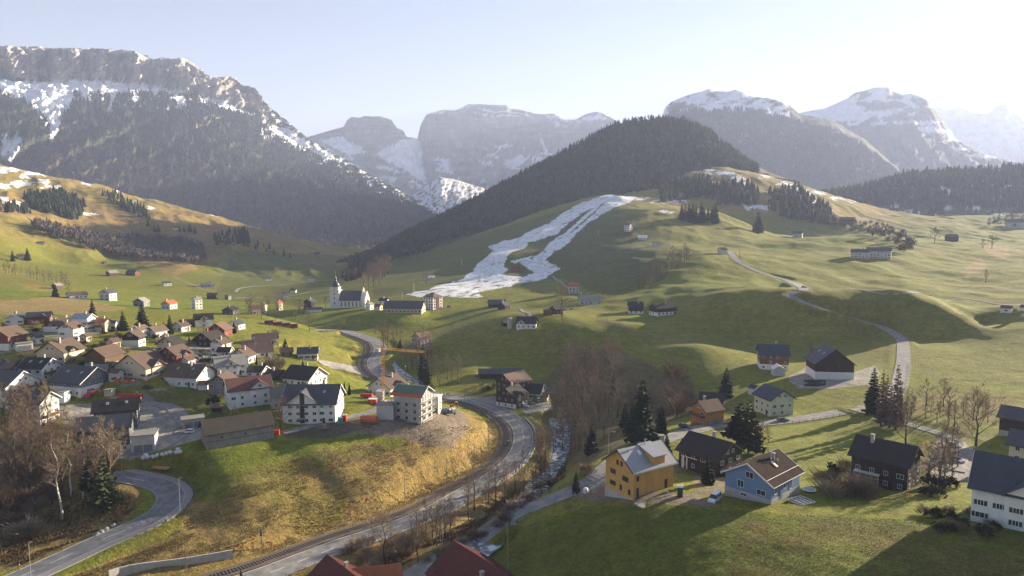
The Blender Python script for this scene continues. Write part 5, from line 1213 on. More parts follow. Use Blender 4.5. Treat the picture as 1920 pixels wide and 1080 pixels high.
mb = MB(); mb.lathe([(0, -.25), (.3, -.1), (.3, .1), (0, .25)], 10, (0, Wt * .4, Ht * 1.03 + hd * 1.15)); mb.box(-.06, .06, Wt * .4 - .06, Wt * .4 + .06, Ht * 1.03 + hd * 1.15, Ht * 1.03 + hd * 1.15 + 1.8); mb.box(-.5, .5, Wt * .4 - .06, Wt * .4 + .06, Ht * 1.03 + hd * 1.15 + 1.1, Ht * 1.03 + hd * 1.15 + 1.25); mb.build('cross', mat('gilding', (.6, .42, .12), .35, .05, 1, metal=.8), dm)
mb = MB(); zc = Ht * .93; mb.lathe([(Wt * .2, 0), (Wt * .2, .06), (0, .06)], 14); cf = mb.build('clock', WALLS['cream'], ch); cf.rotation_euler = (R_(90), 0, 0); cf.location = (0, -Wt * .04, zc)
for z in (.25, .5, .7): window(ch, (0, -Wt * .1, 0), 0, Ht * z, .8, 1.6, False)
Ln = (687 - 637) * s; Wn = 13.0; Hn = (576 - 559) * s * .95; Rn = (559 - 543) * s; x0 = Wt * .5
mb = MB(); mb.prism([(-1 + 0, -3), (Wn - 1, -3), (Wn - 1, Hn), (Wn / 2 - 1, Hn + Rn), (-1, Hn)], x0, x0 + Ln); mb.build('nave_wall', WALLS['white'], ch)
mb = MB(); vroof(mb, Wn / 2 + .5, Hn + Rn + .2, Rn / (Wn / 2), x0, x0 + Ln - 3.5, .25, 'x', Wn / 2 - 1); mb.build('nave_roof', ROOFS['slate'], ch)
for i in range(6): window(ch, (x0 + Ln * (i + .7) / 7, -1, 0), 0, Hn * .52, .8, Hn * .55, False)
# the tall east gable
mb = MB(); xg0 = x0 + Ln - 3.6; mb.prism([(-1.4, -3), (Wn - .6, -3), (Wn - .6, Hn), (Wn / 2 - 1, Hn + Rn + 3.2), (-1.4, Hn)], xg0, xg0 + .9); mb.build('gable_wall', WALLS['cream'], ch)
mb = MB(); mb.box(xg0 + .9, xg0 + 4.4, 1, Wn - 4, -2, Hn * .7); mb.build('porch', WALLS['cream'], ch)
mb = MB(); vroof(mb, (Wn - 5) / 2 + .4, Hn * .7 + 1.6, .6, xg0 + .9, xg0 + 4.8, .2, 'x', (Wn - 3) / 2); mb.build('porch_roof', ROOFS['brownlight'], ch)
window(ch, (xg0 + .9, Wn / 2 - 1, math.pi / 2), 0, Hn + Rn * .5, .8, 1.6, False)
# school with hipped roof
p = hit(803, 579); s = p.y / 1280; sc = empty('school', tuple(p), R_(-38)); tag(sc, 'tall white four storey schoolhouse with hipped brown roof beside the ski run', 'school')
Wd = 10.0; Hs = (579 - 557) * s * 1.0; mb = MB(); mb.box(-Wd / 2, Wd / 2, 0, Wd, -3, Hs); mb.build('wall', WALLS['white'], sc)
mb = MB(); o_ = .6; zr = Hs + (557 - 549) * s; mb.add([(-Wd / 2 - o_, -o_, Hs), (Wd / 2 + o_, -o_, Hs), (Wd / 2 + o_, Wd + o_, Hs), (-Wd / 2 - o_, Wd + o_, Hs), (-1, Wd * .5, zr), (1, Wd * .5, zr)], [(0, 1, 5, 4), (1, 2, 5), (2, 3, 4, 5), (3, 0, 4), (0, 3, 2, 1)]); mb.build('roof', ROOFS['brownlight'], sc)
for k in range(4):
    for i in range(4): window(sc, (0, 0, 0), -Wd / 2 + Wd * (i + .5) / 4, 1.2 + k * Hs / 4.1, 1.2, 1.2, False)
    for i in range(3): window(sc, (Wd / 2, Wd / 2, math.pi / 2), -Wd / 2 + Wd * (i + .5) / 3, 1.2 + k * Hs / 4.1, 1.2, 1.2, False)
mb = MB(); mb.box(Wd / 2 + .02, Wd / 2 + .25, Wd * .35, Wd * .65, -1, Hs * .97); mb.build('stair_tower', WALLS['redwood'], sc)
# house under construction
q = place(738, 812, 792, 722, -28, .8, 30); cz_ = q
uc = house('house shell under construction with green battened roof and scaffolding', q, 'palewall', 'slate', dict(nowin=1, chim=0), 'construction_house', 'house')
L, W, Hh, rise = q['L'], q['W'], q['H'], q['rise']
for o in list(uc.children):
    if o.name.startswith('roof'): o.data.materials[0] = mat('green roof membrane', (.020, .145, .115), .7, .1, 1)
ro = [o for o in uc.children if o.name.startswith('roof')][0]; a = math.atan(rise / (W / 2)); nrm = Vector((0, -math.sin(a), math.cos(a))); sl = Vector((0, -math.cos(a), -math.sin(a))); Ls = (W / 2 + .5) / math.cos(a)
mb = MB()
for i in range(16): mb.obox(Vector((-L / 2 - .3 + (L + .6) * i / 15, 0, Hh + rise + .2)) + sl * Ls / 2 + nrm * .06, (1, 0, 0), sl, nrm, .05, Ls / 2, .05)
mb.build('battens', mat('pale batten', (.55, .42, .28), .8), ro)
for k in range(3):
    for i in range(3): window(uc, (0, -W / 2, 0), -L / 2 + L * (i + .6) / 3.4, 1.2 + k * 2.3, .9, 1.0, False)
    for i in range(2): window(uc, (L / 2, 0, math.pi / 2), -W / 4 + W / 2 * i, 1.2 + k * 2.3, 1.2, 1.5, False)
sf_ = empty('scaffolding', (q['c'][0], q['c'][1], q['z']), R_(q['th'])); tag(sf_, 'steel scaffolding with plank decks around the house shell', 'scaffolding')
mb = MB(); db = MB(); ys = -W / 2 - 1.1; xs = L / 2 + 1.1
for i in range(8):
    x = -L / 2 - .5 + (L + 1.6) * i / 7
    for yy in (ys, ys + .8): mb.tube([(x, yy, -1), (x, yy, Hh + .6)], [.05, .05], 4)
for i in range(6):
    y = -W / 2 - 1.1 + (W + 1.6) * i / 5
    for xx in (xs, xs - .8): mb.tube([(xx, y, -1), (xx, y, Hh + rise * .8)], [.05, .05], 4)
for k in range(4):
    z = .2 + k * 2.1; db.box(-L / 2 - .6, L / 2 + 1.1, ys, ys + .75, z, z + .08); db.box(xs - .75, xs, ys, W / 2 + .5, z, z + .08)
    mb.tube([(-L / 2 - .5, ys, z + .9), (xs, ys, z + .9), (xs, W / 2 + .5, z + .9)], [.04] * 3, 4)
mb.build('tubes', M_metalpole, sf_); db.build('decks', mat('scaffold plank', (.50, .45, .36), .8), sf_)
mb = MB(); mb.box(-L / 2 - .6, L / 2 + 1.1, ys - .05, ys - .02, Hh - .3, Hh + .7); mb.build('safety_net', mat('orange safety net', (.55, .12, .05), .8), sf_)
q2 = place(706, 742, 787, 757, -10, .7, 25, True); house('concrete basement wing of the unfinished house', q2, 'palewall', 'flat', dict(flat=1, nowin=1), 'construction_wing', 'house')
q2 = place(800, 829, 774, 742, -22, .8, 25, True); house('timber panel annex of the unfinished house with flat white deck', q2, 'palewall', 'white', dict(flat=1), 'construction_wing', 'house')
# ================================================================ FORESTS (too many to count) : one mesh per wood
M_leaf = attr_mat('woodland', [(.02, .1, 0), (.4, .25, 0)], .1, bump=0)
M_bark = mat('bark', (.085,.068,.055), .95, .25, 3); M_birch = mat('birch bark', (.52,.49,.45), .8, .2, 2.5)
M_need = mat('spruce needles', (.020,.034,.014), .9, .45, 1.2); M_need2 = mat('light conifer needles', (.045,.060,.018), .9, .4, 1.2)
M_twig = mat('winter twigs', (.19,.135,.095), .95, .25, .6); M_twig2 = mat('reddish winter twigs', (.21,.135,.095), .95, .25, .6); M_twig3 = mat('pale winter twigs', (.27,.21,.145), .95, .2, .6)
M_bush = mat('evergreen shrub', (.030,.045,.016), .9, .4, 2)
def tmpl_conifer(n=6, tiers=3, seed=0):
    r = np.random.default_rng(seed); V = []; F = []
    for t in range(tiers):
        z0 = .08 + .9 * t / tiers * .95; z1 = min(1.0, z0 + .95 / tiers * 1.75) if t < tiers - 1 else 1.0; rad = .19 * (1 - z0 * .92)
        b = len(V)
        for k in range(n):
            a = 2 * math.pi * (k + .5 * t) / n; q = rad * r.uniform(.75, 1.25); V.append((q * math.cos(a), q * math.sin(a), z0 - r.uniform(0, .04)))
        V.append((0, 0, z1))
        for k in range(n): F.append((b + k, b + (k + 1) % n, b + n))
    return np.array(V), np.array(F)
def tmpl_bare(n=20, seed=0):
    r = np.random.default_rng(seed); V = []; F = []
    for k in range(n):
        a = r.uniform(0, 6.28); h0 = r.uniform(.15, .5); el = r.uniform(.5, 1.35); L = r.uniform(.3, .5)
        p = np.array([0, 0, h0]); d = np.array([math.cos(a) * math.cos(el), math.sin(a) * math.cos(el), math.sin(el)])
        e = p + d * L * (1.0 if h0 + L < 1.05 else .8); s = np.cross(d, r.normal(size=3)); s /= np.linalg.norm(s); w = .030
        b = len(V); V += [tuple(p - s * w * .5), tuple(p + d * L * .5 + s * w), tuple(e), tuple(p + d * L * .5 - s * w * 1.3)]; F += [(b, b + 1, b + 2), (b, b + 2, b + 3)]
    return np.array(V), np.array(F)
def scatter(name, pos, hts, tm, cols, wid=1.0, label=None, cat=None):
    V0, F0 = tm; n = len(pos); k = len(V0)
    ang = rng.uniform(0, 6.28, n); c, s = np.cos(ang), np.sin(ang); w = hts * wid * rng.uniform(.8, 1.25, n)
    V = np.empty((n, k, 3)); V[:, :, 0] = (V0[:, 0] * c[:, None] - V0[:, 1] * s[:, None]) * w[:, None]; V[:, :, 1] = (V0[:, 0] * s[:, None] + V0[:, 1] * c[:, None]) * w[:, None]; V[:, :, 2] = V0[:, 2] * hts[:, None]
    V += pos[:, None, :]
    F = (F0[None] + (np.arange(n) * k)[:, None, None]).reshape(-1, 3)
    me = mesh_np(name, V.reshape(-1, 3), F, False, [M_leaf]); set_cols(me, np.repeat(cols, k, 0))
    return tag(link(bpy.data.objects.new(name, me)), label, cat, kind='stuff')
def pick(m, n, w):
    """n random points on a lofted slope, weight w per cell"""
    A_ = w[:-1, :-1].ravel().astype(float); A_ /= A_.sum(); nc = m['X'].shape[1]
    i = rng.choice(len(A_), n, p=A_); r, c = i // (nc - 1), i % (nc - 1); f, g = rng.random(n), rng.random(n)
    def L(K): return (K[r, c] * (1 - f) + K[r + 1, c] * f) * (1 - g) + (K[r, c + 1] * (1 - f) + K[r + 1, c + 1] * f) * g
    return np.stack([L(m['X']), L(m['Y']), L(m['Z'])], 1), r, c
def cols(n, base, v=.3, alt=None, p=.3):
    C = np.tile(np.array(base, float), (n, 1))
    if alt is not None: k = rng.random(n) < p; C[k] = alt
    return C * rng.uniform(1 - v, 1 + v, (n, 1))
SNW = lambda m: (m['C'][..., 2] > .4)
m = MA; S_, N0 = m['S'], m['n'][0]
dens = (S_ < 4.0) * (~SNW(m)) * sstep(.25, .6, S_ + .4) * np.where(m['U'] > 500, (S_ < 5.2), 1)
thin = np.where(S_ > 2.9, sstep(-.15, .25, N0 + .2), 1.0)
decid = sstep(-.15, .2, -(S_ - 2.1) * .5 + N0 * 1.2)
p, r, c = pick(m, 24000, dens * thin * (1.05 - decid)); scatter('conifer_forest', p, rng.uniform(9, 24, len(p)) * rng.uniform(.7, 1.1, len(p)), tmpl_conifer(5, 2, 1), cols(len(p), (.020,.031,.020), .3, (.035,.040,.026), .25), 1.25)
p, r, c = pick(m, 20000, dens * decid); scatter('leafless_forest', p, rng.uniform(11, 19, len(p)), tmpl_bare(12, 2), cols(len(p), (.115,.080,.066), .3, (.085,.075,.055), .4), 1.1)
m = MD; S_, N0 = m['S'], m['n'][0]
dens = (S_ < 2.3) * ((S_ > .12) | (m['U'] > 1150)) * (m['U'] < 1420)
p, r, c = pick(m, 9500, dens * sstep(-.35, .1, N0 + .1)); scatter('hill_forest', p, rng.uniform(6, 16, len(p)) * rng.uniform(.75, 1.1, len(p)), tmpl_conifer(6, 4, 3), cols(len(p), (.020,.032,.015), .35, (.045,.05,.02), .3), 1.3)
p, r, c = pick(m, 4200, dens * sstep(-.1, .3, -N0 + (1 - S_) * .2 + .1)); scatter('leafless_forest', p, rng.uniform(11, 17, len(p)), tmpl_bare(16, 4), cols(len(p), (.060,.054,.044), .3), 1.1)
m = MK; S_ = m['S']
dens = (S_ < 2.3) * (~SNW(m)) * ((S_ > .45) | (m['n'][0] > .15))
p, r, c = pick(m, 5500, dens); scatter('distant_wood', p, rng.uniform(9, 22, len(p)) * rng.uniform(.7, 1.1, len(p)), tmpl_conifer(6, 3, 5), cols(len(p), (.024,.032,.018), .35, (.07,.055,.045), .3), 1.25)
m = ME; S_ = m['S']; dens = (S_ < 2.45) * (S_ > .6) * (~SNW(m)) * sstep(-.25, .05, m['n'][0] + .1)
p, r, c = pick(m, 9000, dens); scatter('distant_wood', p, rng.uniform(12, 26, len(p)), tmpl_conifer(5, 2, 15), cols(len(p), (.026,.033,.022), .35, (.05,.045,.035), .3), 1.2)
# woods standing on the open ground, placed through the survey points
def region(poly, n):
    poly = np.array(poly, float); out = []; lo, hi = poly.min(0), poly.max(0)
    while len(out) < n:
        u = rng.uniform(lo[0], hi[0], 400); v = rng.uniform(lo[1], hi[1], 400); k = inpoly(u, v, poly)
        for a, b in zip(u[k], v[k]):
            out.append(hit(a, b)); 
            if len(out) >= n: break
    return np.array([tuple(q) for q in out])
w1 = [(60,428),(110,432),(170,448),(215,455),(260,452),(330,455),(375,465),(385,490),(370,500),(320,495),(270,492),(215,485),(180,475),(140,460),(90,445)]
p = region(w1, 1000); scatter('leafless_wood', p, rng.uniform(10, 18, len(p)), tmpl_bare(22, 6), cols(len(p), (.125,.105,.088), .25), 1.1)
p = np.concatenate([region([(200,455),(250,445),(300,455),(300,480),(240,482),(205,472)], 150), region([(85,420),(110,420),(120,440),(90,438)], 25), region([(400,440),(470,430),(460,462),(400,462)], 70), region([(480,455),(560,490),(480,470),(410,455)], 20)])
scatter('spruce_wood', p, rng.uniform(6, 13, len(p)), tmpl_conifer(6, 4, 7), cols(len(p), (.026,.036,.018), .3), 1.4)
p = np.concatenate([region([(42,372),(110,358),(160,385),(150,415),(120,408),(60,392)], 340), region([(185,362),(215,362),(270,395),(285,412),(260,408),(215,385)], 90), region([(0,388),(45,392),(60,402),(0,398)], 40)])
scatter('spruce_wood', p, rng.uniform(7, 15, len(p)), tmpl_conifer(6, 4, 8), cols(len(p), (.022,.033,.018), .3, (.09,.07,.055), .15), 1.4)
p = np.concatenate([region([(1235,345),(1330,335),(1340,370),(1240,380)], 300), region([(1330,365),(1345,350),(1400,345),(1425,365),(1420,385),(1340,385)], 180), region([(1440,365),(1500,350),(1560,400),(1555,422),(1490,415),(1440,395)], 240)])
scatter('spruce_wood', p, rng.uniform(7, 18, len(p)), tmpl_conifer(6, 4, 9), cols(len(p), (.024,.034,.018), .3, (.08,.065,.05), .25), 1.4)
p = region([(640,520),(665,490),(700,475),(760,470),(820,462),(800,478),(740,490),(700,512),(670,530),(645,535)], 380); scatter('leafless_wood', p, rng.uniform(8, 15, len(p)), tmpl_bare(22, 10), cols(len(p), (.075,.058,.048), .3, (.03,.035,.02), .2), 1.1)
p = np.concatenate([region([(1500,402),(1580,415),(1650,425),(1700,440),(1660,452),(1560,428),(1500,412)], 150), region([(1850,405),(1920,400),(1920,430),(1850,425)], 40), region([(1660,452),(1700,440),(1720,470),(1690,480)], 40)])
scatter('leafless_wood', p, rng.uniform(7, 13, len(p)), tmpl_bare(22, 11), cols(len(p), (.11,.085,.07), .25), 1.15)

# ================================================================ SINGLE TREES
def bare_proto(seed, spread=.32, h=1.0, trunk_h=.22, nb=13, twigs=1.0, mt=None, thin=1.0, mb_=None):
    r = random.Random(seed); tb = MB(); cb = MB()
    lean = (r.uniform(-.03, .03), r.uniform(-.03, .03)); tp = []
    for i in range(9):
        f = i / 8; tp.append((lean[0] * f + r.uniform(-.006, .006) * i, lean[1] * f + r.uniform(-.006, .006) * i, -.03 + f * .97 * h))
    tr_ = [.020 * thin * (1 - .93 * (i / 8) ** .8) + .0008 for i in range(9)]; tb.tube(tp, tr_, 6)
    def at(f): k = f * 8; i = min(int(k), 7); return Vector(tp[i]).lerp(Vector(tp[i + 1]), k - i)
    def ribbon_(p, q, w0, w1):
        d = (q - p); s = d.cross(Vector((r.uniform(-1, 1), r.uniform(-1, 1), r.uniform(-.4, .4)))); 
        if s.length < 1e-6: return
        s.normalize(); b = len(cb.v); cb.v += [tuple(p - s * w0), tuple(p + s * w0), tuple(q + s * w1), tuple(q - s * w1)]; cb.f.append((b, b + 1, b + 2, b + 3)); cb.m.append(0)
    def grow(p, d, L, w, lev):
        n = 3 if lev < 2 else 2; pts = [p]; dd = d.copy()
        for i in range(n):
            dd = (dd + Vector((r.uniform(-1, 1), r.uniform(-1, 1), r.uniform(-.3, 1.0))) * .16).normalized(); pts.append(pts[-1] + dd * L / n)
        ws = [w * (1 - .75 * i / n) for i in range(n + 1)]
        if lev == 0: cb.tube(pts, ws, 4, cap=False)
        else:
            for i in range(n): ribbon_(pts[i], pts[i + 1], ws[i], ws[i + 1])
        if lev >= 3: return
        kids = (7, 6, int(5 * twigs))[lev]
        for k in range(kids):
            f = r.uniform(.25, 1.0); j = min(int(f * n), n - 1); q = pts[j].lerp(pts[j + 1], f * n - j)
            a = Vector((r.uniform(-1, 1), r.uniform(-1, 1), r.uniform(-.35, .8))).normalized(); nd = (dd * .75 + a * .85).normalized()
            grow(q, nd, L * r.uniform(.38, .62), max(w * .40, .0008), lev + 1)
    for k in range(nb):
        f = trunk_h + (1 - trunk_h) * (k + r.random()) / nb; a = k * 2.4 + r.uniform(-.4, .4); el = r.uniform(.35, .9) + f * .3
        prof = math.sin(min(1, (f - trunk_h) / (1 - trunk_h) * .85 + .28) * math.pi) ** .7
        L = spread * max(.3, prof) * r.uniform(.8, 1.2); d = Vector((math.cos(a) * math.cos(el), math.sin(a) * math.cos(el), math.sin(el)))
        grow(at(min(f, .97)), d, L, .0085 * thin * (1.1 - f * .6), 0)
    root = bpy.data.objects.new('bare_tree', None)
    return tb.mesh('trunk', mb_ or M_bark, True), cb.mesh('crown', mt or M_twig)
def conifer_proto(seed, width=.2, tiers=20, dens=9, droop=.35, mt=None, bare=.06):
    r = random.Random(seed); tb = MB(); tb.tube([(0, 0, -.03), (0, 0, .5), (0, 0, .98)], [.018, .010, .002], 6); cb = MB()
    for t in range(tiers):
        f = bare + (1 - bare) * t / tiers; n = int(dens * (1.15 - f * .5)) + 1
        for k in range(n):
            a = 2 * math.pi * (k + r.random() * .8) / n + t; L = width * (1 - f) ** .85 * r.uniform(.65, 1.15) + .012; z = f + r.uniform(-.02, .02); c, s = math.cos(a), math.sin(a)
            el = r.uniform(-.1, .25) - droop * (1 - f) * .5; w = L * r.uniform(.28, .42) + .006
            P = []
            for g in (0, .45, .8, 1.0): P.append(Vector((c * L * g, s * L * g, z + L * g * el - droop * L * g * g * .5 + (.0 if g < 1 else L * .05))))
            sd = Vector((-s, c, 0)); up = Vector((0, 0, 1))
            b = len(cb.v); ww = [w * .35, w, w * .75, .003]
            for q, x in zip(P, ww): cb.v += [tuple(q - sd * x - up * x * .55), tuple(q + up * x * .15), tuple(q + sd * x - up * x * .55)]
            for i in range(3):
                for j in (0, 1): cb.f.append((b + i * 3 + j, b + i * 3 + j + 1, b + i * 3 + 4 + j, b + i * 3 + 3 + j)); cb.m.append(0)
            # hanging side twigs break up the outline
            for q_ in range(3):
                g = r.uniform(.4, 1); q = Vector((c * L * g, s * L * g, z + L * g * el - droop * L * g * g * .5)); b = len(cb.v); o = sd * r.uniform(-1, 1) * w * 1.3
                cb.v += [tuple(q), tuple(q + o + Vector((c, s, 0)) * w * .5), tuple(q + o * .6 - up * w * r.uniform(.4, 1.1))]; cb.f.append((b, b + 1, b + 2)); cb.m.append(0)
    return tb.mesh('trunk', M_bark, True), cb.mesh('crown', mt or M_need)
def bush_proto(seed, mt, n=260, leafy=True):
    r = random.Random(seed); cb = MB(); tb = MB(); tb.tube([(0, 0, -.1), (0, 0, .4)], [.04, .02], 5)
    for k in range(n):
        a = r.uniform(0, 6.28); e = math.asin(r.uniform(-.1, 1)); q = r.uniform(.55, 1.0) * (.45 + .12 * math.sin(3 * a + seed) + .08 * math.sin(5 * a)); p = Vector((math.cos(a) * math.cos(e) * q, math.sin(a) * math.cos(e) * q, .12 + math.sin(e) * q * 1.25 + .1))
        d = Vector((math.cos(a), math.sin(a), 1.2)).normalized(); s = Vector((r.uniform(-1, 1), r.uniform(-1, 1), r.uniform(-1, 1))).normalized(); w = .07 if leafy else .010; L = .09 if leafy else .26
        b = len(cb.v); cb.v += [tuple(p - d * L + s * w * .3), tuple(p + s * w), tuple(p + d * L), tuple(p - s * w)]; cb.f.append((b, b + 1, b + 2, b + 3)); cb.m.append(0)
    return tb.mesh('stem', M_bark), cb.mesh('foliage', mt)
PB = [bare_proto(1, .34), bare_proto(2, .30, twigs=1.1, mt=M_twig2), bare_proto(3, .26, nb=15, mt=M_twig3), bare_proto(4, .36, trunk_h=.15, nb=12)]
PN = [bare_proto(11, .17, trunk_h=.25, nb=16, thin=.7, mt=M_twig), bare_proto(12, .15, trunk_h=.3, nb=16, thin=.65, mt=M_twig2), bare_proto(13, .20, trunk_h=.2, nb=15, thin=.8, mt=M_twig3)]
PW = [bare_proto(21, .17, trunk_h=.35, nb=14, thin=.75, mt=M_twig3, mb_=M_birch), bare_proto(22, .15, trunk_h=.4, nb=13, thin=.7, mt=M_twig3, mb_=M_birch)]
PO = [bare_proto(31, .40, trunk_h=.12, nb=15, twigs=1.2, mt=M_twig3, thin=1.3)]
PC = [conifer_proto(1, .21), conifer_proto(2, .25, 18, 10), conifer_proto(3, .17, 22, 8)]
PF = [conifer_proto(5, .30, 13, 9, .1, M_need2, .12), conifer_proto(6, .36, 11, 10, .05, M_need, .3)]
PL_ = [conifer_proto(8, .12, 26, 5, .05, M_twig2, .1)]
PY = [conifer_proto(9, .13, 24, 12, -.6, M_bush, .0)]
PS = [bush_proto(1, M_bush), bush_proto(2, M_twig2, 420, False), bush_proto(3, M_twig3, 420, False), bush_proto(4, mat('olive shrub', (.075,.072,.03), .9, .4, 2))]
KIND = dict(b=(PB, 'bare_tree', 'tree'), n=(PN, 'bare_tree', 'tree'), w=(PW, 'birch_tree', 'tree'), o=(PO, 'bare_tree', 'tree'), c=(PC, 'spruce_tree', 'tree'), f=(PF, 'pine_tree', 'tree'), l=(PL_, 'larch_tree', 'tree'), y=(PY, 'thuja_tree', 'tree'),
            s=([PS[0]], 'evergreen_shrub', 'shrub'), t=([PS[1], PS[2]], 'bare_shrub', 'shrub'), v=([PS[3]], 'olive_shrub', 'shrub'))
NTREE = 0
def tree_at(kind, p, h, label, group=None, wid=1.0, rz=None):
    global NTREE
    P, name, cat = KIND[kind]; a, b = P[NTREE % len(P)]; NTREE += 1
    e = empty(name, tuple(p), rng.uniform(0, 6.28) if rz is None else rz); e.scale = (h * wid * rng.uniform(.9, 1.1), h * wid * rng.uniform(.9, 1.1), h); tag(e, label, cat, group)
    link(bpy.data.objects.new(a.name.split('.')[0], a), e); link(bpy.data.objects.new(b.name.split('.')[0], b), e)
    return e
def tree(kind, u, vb, vt, label, group=None, wid=1.0):
    p = hit(u, vb); return tree_at(kind, p, (vb - vt) * p.y / 1280 * 1.02, label, group, wid)
def trees(kinds, poly, n, h0, h1, label, group, wid=1.0, sep=9):
    """n trees spread over a patch, h in photo pixels at their distance"""
    poly = np.array(poly, float); lo, hi = poly.min(0), poly.max(0); k = 0; tries = 0; got = []
    while k < n and tries < 6000:
        tries += 1; u, v = rng.uniform(lo[0], hi[0]), rng.uniform(lo[1], hi[1])
        if not inpoly(np.array([u]), np.array([v]), poly)[0]: continue
        if any((u - a) ** 2 + ((v - b) * 1.6) ** 2 < sep * sep for a, b in got): continue
        got.append((u, v)); p = hit(u, v); tree_at(kinds[k % len(kinds)], p, rng.uniform(h0, h1) * p.y / 1280, label, group, wid); k += 1
# --- single trees one can point at
tree('f', 197, 955, 845, 'broad dark green fir beside the hairpin road', wid=.95); tree('f', 170, 940, 850, 'second fir standing against the birches', wid=.8)
tree('b', 205, 925, 765, 'tall olive tinted leafless tree rising behind the dark fir')
for u, vb, vt in [(118,975,800),(133,930,800),(157,935,795),(172,905,810),(192,905,790)]: tree('w', u, vb, vt, 'white stemmed birch in the grove by the hairpin road', 'birches in the grove')
for u, vb, vt, l in [(174,598,560,'broad spruce behind the pale metal roofed house'),(231,620,582,'narrow spruce between village cottages'),(267,617,568,'tallest spruce on the upper village edge'),(319,626,588,'spruce with thin tip beside the timber gabled house'),(307,624,602,'short bushy spruce touching the thin tipped one'),
        (104,556,532,'small spruce below the dark barn on the meadow'),(24,490,468,'small conifer beside the hillside farmhouse'),(52,488,464,'taller conifer behind the hillside farmhouse'),(535,655,634,'conifer over the little timber chalet'),(403,682,660,'slender conifer in front of the white brown roofed house'),
        (568,688,674,'small fir above the large black roofed chalet'),(1361,745,686,'dark spruce in front of the square barn shadow'),(1636,776,684,'tall dark spruce at the lane junction'),(1204,828,706,'tallest dark spruce above the wooded gully'),(1188,812,745,'second spruce of the gully edge'),
        (1150,742,700,'dark fir among the gully trees'),(1172,800,752,'smaller fir at the foot of the gully'),(1110,850,792,'bright tipped spruce by the stream lane'),(1080,924,880,'lone small spruce at the roadside below the yellow house'),(1327,908,850,'bushy fir in front of the dark chalet'),(1250,850,812,'round green pine beside the side road'),(1278,840,820,'little golden conifer on the road verge'),
        (1421,436,396,'twin tipped spruce alone on the far meadow'),(750,655,636,'small dark fir near the stream bend'),(452,1082,1066,'tiny pointed evergreen on the road verge')]:
    tree('c', u, vb, vt, l, wid=1.15)
for u, vb, vt, l in [(1240,815,757,'dark rounded yew behind the teal shed'),(439,625,603,'dark yew beside the shuttered chalet')]: tree('y', u, vb, vt, l, wid=1.6)
for u, vb, vt, l in [(646,742,714,'left of two clipped columnar thujas'),(655,741,716,'second of two clipped columnar thujas'),(355,646,628,'slim dark thuja by the village street'),(481,684,664,'slim thuja beside the bright white house')]: tree('y', u, vb, vt, l, wid=.9)
tree('f', 1386, 845, 750, 'dense dark pine shading the orange timber house', wid=1.1); tree('f', 1403, 850, 742, 'high crowned pine with visible stem in front of the pale green house', wid=1.0)
for u, vb, vt in [(1418,848,775),(1430,846,780),(1440,845,790)]: tree('n', u, vb, vt, 'thin young tree beside the high crowned pine', 'thin trees by the pines')
tree('c', 793, 712, 640, 'ivy covered dark tree by the stream farmhouse', wid=.8); tree('c', 800, 720, 668, 'dark fir among the stream side trees', wid=.8)
tree('o', 722, 1060, 945, 'large spreading leafless tree beside the main road')
tree('o', 1830, 836, 722, 'large round leafless tree on the grass island', wid=.85); tree('o', 1053, 592, 533, 'great leafless tree beside the dark cottage', wid=.95)
tree('b', 1698, 842, 742, 'leafless twin stemmed tree behind the conservatory chalet'); tree('b', 1163, 700, 655, 'leafless tree on the rim of the gully'); tree('b', 1762, 905, 795, 'tall leafless tree over the car park'); tree('n', 1783, 905, 800, 'slim leafless tree closest to the parked cars')
tree('b', 525, 810, 735, 'leafless tree in front of the white apartment block', wid=1.1); tree('b', 90, 800, 705, 'bare birch like tree in front of the solar roofed house', wid=.9)
tree('b', 580, 621, 585, 'round crowned leafless tree at the railway curve', wid=1.1); tree('b', 1344, 700, 665, 'leafless tree behind the meadow barns', wid=1.2) if False else None
tree('b', 1522, 668, 640, 'thin leafless tree behind the big barn', wid=1.2); tree('n', 1345, 700, 690, 'little pale sapling on the meadow') if False else None
tree('b', 672, 622, 596, 'pale leafless tree before the church mound', wid=1.2); tree('b', 645, 618, 592, 'leafless tree below the church wall'); tree('b', 612, 622, 606, 'pollarded short tree at the road', wid=1.2)
tree('b', 1055, 608, 588, 'small leafless orchard tree on the meadow path'); tree('b', 849, 629, 611, 'slim orchard tree on the slope, nearer the stream'); tree('b', 868, 627, 607, 'slim orchard tree on the slope, nearer the mound farm')
tree('b', 1752, 457, 426, 'lone bare tree left of the far hay barn'); tree('b', 1860, 466, 440, 'spreading bare tree on the far earth bank', wid=1.2); tree('b', 1843, 466, 446, 'rounder bare tree beside the far earth bank', wid=1.2); tree('b', 1848, 530, 503, 'bare tree by the small far stream')
tree('b', 800, 533, 507, 'leafless tree beside the snow roofed hut', wid=1.3); tree('b', 1130, 560, 538, 'leafless tree behind the snow roofed farmhouse', wid=1.3); tree('b', 130, 552, 526, 'leafless tree behind the low white house', wid=1.3)
tree('b', 610, 578, 553, 'leafless tree hiding the church approach', wid=1.2)
for u, vb, vt in [(1652,800,690),(1660,796,700),(1668,802,715),(1679,806,680),(1686,800,730)]: tree('l', u, vb, vt, 'leafless larch in the row at the lane junction', 'larches at the junction')
for u in range(1278, 1346, 7): tree('c', u + rng.uniform(-2, 2), 415 + rng.uniform(-4, 3), 380 + rng.uniform(-6, 10), 'spruce in the dark copse on the far meadow', 'spruces in the far meadow copse', 1.0)
for u, vb, vt in [(277,424,411),(290,434,421),(297,434,420),(337,434,423),(345,434,424),(356,434,419),(366,438,424),(460,452,424),(452,455,428),(428,442,427)]: tree('c', u, vb, vt, 'lone spruce dotted over the brown pasture', 'spruces on the brown pasture', 1.2)
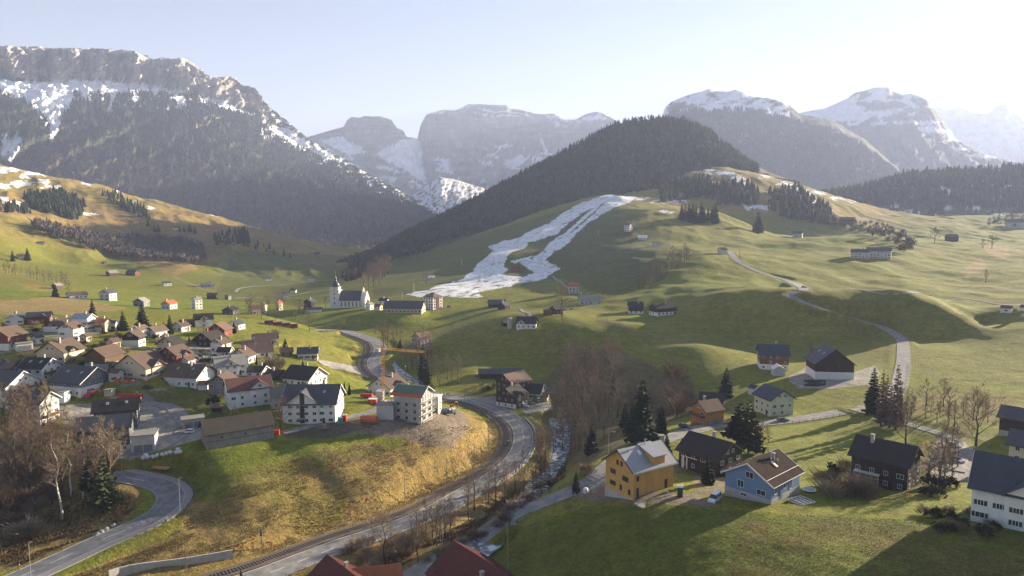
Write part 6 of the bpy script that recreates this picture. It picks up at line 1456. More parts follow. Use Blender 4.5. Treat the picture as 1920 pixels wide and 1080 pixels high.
# --- groups
trees('bbnb', [(-10,820),(60,810),(120,820),(140,870),(230,880),(200,930),(110,950),(60,980),(-10,990)], 38, 75, 128, 'leafless tree in the grove beside the hairpin road', 'leafless grove by the hairpin road', 1.0, 14)
trees('nnb', [(760,1035),(800,1000),(860,975),(930,930),(990,900),(1015,915),(960,955),(900,990),(830,1030),(775,1060)], 27, 62, 112, 'slim leafless tree in the row between main road and stream', 'stream side trees', .95, 9)
trees('nb', [(1000,880),(1040,800),(1075,800),(1060,860),(1020,920)], 12, 60, 95, 'leafless tree leaning over the stream', 'stream side trees', .95, 10)
trees('nbbn', [(1055,710),(1080,685),(1120,665),(1150,675),(1165,720),(1160,780),(1130,830),(1080,850),(1050,830),(1040,760)], 60, 46, 88, 'leafless tree in the wooded gully', 'trees in the wooded gully', .95, 8)
trees('bt', [(1180,720),(1230,700),(1280,720),(1300,760),(1260,790),(1215,810),(1180,800)], 18, 28, 52, 'purplish leafless tree on the far side of the gully', 'trees on the gully bank', 1.1, 9)
trees('bnb', [(1660,770),(1720,760),(1800,762),(1860,775),(1850,800),(1780,805),(1740,800),(1690,790)], 26, 28, 58, 'leafless tree in the dense thicket beside the lane', 'thicket by the lane', 1.1, 9)
trees('nb', [(1730,870),(1770,850),(1800,880),(1780,920),(1740,915)], 8, 70, 105, 'leafless tree beside the car park', 'trees by the car park', 1.0, 10)
trees('bnn', [(755,690),(770,660),(800,655),(840,690),(870,720),(830,735),(790,725)], 24, 34, 60, 'leafless tree along the upper stream', 'upper stream trees', 1.0, 8)
trees('bn', [(700,628),(735,625),(760,650),(745,672),(715,650)], 12, 22, 42, 'leafless tree at the road bend beyond the crane', 'trees at the road bend', 1.1, 6)
trees('b', [(460,575),(530,570),(540,592),(520,603),(490,603),(462,590)], 12, 20, 32, 'leafless tree among the cream houses', 'trees among the cream houses', 1.25, 8)
trees('b', [(545,590),(575,575),(575,600),(550,602)], 4, 18, 28, 'leafless tree below the dark gabled barn', 'trees below the barn', 1.3, 8)
trees('b', [(672,545),(720,500),(730,515),(720,535),(690,550)], 13, 24, 42, 'leafless tree on the slope above the church roof', 'trees above the church', 1.25, 8)
trees('n', [(-5,505),(60,517),(125,532),(125,538),(60,524),(-5,512)], 24, 16, 30, 'thin leafless tree in the straight hedge row', 'hedge row trees', 1.3, 4.5)
trees('b', [(1195,540),(1230,510),(1270,488),(1290,482),(1285,500),(1240,525),(1215,550)], 20, 20, 34, 'leafless tree in the diagonal meadow strip', 'meadow strip trees', 1.2, 7)
trees('b', [(360,655),(378,600),(400,645),(372,650)], 4, 18, 30, 'leafless garden tree in the upper village', 'garden trees', 1.2, 10)
trees('bt', [(500,640),(525,620),(530,690),(500,700)], 7, 14, 34, 'bare garden tree beside the row houses', 'garden trees by the row houses', 1.3, 8)
trees('tv', [(900,715),(930,720),(925,740),(890,735)], 5, 8, 14, 'low bare shrub at the farm entrance', 'shrubs at the farm entrance', 1.2, 6)
trees('t', [(640,1040),(720,1010),(790,1010),(780,1060),(700,1075)], 14, 18, 34, 'bare brushwood clump under the spreading tree', 'brushwood by the main road', 1.6, 12)
trees('t', [(790,1050),(950,960),(1030,900),(1040,915),(960,975),(820,1062)], 22, 10, 20, 'low bare bush on the stream bank', 'bushes on the stream bank', 1.5, 9)
trees('t', [(0,880),(70,860),(100,940),(60,1010),(0,1010)], 16, 22, 44, 'tangled undergrowth bush in the roadside grove', 'undergrowth in the grove', 1.7, 14)
trees('tt', [(1545,915),(1590,905),(1635,930),(1600,955),(1550,945)], 7, 34, 50, 'russet bare bush below the conservatory chalet', 'russet bushes', 1.3, 12)
trees('sv', [(1720,915),(1790,905),(1780,930),(1730,930)], 6, 18, 28, 'dark evergreen bush beside the parking place', 'evergreen bushes by the car park', 1.5, 9)
trees('st', [(1540,880),(1580,868),(1590,890),(1550,900)], 4, 16, 26, 'garden bush behind the chalet', 'garden bushes behind the chalet', 1.3, 9)
trees('ts', [(1330,880),(1375,870),(1380,900),(1340,905)], 4, 18, 26, 'garden bush between the chalet and the blue house', 'garden bushes by the blue house', 1.3, 9)
trees('st', [(1720,965),(1820,960),(1900,1000),(1880,1020),(1760,1000)], 14, 14, 24, 'dark hedge bush below the shuttered house', 'hedge below the shuttered house', 1.6, 9)
for poly, n in [([(150,645),(215,640),(220,655),(160,660)],5),([(40,605),(110,612),(110,622),(60,625)],6),([(180,615),(240,618),(240,645),(190,640)],8),([(290,632),(330,628),(330,645),(290,650)],6),([(330,700),(350,690),(345,715),(330,718)],4),([(400,745),(420,735),(420,750)],3),([(0,715),(60,710),(60,722),(0,730)],6),([(470,690),(500,685),(500,700)],3),([(100,640),(230,660),(300,690),(120,690)],14),([(320,640),(430,630),(450,700),(340,690)],14),([(0,660),(80,660),(90,690),(0,690)],6)]:
    trees('stv', poly, n, 7, 13, 'garden shrub among the village houses', 'village garden shrubs', 1.2, 5)
for u, vb, vt, l in [(1303,826,808,'round bare bush on the side road verge'),(398,760,738,'dark clipped bush behind the playground hut'),(1100,890,862,'rust coloured bush between stream and lane')]: tree('t' if 'bare' in l or 'rust' in l else 's', u, vb, vt, l, wid=1.3)

# ================================================================ ROUGH GRASS: tussocks on the banks and the near lawn
def tuft(seed):
    r = np.random.default_rng(seed); V = []; F = []
    for k in range(5):
        a = r.uniform(0, 6.28); w = .16; c, s = math.cos(a), math.sin(a); l = r.uniform(.1, .5); b = len(V)
        V += [(-s * w, c * w, -.1), (s * w, -c * w, -.1), (c * l, s * l, r.uniform(.6, 1.1))]; F.append((b, b + 1, b + 2))
    return np.array(V), np.array(F)
def tussocks(name, poly, n, h0, h1, base, alt, thr=-.12):
    poly = np.array(poly, float); k = np.argwhere(inpoly(UG, VG, poly) & (YG < 330)); k = k[rng.integers(0, len(k), n)]
    k = k[(k[:, 0] < NR - 1) & (k[:, 1] < NC - 1)]; f = rng.random(len(k)); g = rng.random(len(k)); i, j = k[:, 0], k[:, 1]
    P = np.stack([A_[i, j] * (1 - f) * (1 - g) + A_[i + 1, j] * f * (1 - g) + A_[i, j + 1] * (1 - f) * g + A_[i + 1, j + 1] * f * g for A_ in (XG, YG, ZG)], 1)
    dn = fbm(P[:, 0] / 7, P[:, 1] / 7, 3); ok = dn > thr
    for L, w in ((L_main, 7.2), (L_side, 3.2), (L_hair, 5.6)):
        q = np.array([(a.x, a.y) for a in L]); 
        for s0 in range(0, len(P), 4000): ok[s0:s0 + 4000] &= (np.min((P[s0:s0 + 4000, None, 0] - q[:, 0]) ** 2 + (P[s0:s0 + 4000, None, 1] - q[:, 1]) ** 2, 1) > w * w)
    P = P[ok]; scatter(name, P, rng.uniform(h0, h1, len(P)), tuft(3), cols(len(P), base, .3, alt, .3), 1.0)
tussocks('dry_grass', [(330,1010),(345,950),(470,900),(560,860),(640,840),(760,830),(830,800),(915,800),(925,860),(860,905),(700,985),(560,1030),(430,1050),(200,1085),(130,1085)], 15000, .2, .45, (.26,.19,.07), (.19,.16,.055))
tussocks('dry_grass', [(-40,850),(60,860),(240,930),(255,955),(190,1010),(80,1060),(-40,1090)], 9000, .3, .8, (.20,.13,.055), (.10,.07,.035))
tussocks('lawn_grass', [(930,1040),(1120,960),(1260,950),(1500,965),(1720,975),(1930,1000),(1930,1085),(880,1085)], 34000, .06, .17, (.13,.145,.022), (.16,.14,.035), -1)
tussocks('dry_grass', [(700,1050),(860,1010),(960,960),(1060,895),(1060,870),(980,910),(900,965),(780,1030)], 7000, .3, .8, (.22,.15,.07), (.10,.07,.04))

def single_out(group, words):
    """name each member of a small group by its order across the picture"""
    m = sorted([o for o in bpy.data.objects if o.get('group') == group and o.get('label') and o.parent is None], key=lambda o: o.location.x / o.location.y)
    for i, o in enumerate(m):
        if len(m) <= len(words): o['label'] = words[i] + ' ' + o['label']
ORD = ['first', 'second', 'third', 'fourth', 'fifth', 'sixth', 'seventh', 'eighth', 'ninth', 'tenth', 'eleventh', 'twelfth', 'thirteenth']
for g_ in {o.get('group') for o in bpy.data.objects if o.get('group')}:
    if g_.startswith(('village garden',)): continue
    single_out(g_, [w + ' from the west' if False else w for w in ORD])
# ================================================================ VEHICLES, POLES, PEOPLE, ANIMALS, SMALL THINGS
SC = .82      # everything manufactured follows the size the houses have here
def paint_mat(n, c): return mat('car paint ' + n, c, .3, .05, 1, spec=.6)
M_tyre = mat('tyre', (.02, .02, .02), .9, .1, 4); M_rim = mat('wheel rim', (.35, .35, .36), .4, .05, 2, metal=.6); M_lamp = mat('lamp glass', (.65, .65, .6), .2, .05, 2, spec=.6); M_tail = mat('tail lamp', (.35, .02, .02), .3, .05, 2)
_cars = {}
def car_parts(kind):
    if kind in _cars: return _cars[kind]
    if kind == 'van': L, W, body, cab = 4.7, 1.85, [(-2.35,.35),(-2.35,1.15),(-2.2,1.2),(1.35,1.2),(2.2,1.0),(2.35,.75),(2.35,.35)], [(-2.3,1.18),(-2.2,1.95),(-1.9,2.02),(.7,2.0),(1.5,1.2)]
    elif kind == 'hatch': L, W, body, cab = 3.9, 1.7, [(-1.95,.3),(-1.98,.85),(-1.8,.95),(.9,.95),(1.75,.82),(1.95,.6),(1.95,.3)], [(-1.85,.93),(-1.6,1.4),(-1.2,1.5),(.1,1.48),(.95,.93)]
    else: L, W, body, cab = 4.6, 1.8, [(-2.3,.3),(-2.32,.9),(-2.2,1.0),(1.0,.98),(2.1,.82),(2.3,.6),(2.3,.3)], [(-2.25,.98),(-1.95,1.45),(-1.5,1.55),(.1,1.52),(1.1,.96)]
    def prof(p, w0, w1, m=None):
        mb = MB(); n = len(p); zs = [z for _, z in p]; lo, hi = min(zs), max(zs)
        ww = [w0 + (w1 - w0) * (z - lo) / (hi - lo) for z in zs]
        mb.add([(x, -w, z) for (x, z), w in zip(p, ww)] + [(x, w, z) for (x, z), w in zip(p, ww)], [tuple(range(n)), tuple(range(n, 2 * n))[::-1]] + [(i, n + i, n + (i + 1) % n, (i + 1) % n) for i in range(n)]); return mb
    b = prof(body, W / 2, W / 2 - .03); g = prof(cab, W / 2 - .05, W / 2 - .22)
    rf = MB(); zt = max(z for _, z in cab); xs = [x for x, z in cab if z > zt - .12]; rf.box(min(xs) - .12, max(xs) + .12, -W / 2 + .2, W / 2 - .2, zt - .02, zt + .05)
    for s in (-1, 1):
        for x in (min(xs) + .1, (min(xs) + max(xs)) / 2, max(xs) - .1): rf.box(x - .04, x + .04, s * (W / 2 - .14) - .06, s * (W / 2 - .14) + .08 * (s > 0), cab[0][1] - .02, zt)
    wh = MB(); rm = MB()
    for k in range(14):
        pass
    def disc(r_, w): 
        m = MB(); n = 14; m.add([(r_ * math.cos(6.283 * k / n), -w, r_ * math.sin(6.283 * k / n)) for k in range(n)] + [(r_ * math.cos(6.283 * k / n), w, r_ * math.sin(6.283 * k / n)) for k in range(n)], [tuple(range(n)), tuple(range(n, 2 * n))[::-1]] + [(i, n + i, n + (i + 1) % n, (i + 1) % n) for i in range(n)]); return m
    _cars[kind] = dict(L=L, W=W, body=b, cab=g.mesh('windows', M_glass), roof=rf, tyre=disc(.33, .11).mesh('tyre', M_tyre), rim=disc(.2, .12).mesh('rim', M_rim), wb=L * .31)
    lb = MB(); lb.box(-.05, .05, -.16, .16, -.07, .07); _cars[kind]['lamp'] = lb.mesh('headlight', M_lamp); lb = MB(); lb.box(-.04, .04, -.13, .13, -.09, .09); _cars[kind]['tail'] = lb.mesh('tail_light', M_tail)
    return _cars[kind]
def car(kind, u, v, head, cn, cc, label, group=None, name='parked_car', cat='car'):
    c = car_parts(kind); p = hit(u, v); e = empty(name, (p.x, p.y, p.z + .03), R_(head)); e.scale = (SC, SC, SC); tag(e, label, cat, group)
    m = paint_mat(cn, cc); link(bpy.data.objects.new('body', c['body'].mesh('body', m)), e); link(bpy.data.objects.new('windows', c['cab']), e); link(bpy.data.objects.new('car_roof', c['roof'].mesh('car_roof', m)), e)
    for x in (-c['wb'], c['wb']):
        for y in (-c['W'] / 2 + .08, c['W'] / 2 - .08):
            w = bpy.data.objects.new('wheel', c['tyre']); w.location = (x, y, .33); link(w, e); link(bpy.data.objects.new('rim', c['rim']), w)
    for y in (-.6, .6):
        h = bpy.data.objects.new('headlight', c['lamp']); h.location = (c['L'] / 2 - .02, y, .68); link(h, e); h = bpy.data.objects.new('tail_light', c['tail']); h.location = (-c['L'] / 2 - .0, y, .8); link(h, e)
    return e
W_ = (.70,.71,.72); BK = (.015,.017,.02); GY = (.16,.17,.18); SV = (.42,.43,.45); RD = (.36,.03,.025); BL = (.05,.10,.20)
car('estate', 352, 812, 172, 'white', W_, 'white estate car parked in the yard before the grey barn'); car('hatch', 347, 803, 172, 'red', RD, 'dark red car half hidden behind the white estate car')
car('hatch', 952, 834, -105, 'black', BK, 'small black car driving on the main road bend', name='driving_car'); car('van', 716, 698, -60, 'silver', SV, 'pale van on the upper main road', name='driving_van', cat='van')
car('estate', 1284, 802, -42, 'black', BK, 'dark estate car parked beside the orange timber house'); car('estate', 1468, 790, 8, 'grey', GY, 'dark grey car parked by the wall of the pale green house')
car('hatch', 1795, 866, -78, 'silver', SV, 'silver car parked nose out in the parking place'); car('hatch', 1789, 838, -60, 'white', W_, 'white car half hidden behind bare trees')
car('van', 1340, 940, -128, 'white', W_, 'white minivan parked beside the light blue house', name='minivan', cat='van')
for u, v, h, n, c, l in [(996,757,-60,'grey',GY,'grey car among farm vehicles'),(985,763,-20,'white',W_,'white low car at the farmyard edge'),(1036,742,20,'blue',BL,'blue car behind the small brown shed'),(370,674,-10,'grey',GY,'grey car parked on the village street below the thuja'),(243,648,0,'black',BK,'black car under the tree beside the dark chalet'),
                      (418,684,5,'blue',BL,'blue car by the pale villa'),(60,627,10,'grey',GY,'grey car on the upper village road'),(278,728,20,'black',BK,'dark car beside the big cream house'),(1046,583,0,'black',BK,'dark vehicle beside the tall orchard tree'),(1060,582,10,'silver',SV,'silver vehicle beside the tall orchard tree'),
                      (1072,580,0,'silver',SV,'third vehicle from the dark cottage'),(826,578,0,'white',W_,'white car beside the schoolhouse'),(842,576,0,'red',RD,'red machine on the meadow edge past the schoolhouse'),(1508,540,-20,'silver',SV,'silver car on the winding hill road'),(300,640,0,'white',W_,'white car beside the dark rounded garden'),(1250,738,-50,'silver',SV,'vehicle hidden by the gully trees')]:
    car('hatch', u, v, h, n, c, l)
car('van', 1009, 752, 100, 'white', W_, 'white delivery van in the farmyard', name='delivery_van', cat='van')
def boxy(name, label, cat, u, v, rz, parts, group=None, sc=SC, dz=0):
    p = hit(u, v); e = empty(name, (p.x, p.y, p.z + dz), R_(rz)); e.scale = (sc,) * 3; tag(e, label, cat, group)
    for pn, m, fn in parts:
        mb = MB(); fn(mb); mb.build(pn, m, e)
    return e
M_orange = mat('orange paint', (.62, .15, .03), .5, .1, 2); M_teal = mat('teal plastic', (.06, .32, .30), .5, .08, 2); M_whitep = mat('white plastic', (.72, .73, .73), .5, .05, 2); M_dgreen = mat('dark green plastic', (.02, .06, .045), .4, .1, 2); M_yellow = mat('crane yellow', (.62, .30, .03), .5, .1, 2); M_wood = mat('fresh sawn wood', (.60, .30, .13), .8, .2, 2.5); M_bale = mat('bale wrap', (.60, .64, .68), .35, .12, 3, spec=.5)
def toilet(label, u, v, m): boxy('portable_toilet', label, 'portable toilet', u, v, -15, [('cabin', m, lambda b: (b.box(-.55, .55, -.55, .55, 0, 2.1), b.box(-.35, .35, -.6, -.55, .15, 1.9))), ('roof', M_whitep, lambda b: (b.prism([(-.62, 2.1), (.62, 2.1), (.5, 2.3), (0, 2.42), (-.5, 2.3)], -.62, .62), b.lathe([(.08, 2.3), (.08, 2.7), (0, 2.7)], 8, (.3, .3, 0))))], sc=1.0)
toilet('dark green portable toilet with white roof beside the white minivan', 1275, 931, M_dgreen); toilet('teal portable toilet on the building site street', 638, 795, M_teal); toilet('red portable toilet next to the teal one', 646, 790, M_red)
# truck with red loading bed and red box body
boxy('red_truck', 'red flatbed truck with crane arm parked behind the dark grey house', 'truck', 244, 750, 4, [
 ('cab', M_red, lambda b: b.prism([(-1.1, .5), (1.1, .5), (1.1, 2.3), (.9, 2.5), (-.9, 2.5), (-1.1, 2.3)], 3.2, 5.0)), ('windows', M_glass, lambda b: b.box(4.2, 5.03, -1.12, 1.12, 1.5, 2.2)),
 ('load_box', M_red, lambda b: (b.box(-4.5, 3.0, -1.15, 1.15, .9, 2.4), b.box(-4.5, 3.0, -1.25, 1.25, 2.35, 2.5))), ('crane_arm', M_red, lambda b: b.tube([(3.1, 0, 2.5), (3.1, 0, 3.6), (.6, .3, 3.9)], [.16, .14, .1], 6)),
 ('chassis', M_darkpole, lambda b: b.box(-4.4, 4.9, -.5, .5, .5, .9)), *[('wheel', M_tyre, (lambda x, s: lambda b: b.tube([(x, s * .85, .5), (x, s * 1.15, .5)], [.5, .5], 12))(x, s)) for x in (-3.4, -2.2, 4.0) for s in (-1, 1)]])
def excav(label, u, v, rz, m, g=None):
    boxy('excavator', label, 'excavator', u, v, rz, [('track', M_darkpole, (lambda s: lambda b: b.prism([(s * .95 - .22, .1), (s * .95 + .22, .1), (s * .95 + .22, .75), (s * .95 - .22, .75)], -1.4, 1.4))(s)) for s in (-1, 1)] +
     [('house', m, lambda b: b.prism([(-1.05, .8), (1.05, .8), (1.0, 1.7), (-1.0, 1.7)], -1.5, .6)), ('cab', M_glass, lambda b: b.prism([(.1, 1.0), (1.0, 1.0), (.95, 2.5), (.2, 2.5)], -.3, .9)), ('cab_roof', m, lambda b: b.box(-.35, .95, .1, 1.05, 2.5, 2.6)),
      ('boom', m, lambda b: b.tube([(.7, -.2, 1.3), (2.0, -.2, 3.4), (3.6, -.2, 3.0)], [.22, .2, .15], 4)), ('stick', m, lambda b: b.tube([(3.5, -.2, 3.1), (4.1, -.2, 1.2)], [.15, .1], 4)), ('bucket', M_darkpole, lambda b: b.prism([(-.6, .5), (.2, .5), (.2, 1.2), (-.6, 1.2)], 3.7, 4.4))], sc=.9)
excav('red excavator beside the blue grey house garages', 168, 746, 15, M_red)
excav('yellow green excavator standing beyond the building site', 848, 770, 60, M_yellow)
for u, v, w, h, l in [(220,716,2.0,1.5,'orange skip left of the cream house corner'),(238,717,2.0,1.5,'orange skip beside the blue grey house'),(247,717,2.2,1.2,'low orange skip next to the taller one')]:
    boxy('skip', l, 'skip', u, v, 0, [('bin', M_orange, (lambda w, h: lambda b: b.prism([(-.8, .1), (.8, .1), (1.0, h), (-1.0, h)], -w / 2, w / 2))(w, h)), ('rim', M_darkpole, (lambda w, h: lambda b: b.box(-w / 2 - .05, w / 2 + .05, -1.05, 1.05, h - .06, h + .02))(w, h))])
boxy('silo_tank', 'orange red site tank on a skid beside the muddy slope', 'tank', 692, 793, -10, [('tank', M_orange, lambda b: b.prism([(-1.1, .7), (-.6, .4), (.6, .4), (1.1, .7), (1.2, 1.6), (.8, 2.4), (-.8, 2.4), (-1.2, 1.6)], -2.6, 2.6)), ('skid', M_darkpole, lambda b: (b.box(-2.6, 2.6, -1, -.7, 0, .4), b.box(-2.6, 2.6, .7, 1, 0, .4))), ('hatch', M_whitep, lambda b: b.lathe([(.3, 2.4), (.3, 2.6), (0, 2.6)], 10, (-1, 0, 0)))], sc=1)
boxy('site_container', 'red site container next to the crane foot', 'container', 699, 757, -6, [('box', M_red, lambda b: b.box(-1.5, 1.5, -1.1, 1.1, .1, 1.9)), ('top_frame', M_whitep, lambda b: b.box(-1.55, 1.55, -1.15, 1.15, 1.9, 2.0)), ('door', M_orange, lambda b: b.box(-.5, .5, -1.14, -1.1, .2, 1.8))], sc=.95)
boxy('trailer', 'dark red covered trailer behind the site container', 'trailer', 688, 746, -8, [('bed', M_red, lambda b: b.prism([(-1.0, .5), (1.0, .5), (1.1, 1.3), (.5, 1.7), (-.5, 1.7), (-1.1, 1.3)], -2.3, 2.3)), *[('wheel', M_tyre, (lambda x, s: lambda b: b.tube([(x, s * .8, .35), (x, s * 1.05, .35)], [.35, .35], 12))(x, s)) for x in (-.5, .5) for s in (-1, 1)]], sc=.95)
boxy('cage_container', 'white barred storage cage at the foot of the crane', 'storage cage', 713, 752, -8, [('frame', M_whitep, lambda b: [b.box(x - .05, x + .05, y - .05, y + .05, 0, 4.2) for x in np.linspace(-1.3, 1.3, 7) for y in (-1, 1)] + [b.box(-1.35, 1.35, y - .06, y + .06, z, z + .1) for y in (-1, 1) for z in (0, 2.1, 4.2)]), ('sheets', mat('pale sheet stack', (.45, .50, .52), .6), lambda b: b.box(-1.2, 1.2, -.8, .8, .1, 3.9))], sc=1)
boxy('concrete_mixer_truck', 'concrete pump truck with folded boom beyond the house shell', 'truck', 839, 778, 25, [('chassis', M_darkpole, lambda b: b.box(-3.6, 3.6, -.6, .6, .6, 1.0)), ('cab', M_whitep, lambda b: b.prism([(-1.1, .8), (1.1, .8), (1.1, 2.3), (.9, 2.5), (-.9, 2.5), (-1.1, 2.3)], 2.2, 3.8)), ('windows', M_glass, lambda b: b.box(3.0, 3.84, -1.0, 1.0, 1.6, 2.2)),
 ('drum', mat('blue grey drum', (.16, .2, .26), .5), lambda b: b.tube([(-3.0, 0, 2.4), (-1.8, 0, 2.3), (.6, 0, 2.0), (1.8, 0, 1.9)], [.55, 1.2, 1.25, .6], 14)), ('boom', M_yellow, lambda b: b.tube([(1.9, .7, 2.6), (-2.6, .7, 3.6), (-.2, .9, 5.2), (-2.4, .9, 6.4)], [.16, .15, .12, .1], 4)), *[('wheel', M_tyre, (lambda x, s: lambda b: b.tube([(x, s * .85, .5), (x, s * 1.15, .5)], [.5, .5], 12))(x, s)) for x in (-2.8, -1.6, 3.0) for s in (-1, 1)]])
boxy('dumpster', 'red bin at the end wall of the grey barn', 'bin', 518, 815, 10, [('bin', M_red, lambda b: b.prism([(-.8, 0), (.8, 0), (.95, 1.5), (-.95, 1.5)], -1.0, 1.0)), ('lid', M_red, lambda b: b.prism([(-1.0, 1.5), (1.0, 1.5), (0, 1.8)], -1.05, 1.05))], sc=1)
boxy('equipment_pile', 'pile of dark building timber and boards beside the site street', 'timber pile', 606, 803, 8, [('boards', M_wood, lambda b: [b.obox((x, y, .4 + .15 * k), (math.cos(a), math.sin(a), .25), (-math.sin(a), math.cos(a), 0), (-.25, 0, 1), 1.3, .12, .05) for k, (x, y, a) in enumerate([(-.5, 0, .2), (0, .3, 1.1), (.5, -.2, 2.0), (.2, .1, 2.8)])]), ('sheets', M_darkpole, lambda b: b.prism([(-1.2, 0), (1.2, 0), (.8, .8), (-.6, .6)], -2, 2))], sc=1)
# wrapped silage bales along the yard edge
for k, (u, v) in enumerate([(268,862),(277,861),(286,860),(294,858),(305,856),(313,854),(320,852),(331,852),(337,851),(334,846),(273,857)]):
    p = hit(u, v); e = empty('silage_bale', (p.x, p.y, p.z + .05), rng.uniform(0, 3)); tag(e, 'white wrapped silage bale in the row on the lawn edge', 'bale', 'silage bales on the lawn edge')
    mb = MB(); mb.tube([(-.55, 0, .5), (-.45, 0, .5), (.45, 0, .5), (.55, 0, .5)], [.42, .52, .52, .42], 12); mb.build('bale', M_bale, e, True)
boxy('board_stack', 'flat stack of orange brown timber panels on the lawn', 'timber stack', 302, 878, -12, [('panel', M_wood, (lambda k: lambda b: b.box(-2.6 + .1 * k, 2.6 + .12 * k, -1.1, 1.1, .12 + .14 * k, .22 + .14 * k))(k)) for k in range(3)] + [('bearer', M_wood, (lambda x: lambda b: b.box(x, x + .15, -1.1, 1.1, 0, .12))(x)) for x in (-2, 0, 2)], sc=1)
for u, v, l in [(860,766,'pale building rubble heap edge'),]: pass
# playground
boxy('play_hut', 'dark roofed playground tower on the lawn before the white twin house', 'play tower', 407, 778, 15, [('roof', ROOFS['brownlight'], lambda b: b.add([(-2.4, -1.9, 2.9), (2.4, -1.9, 2.9), (2.4, 1.9, 2.9), (-2.4, 1.9, 2.9), (0, 0, 4.3)], [(0, 1, 4), (1, 2, 4), (2, 3, 4), (3, 0, 4), (0, 3, 2, 1)])), ('platform', WALLS['oldwood'], lambda b: b.box(-1.5, 1.5, -1.3, 1.3, 1.2, 1.4)), ('wall', WALLS['oldwood'], lambda b: (b.box(-1.5, -1.4, -1.3, 1.3, 1.4, 2.9), b.box(-1.5, 1.5, 1.2, 1.3, 1.4, 2.9)))] + [('leg', WALLS['oldwood'], (lambda x, y: lambda b: b.box(x - .1, x + .1, y - .1, y + .1, -.3, 2.95))(x, y)) for x in (-1.4, 1.4) for y in (-1.2, 1.2)] + [('slide', M_metalpole, lambda b: b.obox((-2.6, 0, .7), (.8, 0, .6), (0, 1, 0), (-.6, 0, .8), 1.4, .3, .05))], sc=1)
boxy('swing_frame', 'wooden A frame climbing pyramid beside the play tower', 'climbing frame', 440, 778, 10, [('leg', M_wood, (lambda x, y: lambda b: b.tube([(x, y, -.1), (0, 0, 3.2)], [.07, .07], 5))(x, y)) for x, y in ((-1.6, -.8), (1.6, -.8), (-1.6, .9), (1.6, .9))] + [('mast', M_metalpole, lambda b: b.tube([(0, 0, 0), (0, 0, 3.7)], [.08, .08], 6)), ('net', WALLS['oldwood'], lambda b: [b.tube([(-1.6 * (1 - z / 3.2), -.8 * (1 - z / 3.2), z), (1.6 * (1 - z / 3.2), -.8 * (1 - z / 3.2), z)], [.03, .03], 4) for z in (.6, 1.2, 1.8)])], sc=1)
boxy('bench_slab', 'pale concrete strip path on the playground lawn', 'path slab', 480, 772, 85, [('slab', M_pave, lambda b: b.box(-2.4, 2.4, -.5, .5, 0, .08)), ('edge', M_conc, lambda b: (b.box(-2.4, 2.4, -.56, -.5, 0, .12), b.box(-2.4, 2.4, .5, .56, 0, .12)))], sc=1)
# right bank small things
boxy('cold_frames', 'row of white framed garden beds beside the light blue house', 'garden frames', 1503, 941, 28, [('frame', M_frame, (lambda x: lambda b: (b.box(x - .45, x + .45, -1.8, -1.72, 0, .4), b.box(x - .45, x + .45, 1.72, 1.8, 0, .4), b.box(x - .45, x - .38, -1.8, 1.8, 0, .4), b.box(x + .38, x + .45, -1.8, 1.8, 0, .4)))(x)) for x in (-1.6, -.6, .4, 1.4)] + [('soil', M_dtrim, (lambda x: lambda b: b.box(x - .37, x + .37, -1.7, 1.7, 0, .2))(x)) for x in (-1.6, -.6, .4, 1.4)], sc=1)
boxy('trampoline', 'round grey garden trampoline beside the garden beds', 'trampoline', 1517, 922, 0, [('mat', mat('trampoline mat', (.30, .31, .33), .7), lambda b: b.lathe([(0, .7), (1.5, .7), (1.5, .66), (0, .66)], 20)), ('rim', M_frame, lambda b: b.lathe([(1.5, .62), (1.75, .62), (1.75, .74), (1.5, .74), (1.5, .62)], 20))] + [('leg', M_metalpole, (lambda a: lambda b: b.tube([(1.6 * math.cos(a), 1.6 * math.sin(a), 0), (1.6 * math.cos(a), 1.6 * math.sin(a), .65)], [.04, .04], 5))(a)) for a in (0.3, 1.9, 3.4, 5.0)], sc=.8)
boxy('water_tank', 'white wrapped bag beside the roadside spruce', 'bag', 1098, 924, 0, [('bag', M_whitep, lambda b: b.lathe([(0, 0), (.6, .05), (.65, .6), (.5, 1.1), (.2, 1.25), (0, 1.25)], 8)), ('strap', M_darkpole, lambda b: b.lathe([(.66, .55), (.67, .65), (.64, .65)], 8))], sc=1)
boxy('bin_shelter', 'teal fronted bin shelter at the roadside', 'shelter', 1230, 826, -6, [('box', M_teal, lambda b: b.box(-1.3, 1.0, -.8, -.7, .2, 1.5)), ('wall', WALLS['beige'], lambda b: (b.box(-1.3, 2.2, -.7, .8, 0, 1.6), b.box(1.0, 2.2, -.85, -.7, 0, 1.6))), ('roof', ROOFS['flat'], lambda b: b.box(-1.5, 2.4, -1, 1, 1.6, 1.72))], sc=1)
boxy('boat_trailer', 'blue tarpaulin covered trailer on the verge', 'trailer', 1208, 833, 18, [('cover', mat('blue tarpaulin', (.20, .28, .34), .6), lambda b: b.prism([(-.9, .5), (.9, .5), (.7, 1.0), (0, 1.25), (-.7, 1.0)], -2.0, 2.0)), *[('wheel', M_tyre, (lambda s: lambda b: b.tube([(0, s * .8, .3), (0, s * 1.0, .3)], [.3, .3], 10))(s)) for s in (-1, 1)]], sc=.9)
boxy('green_net', 'green netting fence between the dark chalet and the blue house', 'net fence', 1405, 878, 25, [('net', mat('green net', (.03, .16, .11), .8), lambda b: b.box(-3, 3, -.03, .03, .2, 1.9))] + [('post', M_metalpole, (lambda x: lambda b: b.box(x - .05, x + .05, -.08, .08, -.3, 2.3))(x)) for x in (-3, -1, 1, 3)], sc=1)
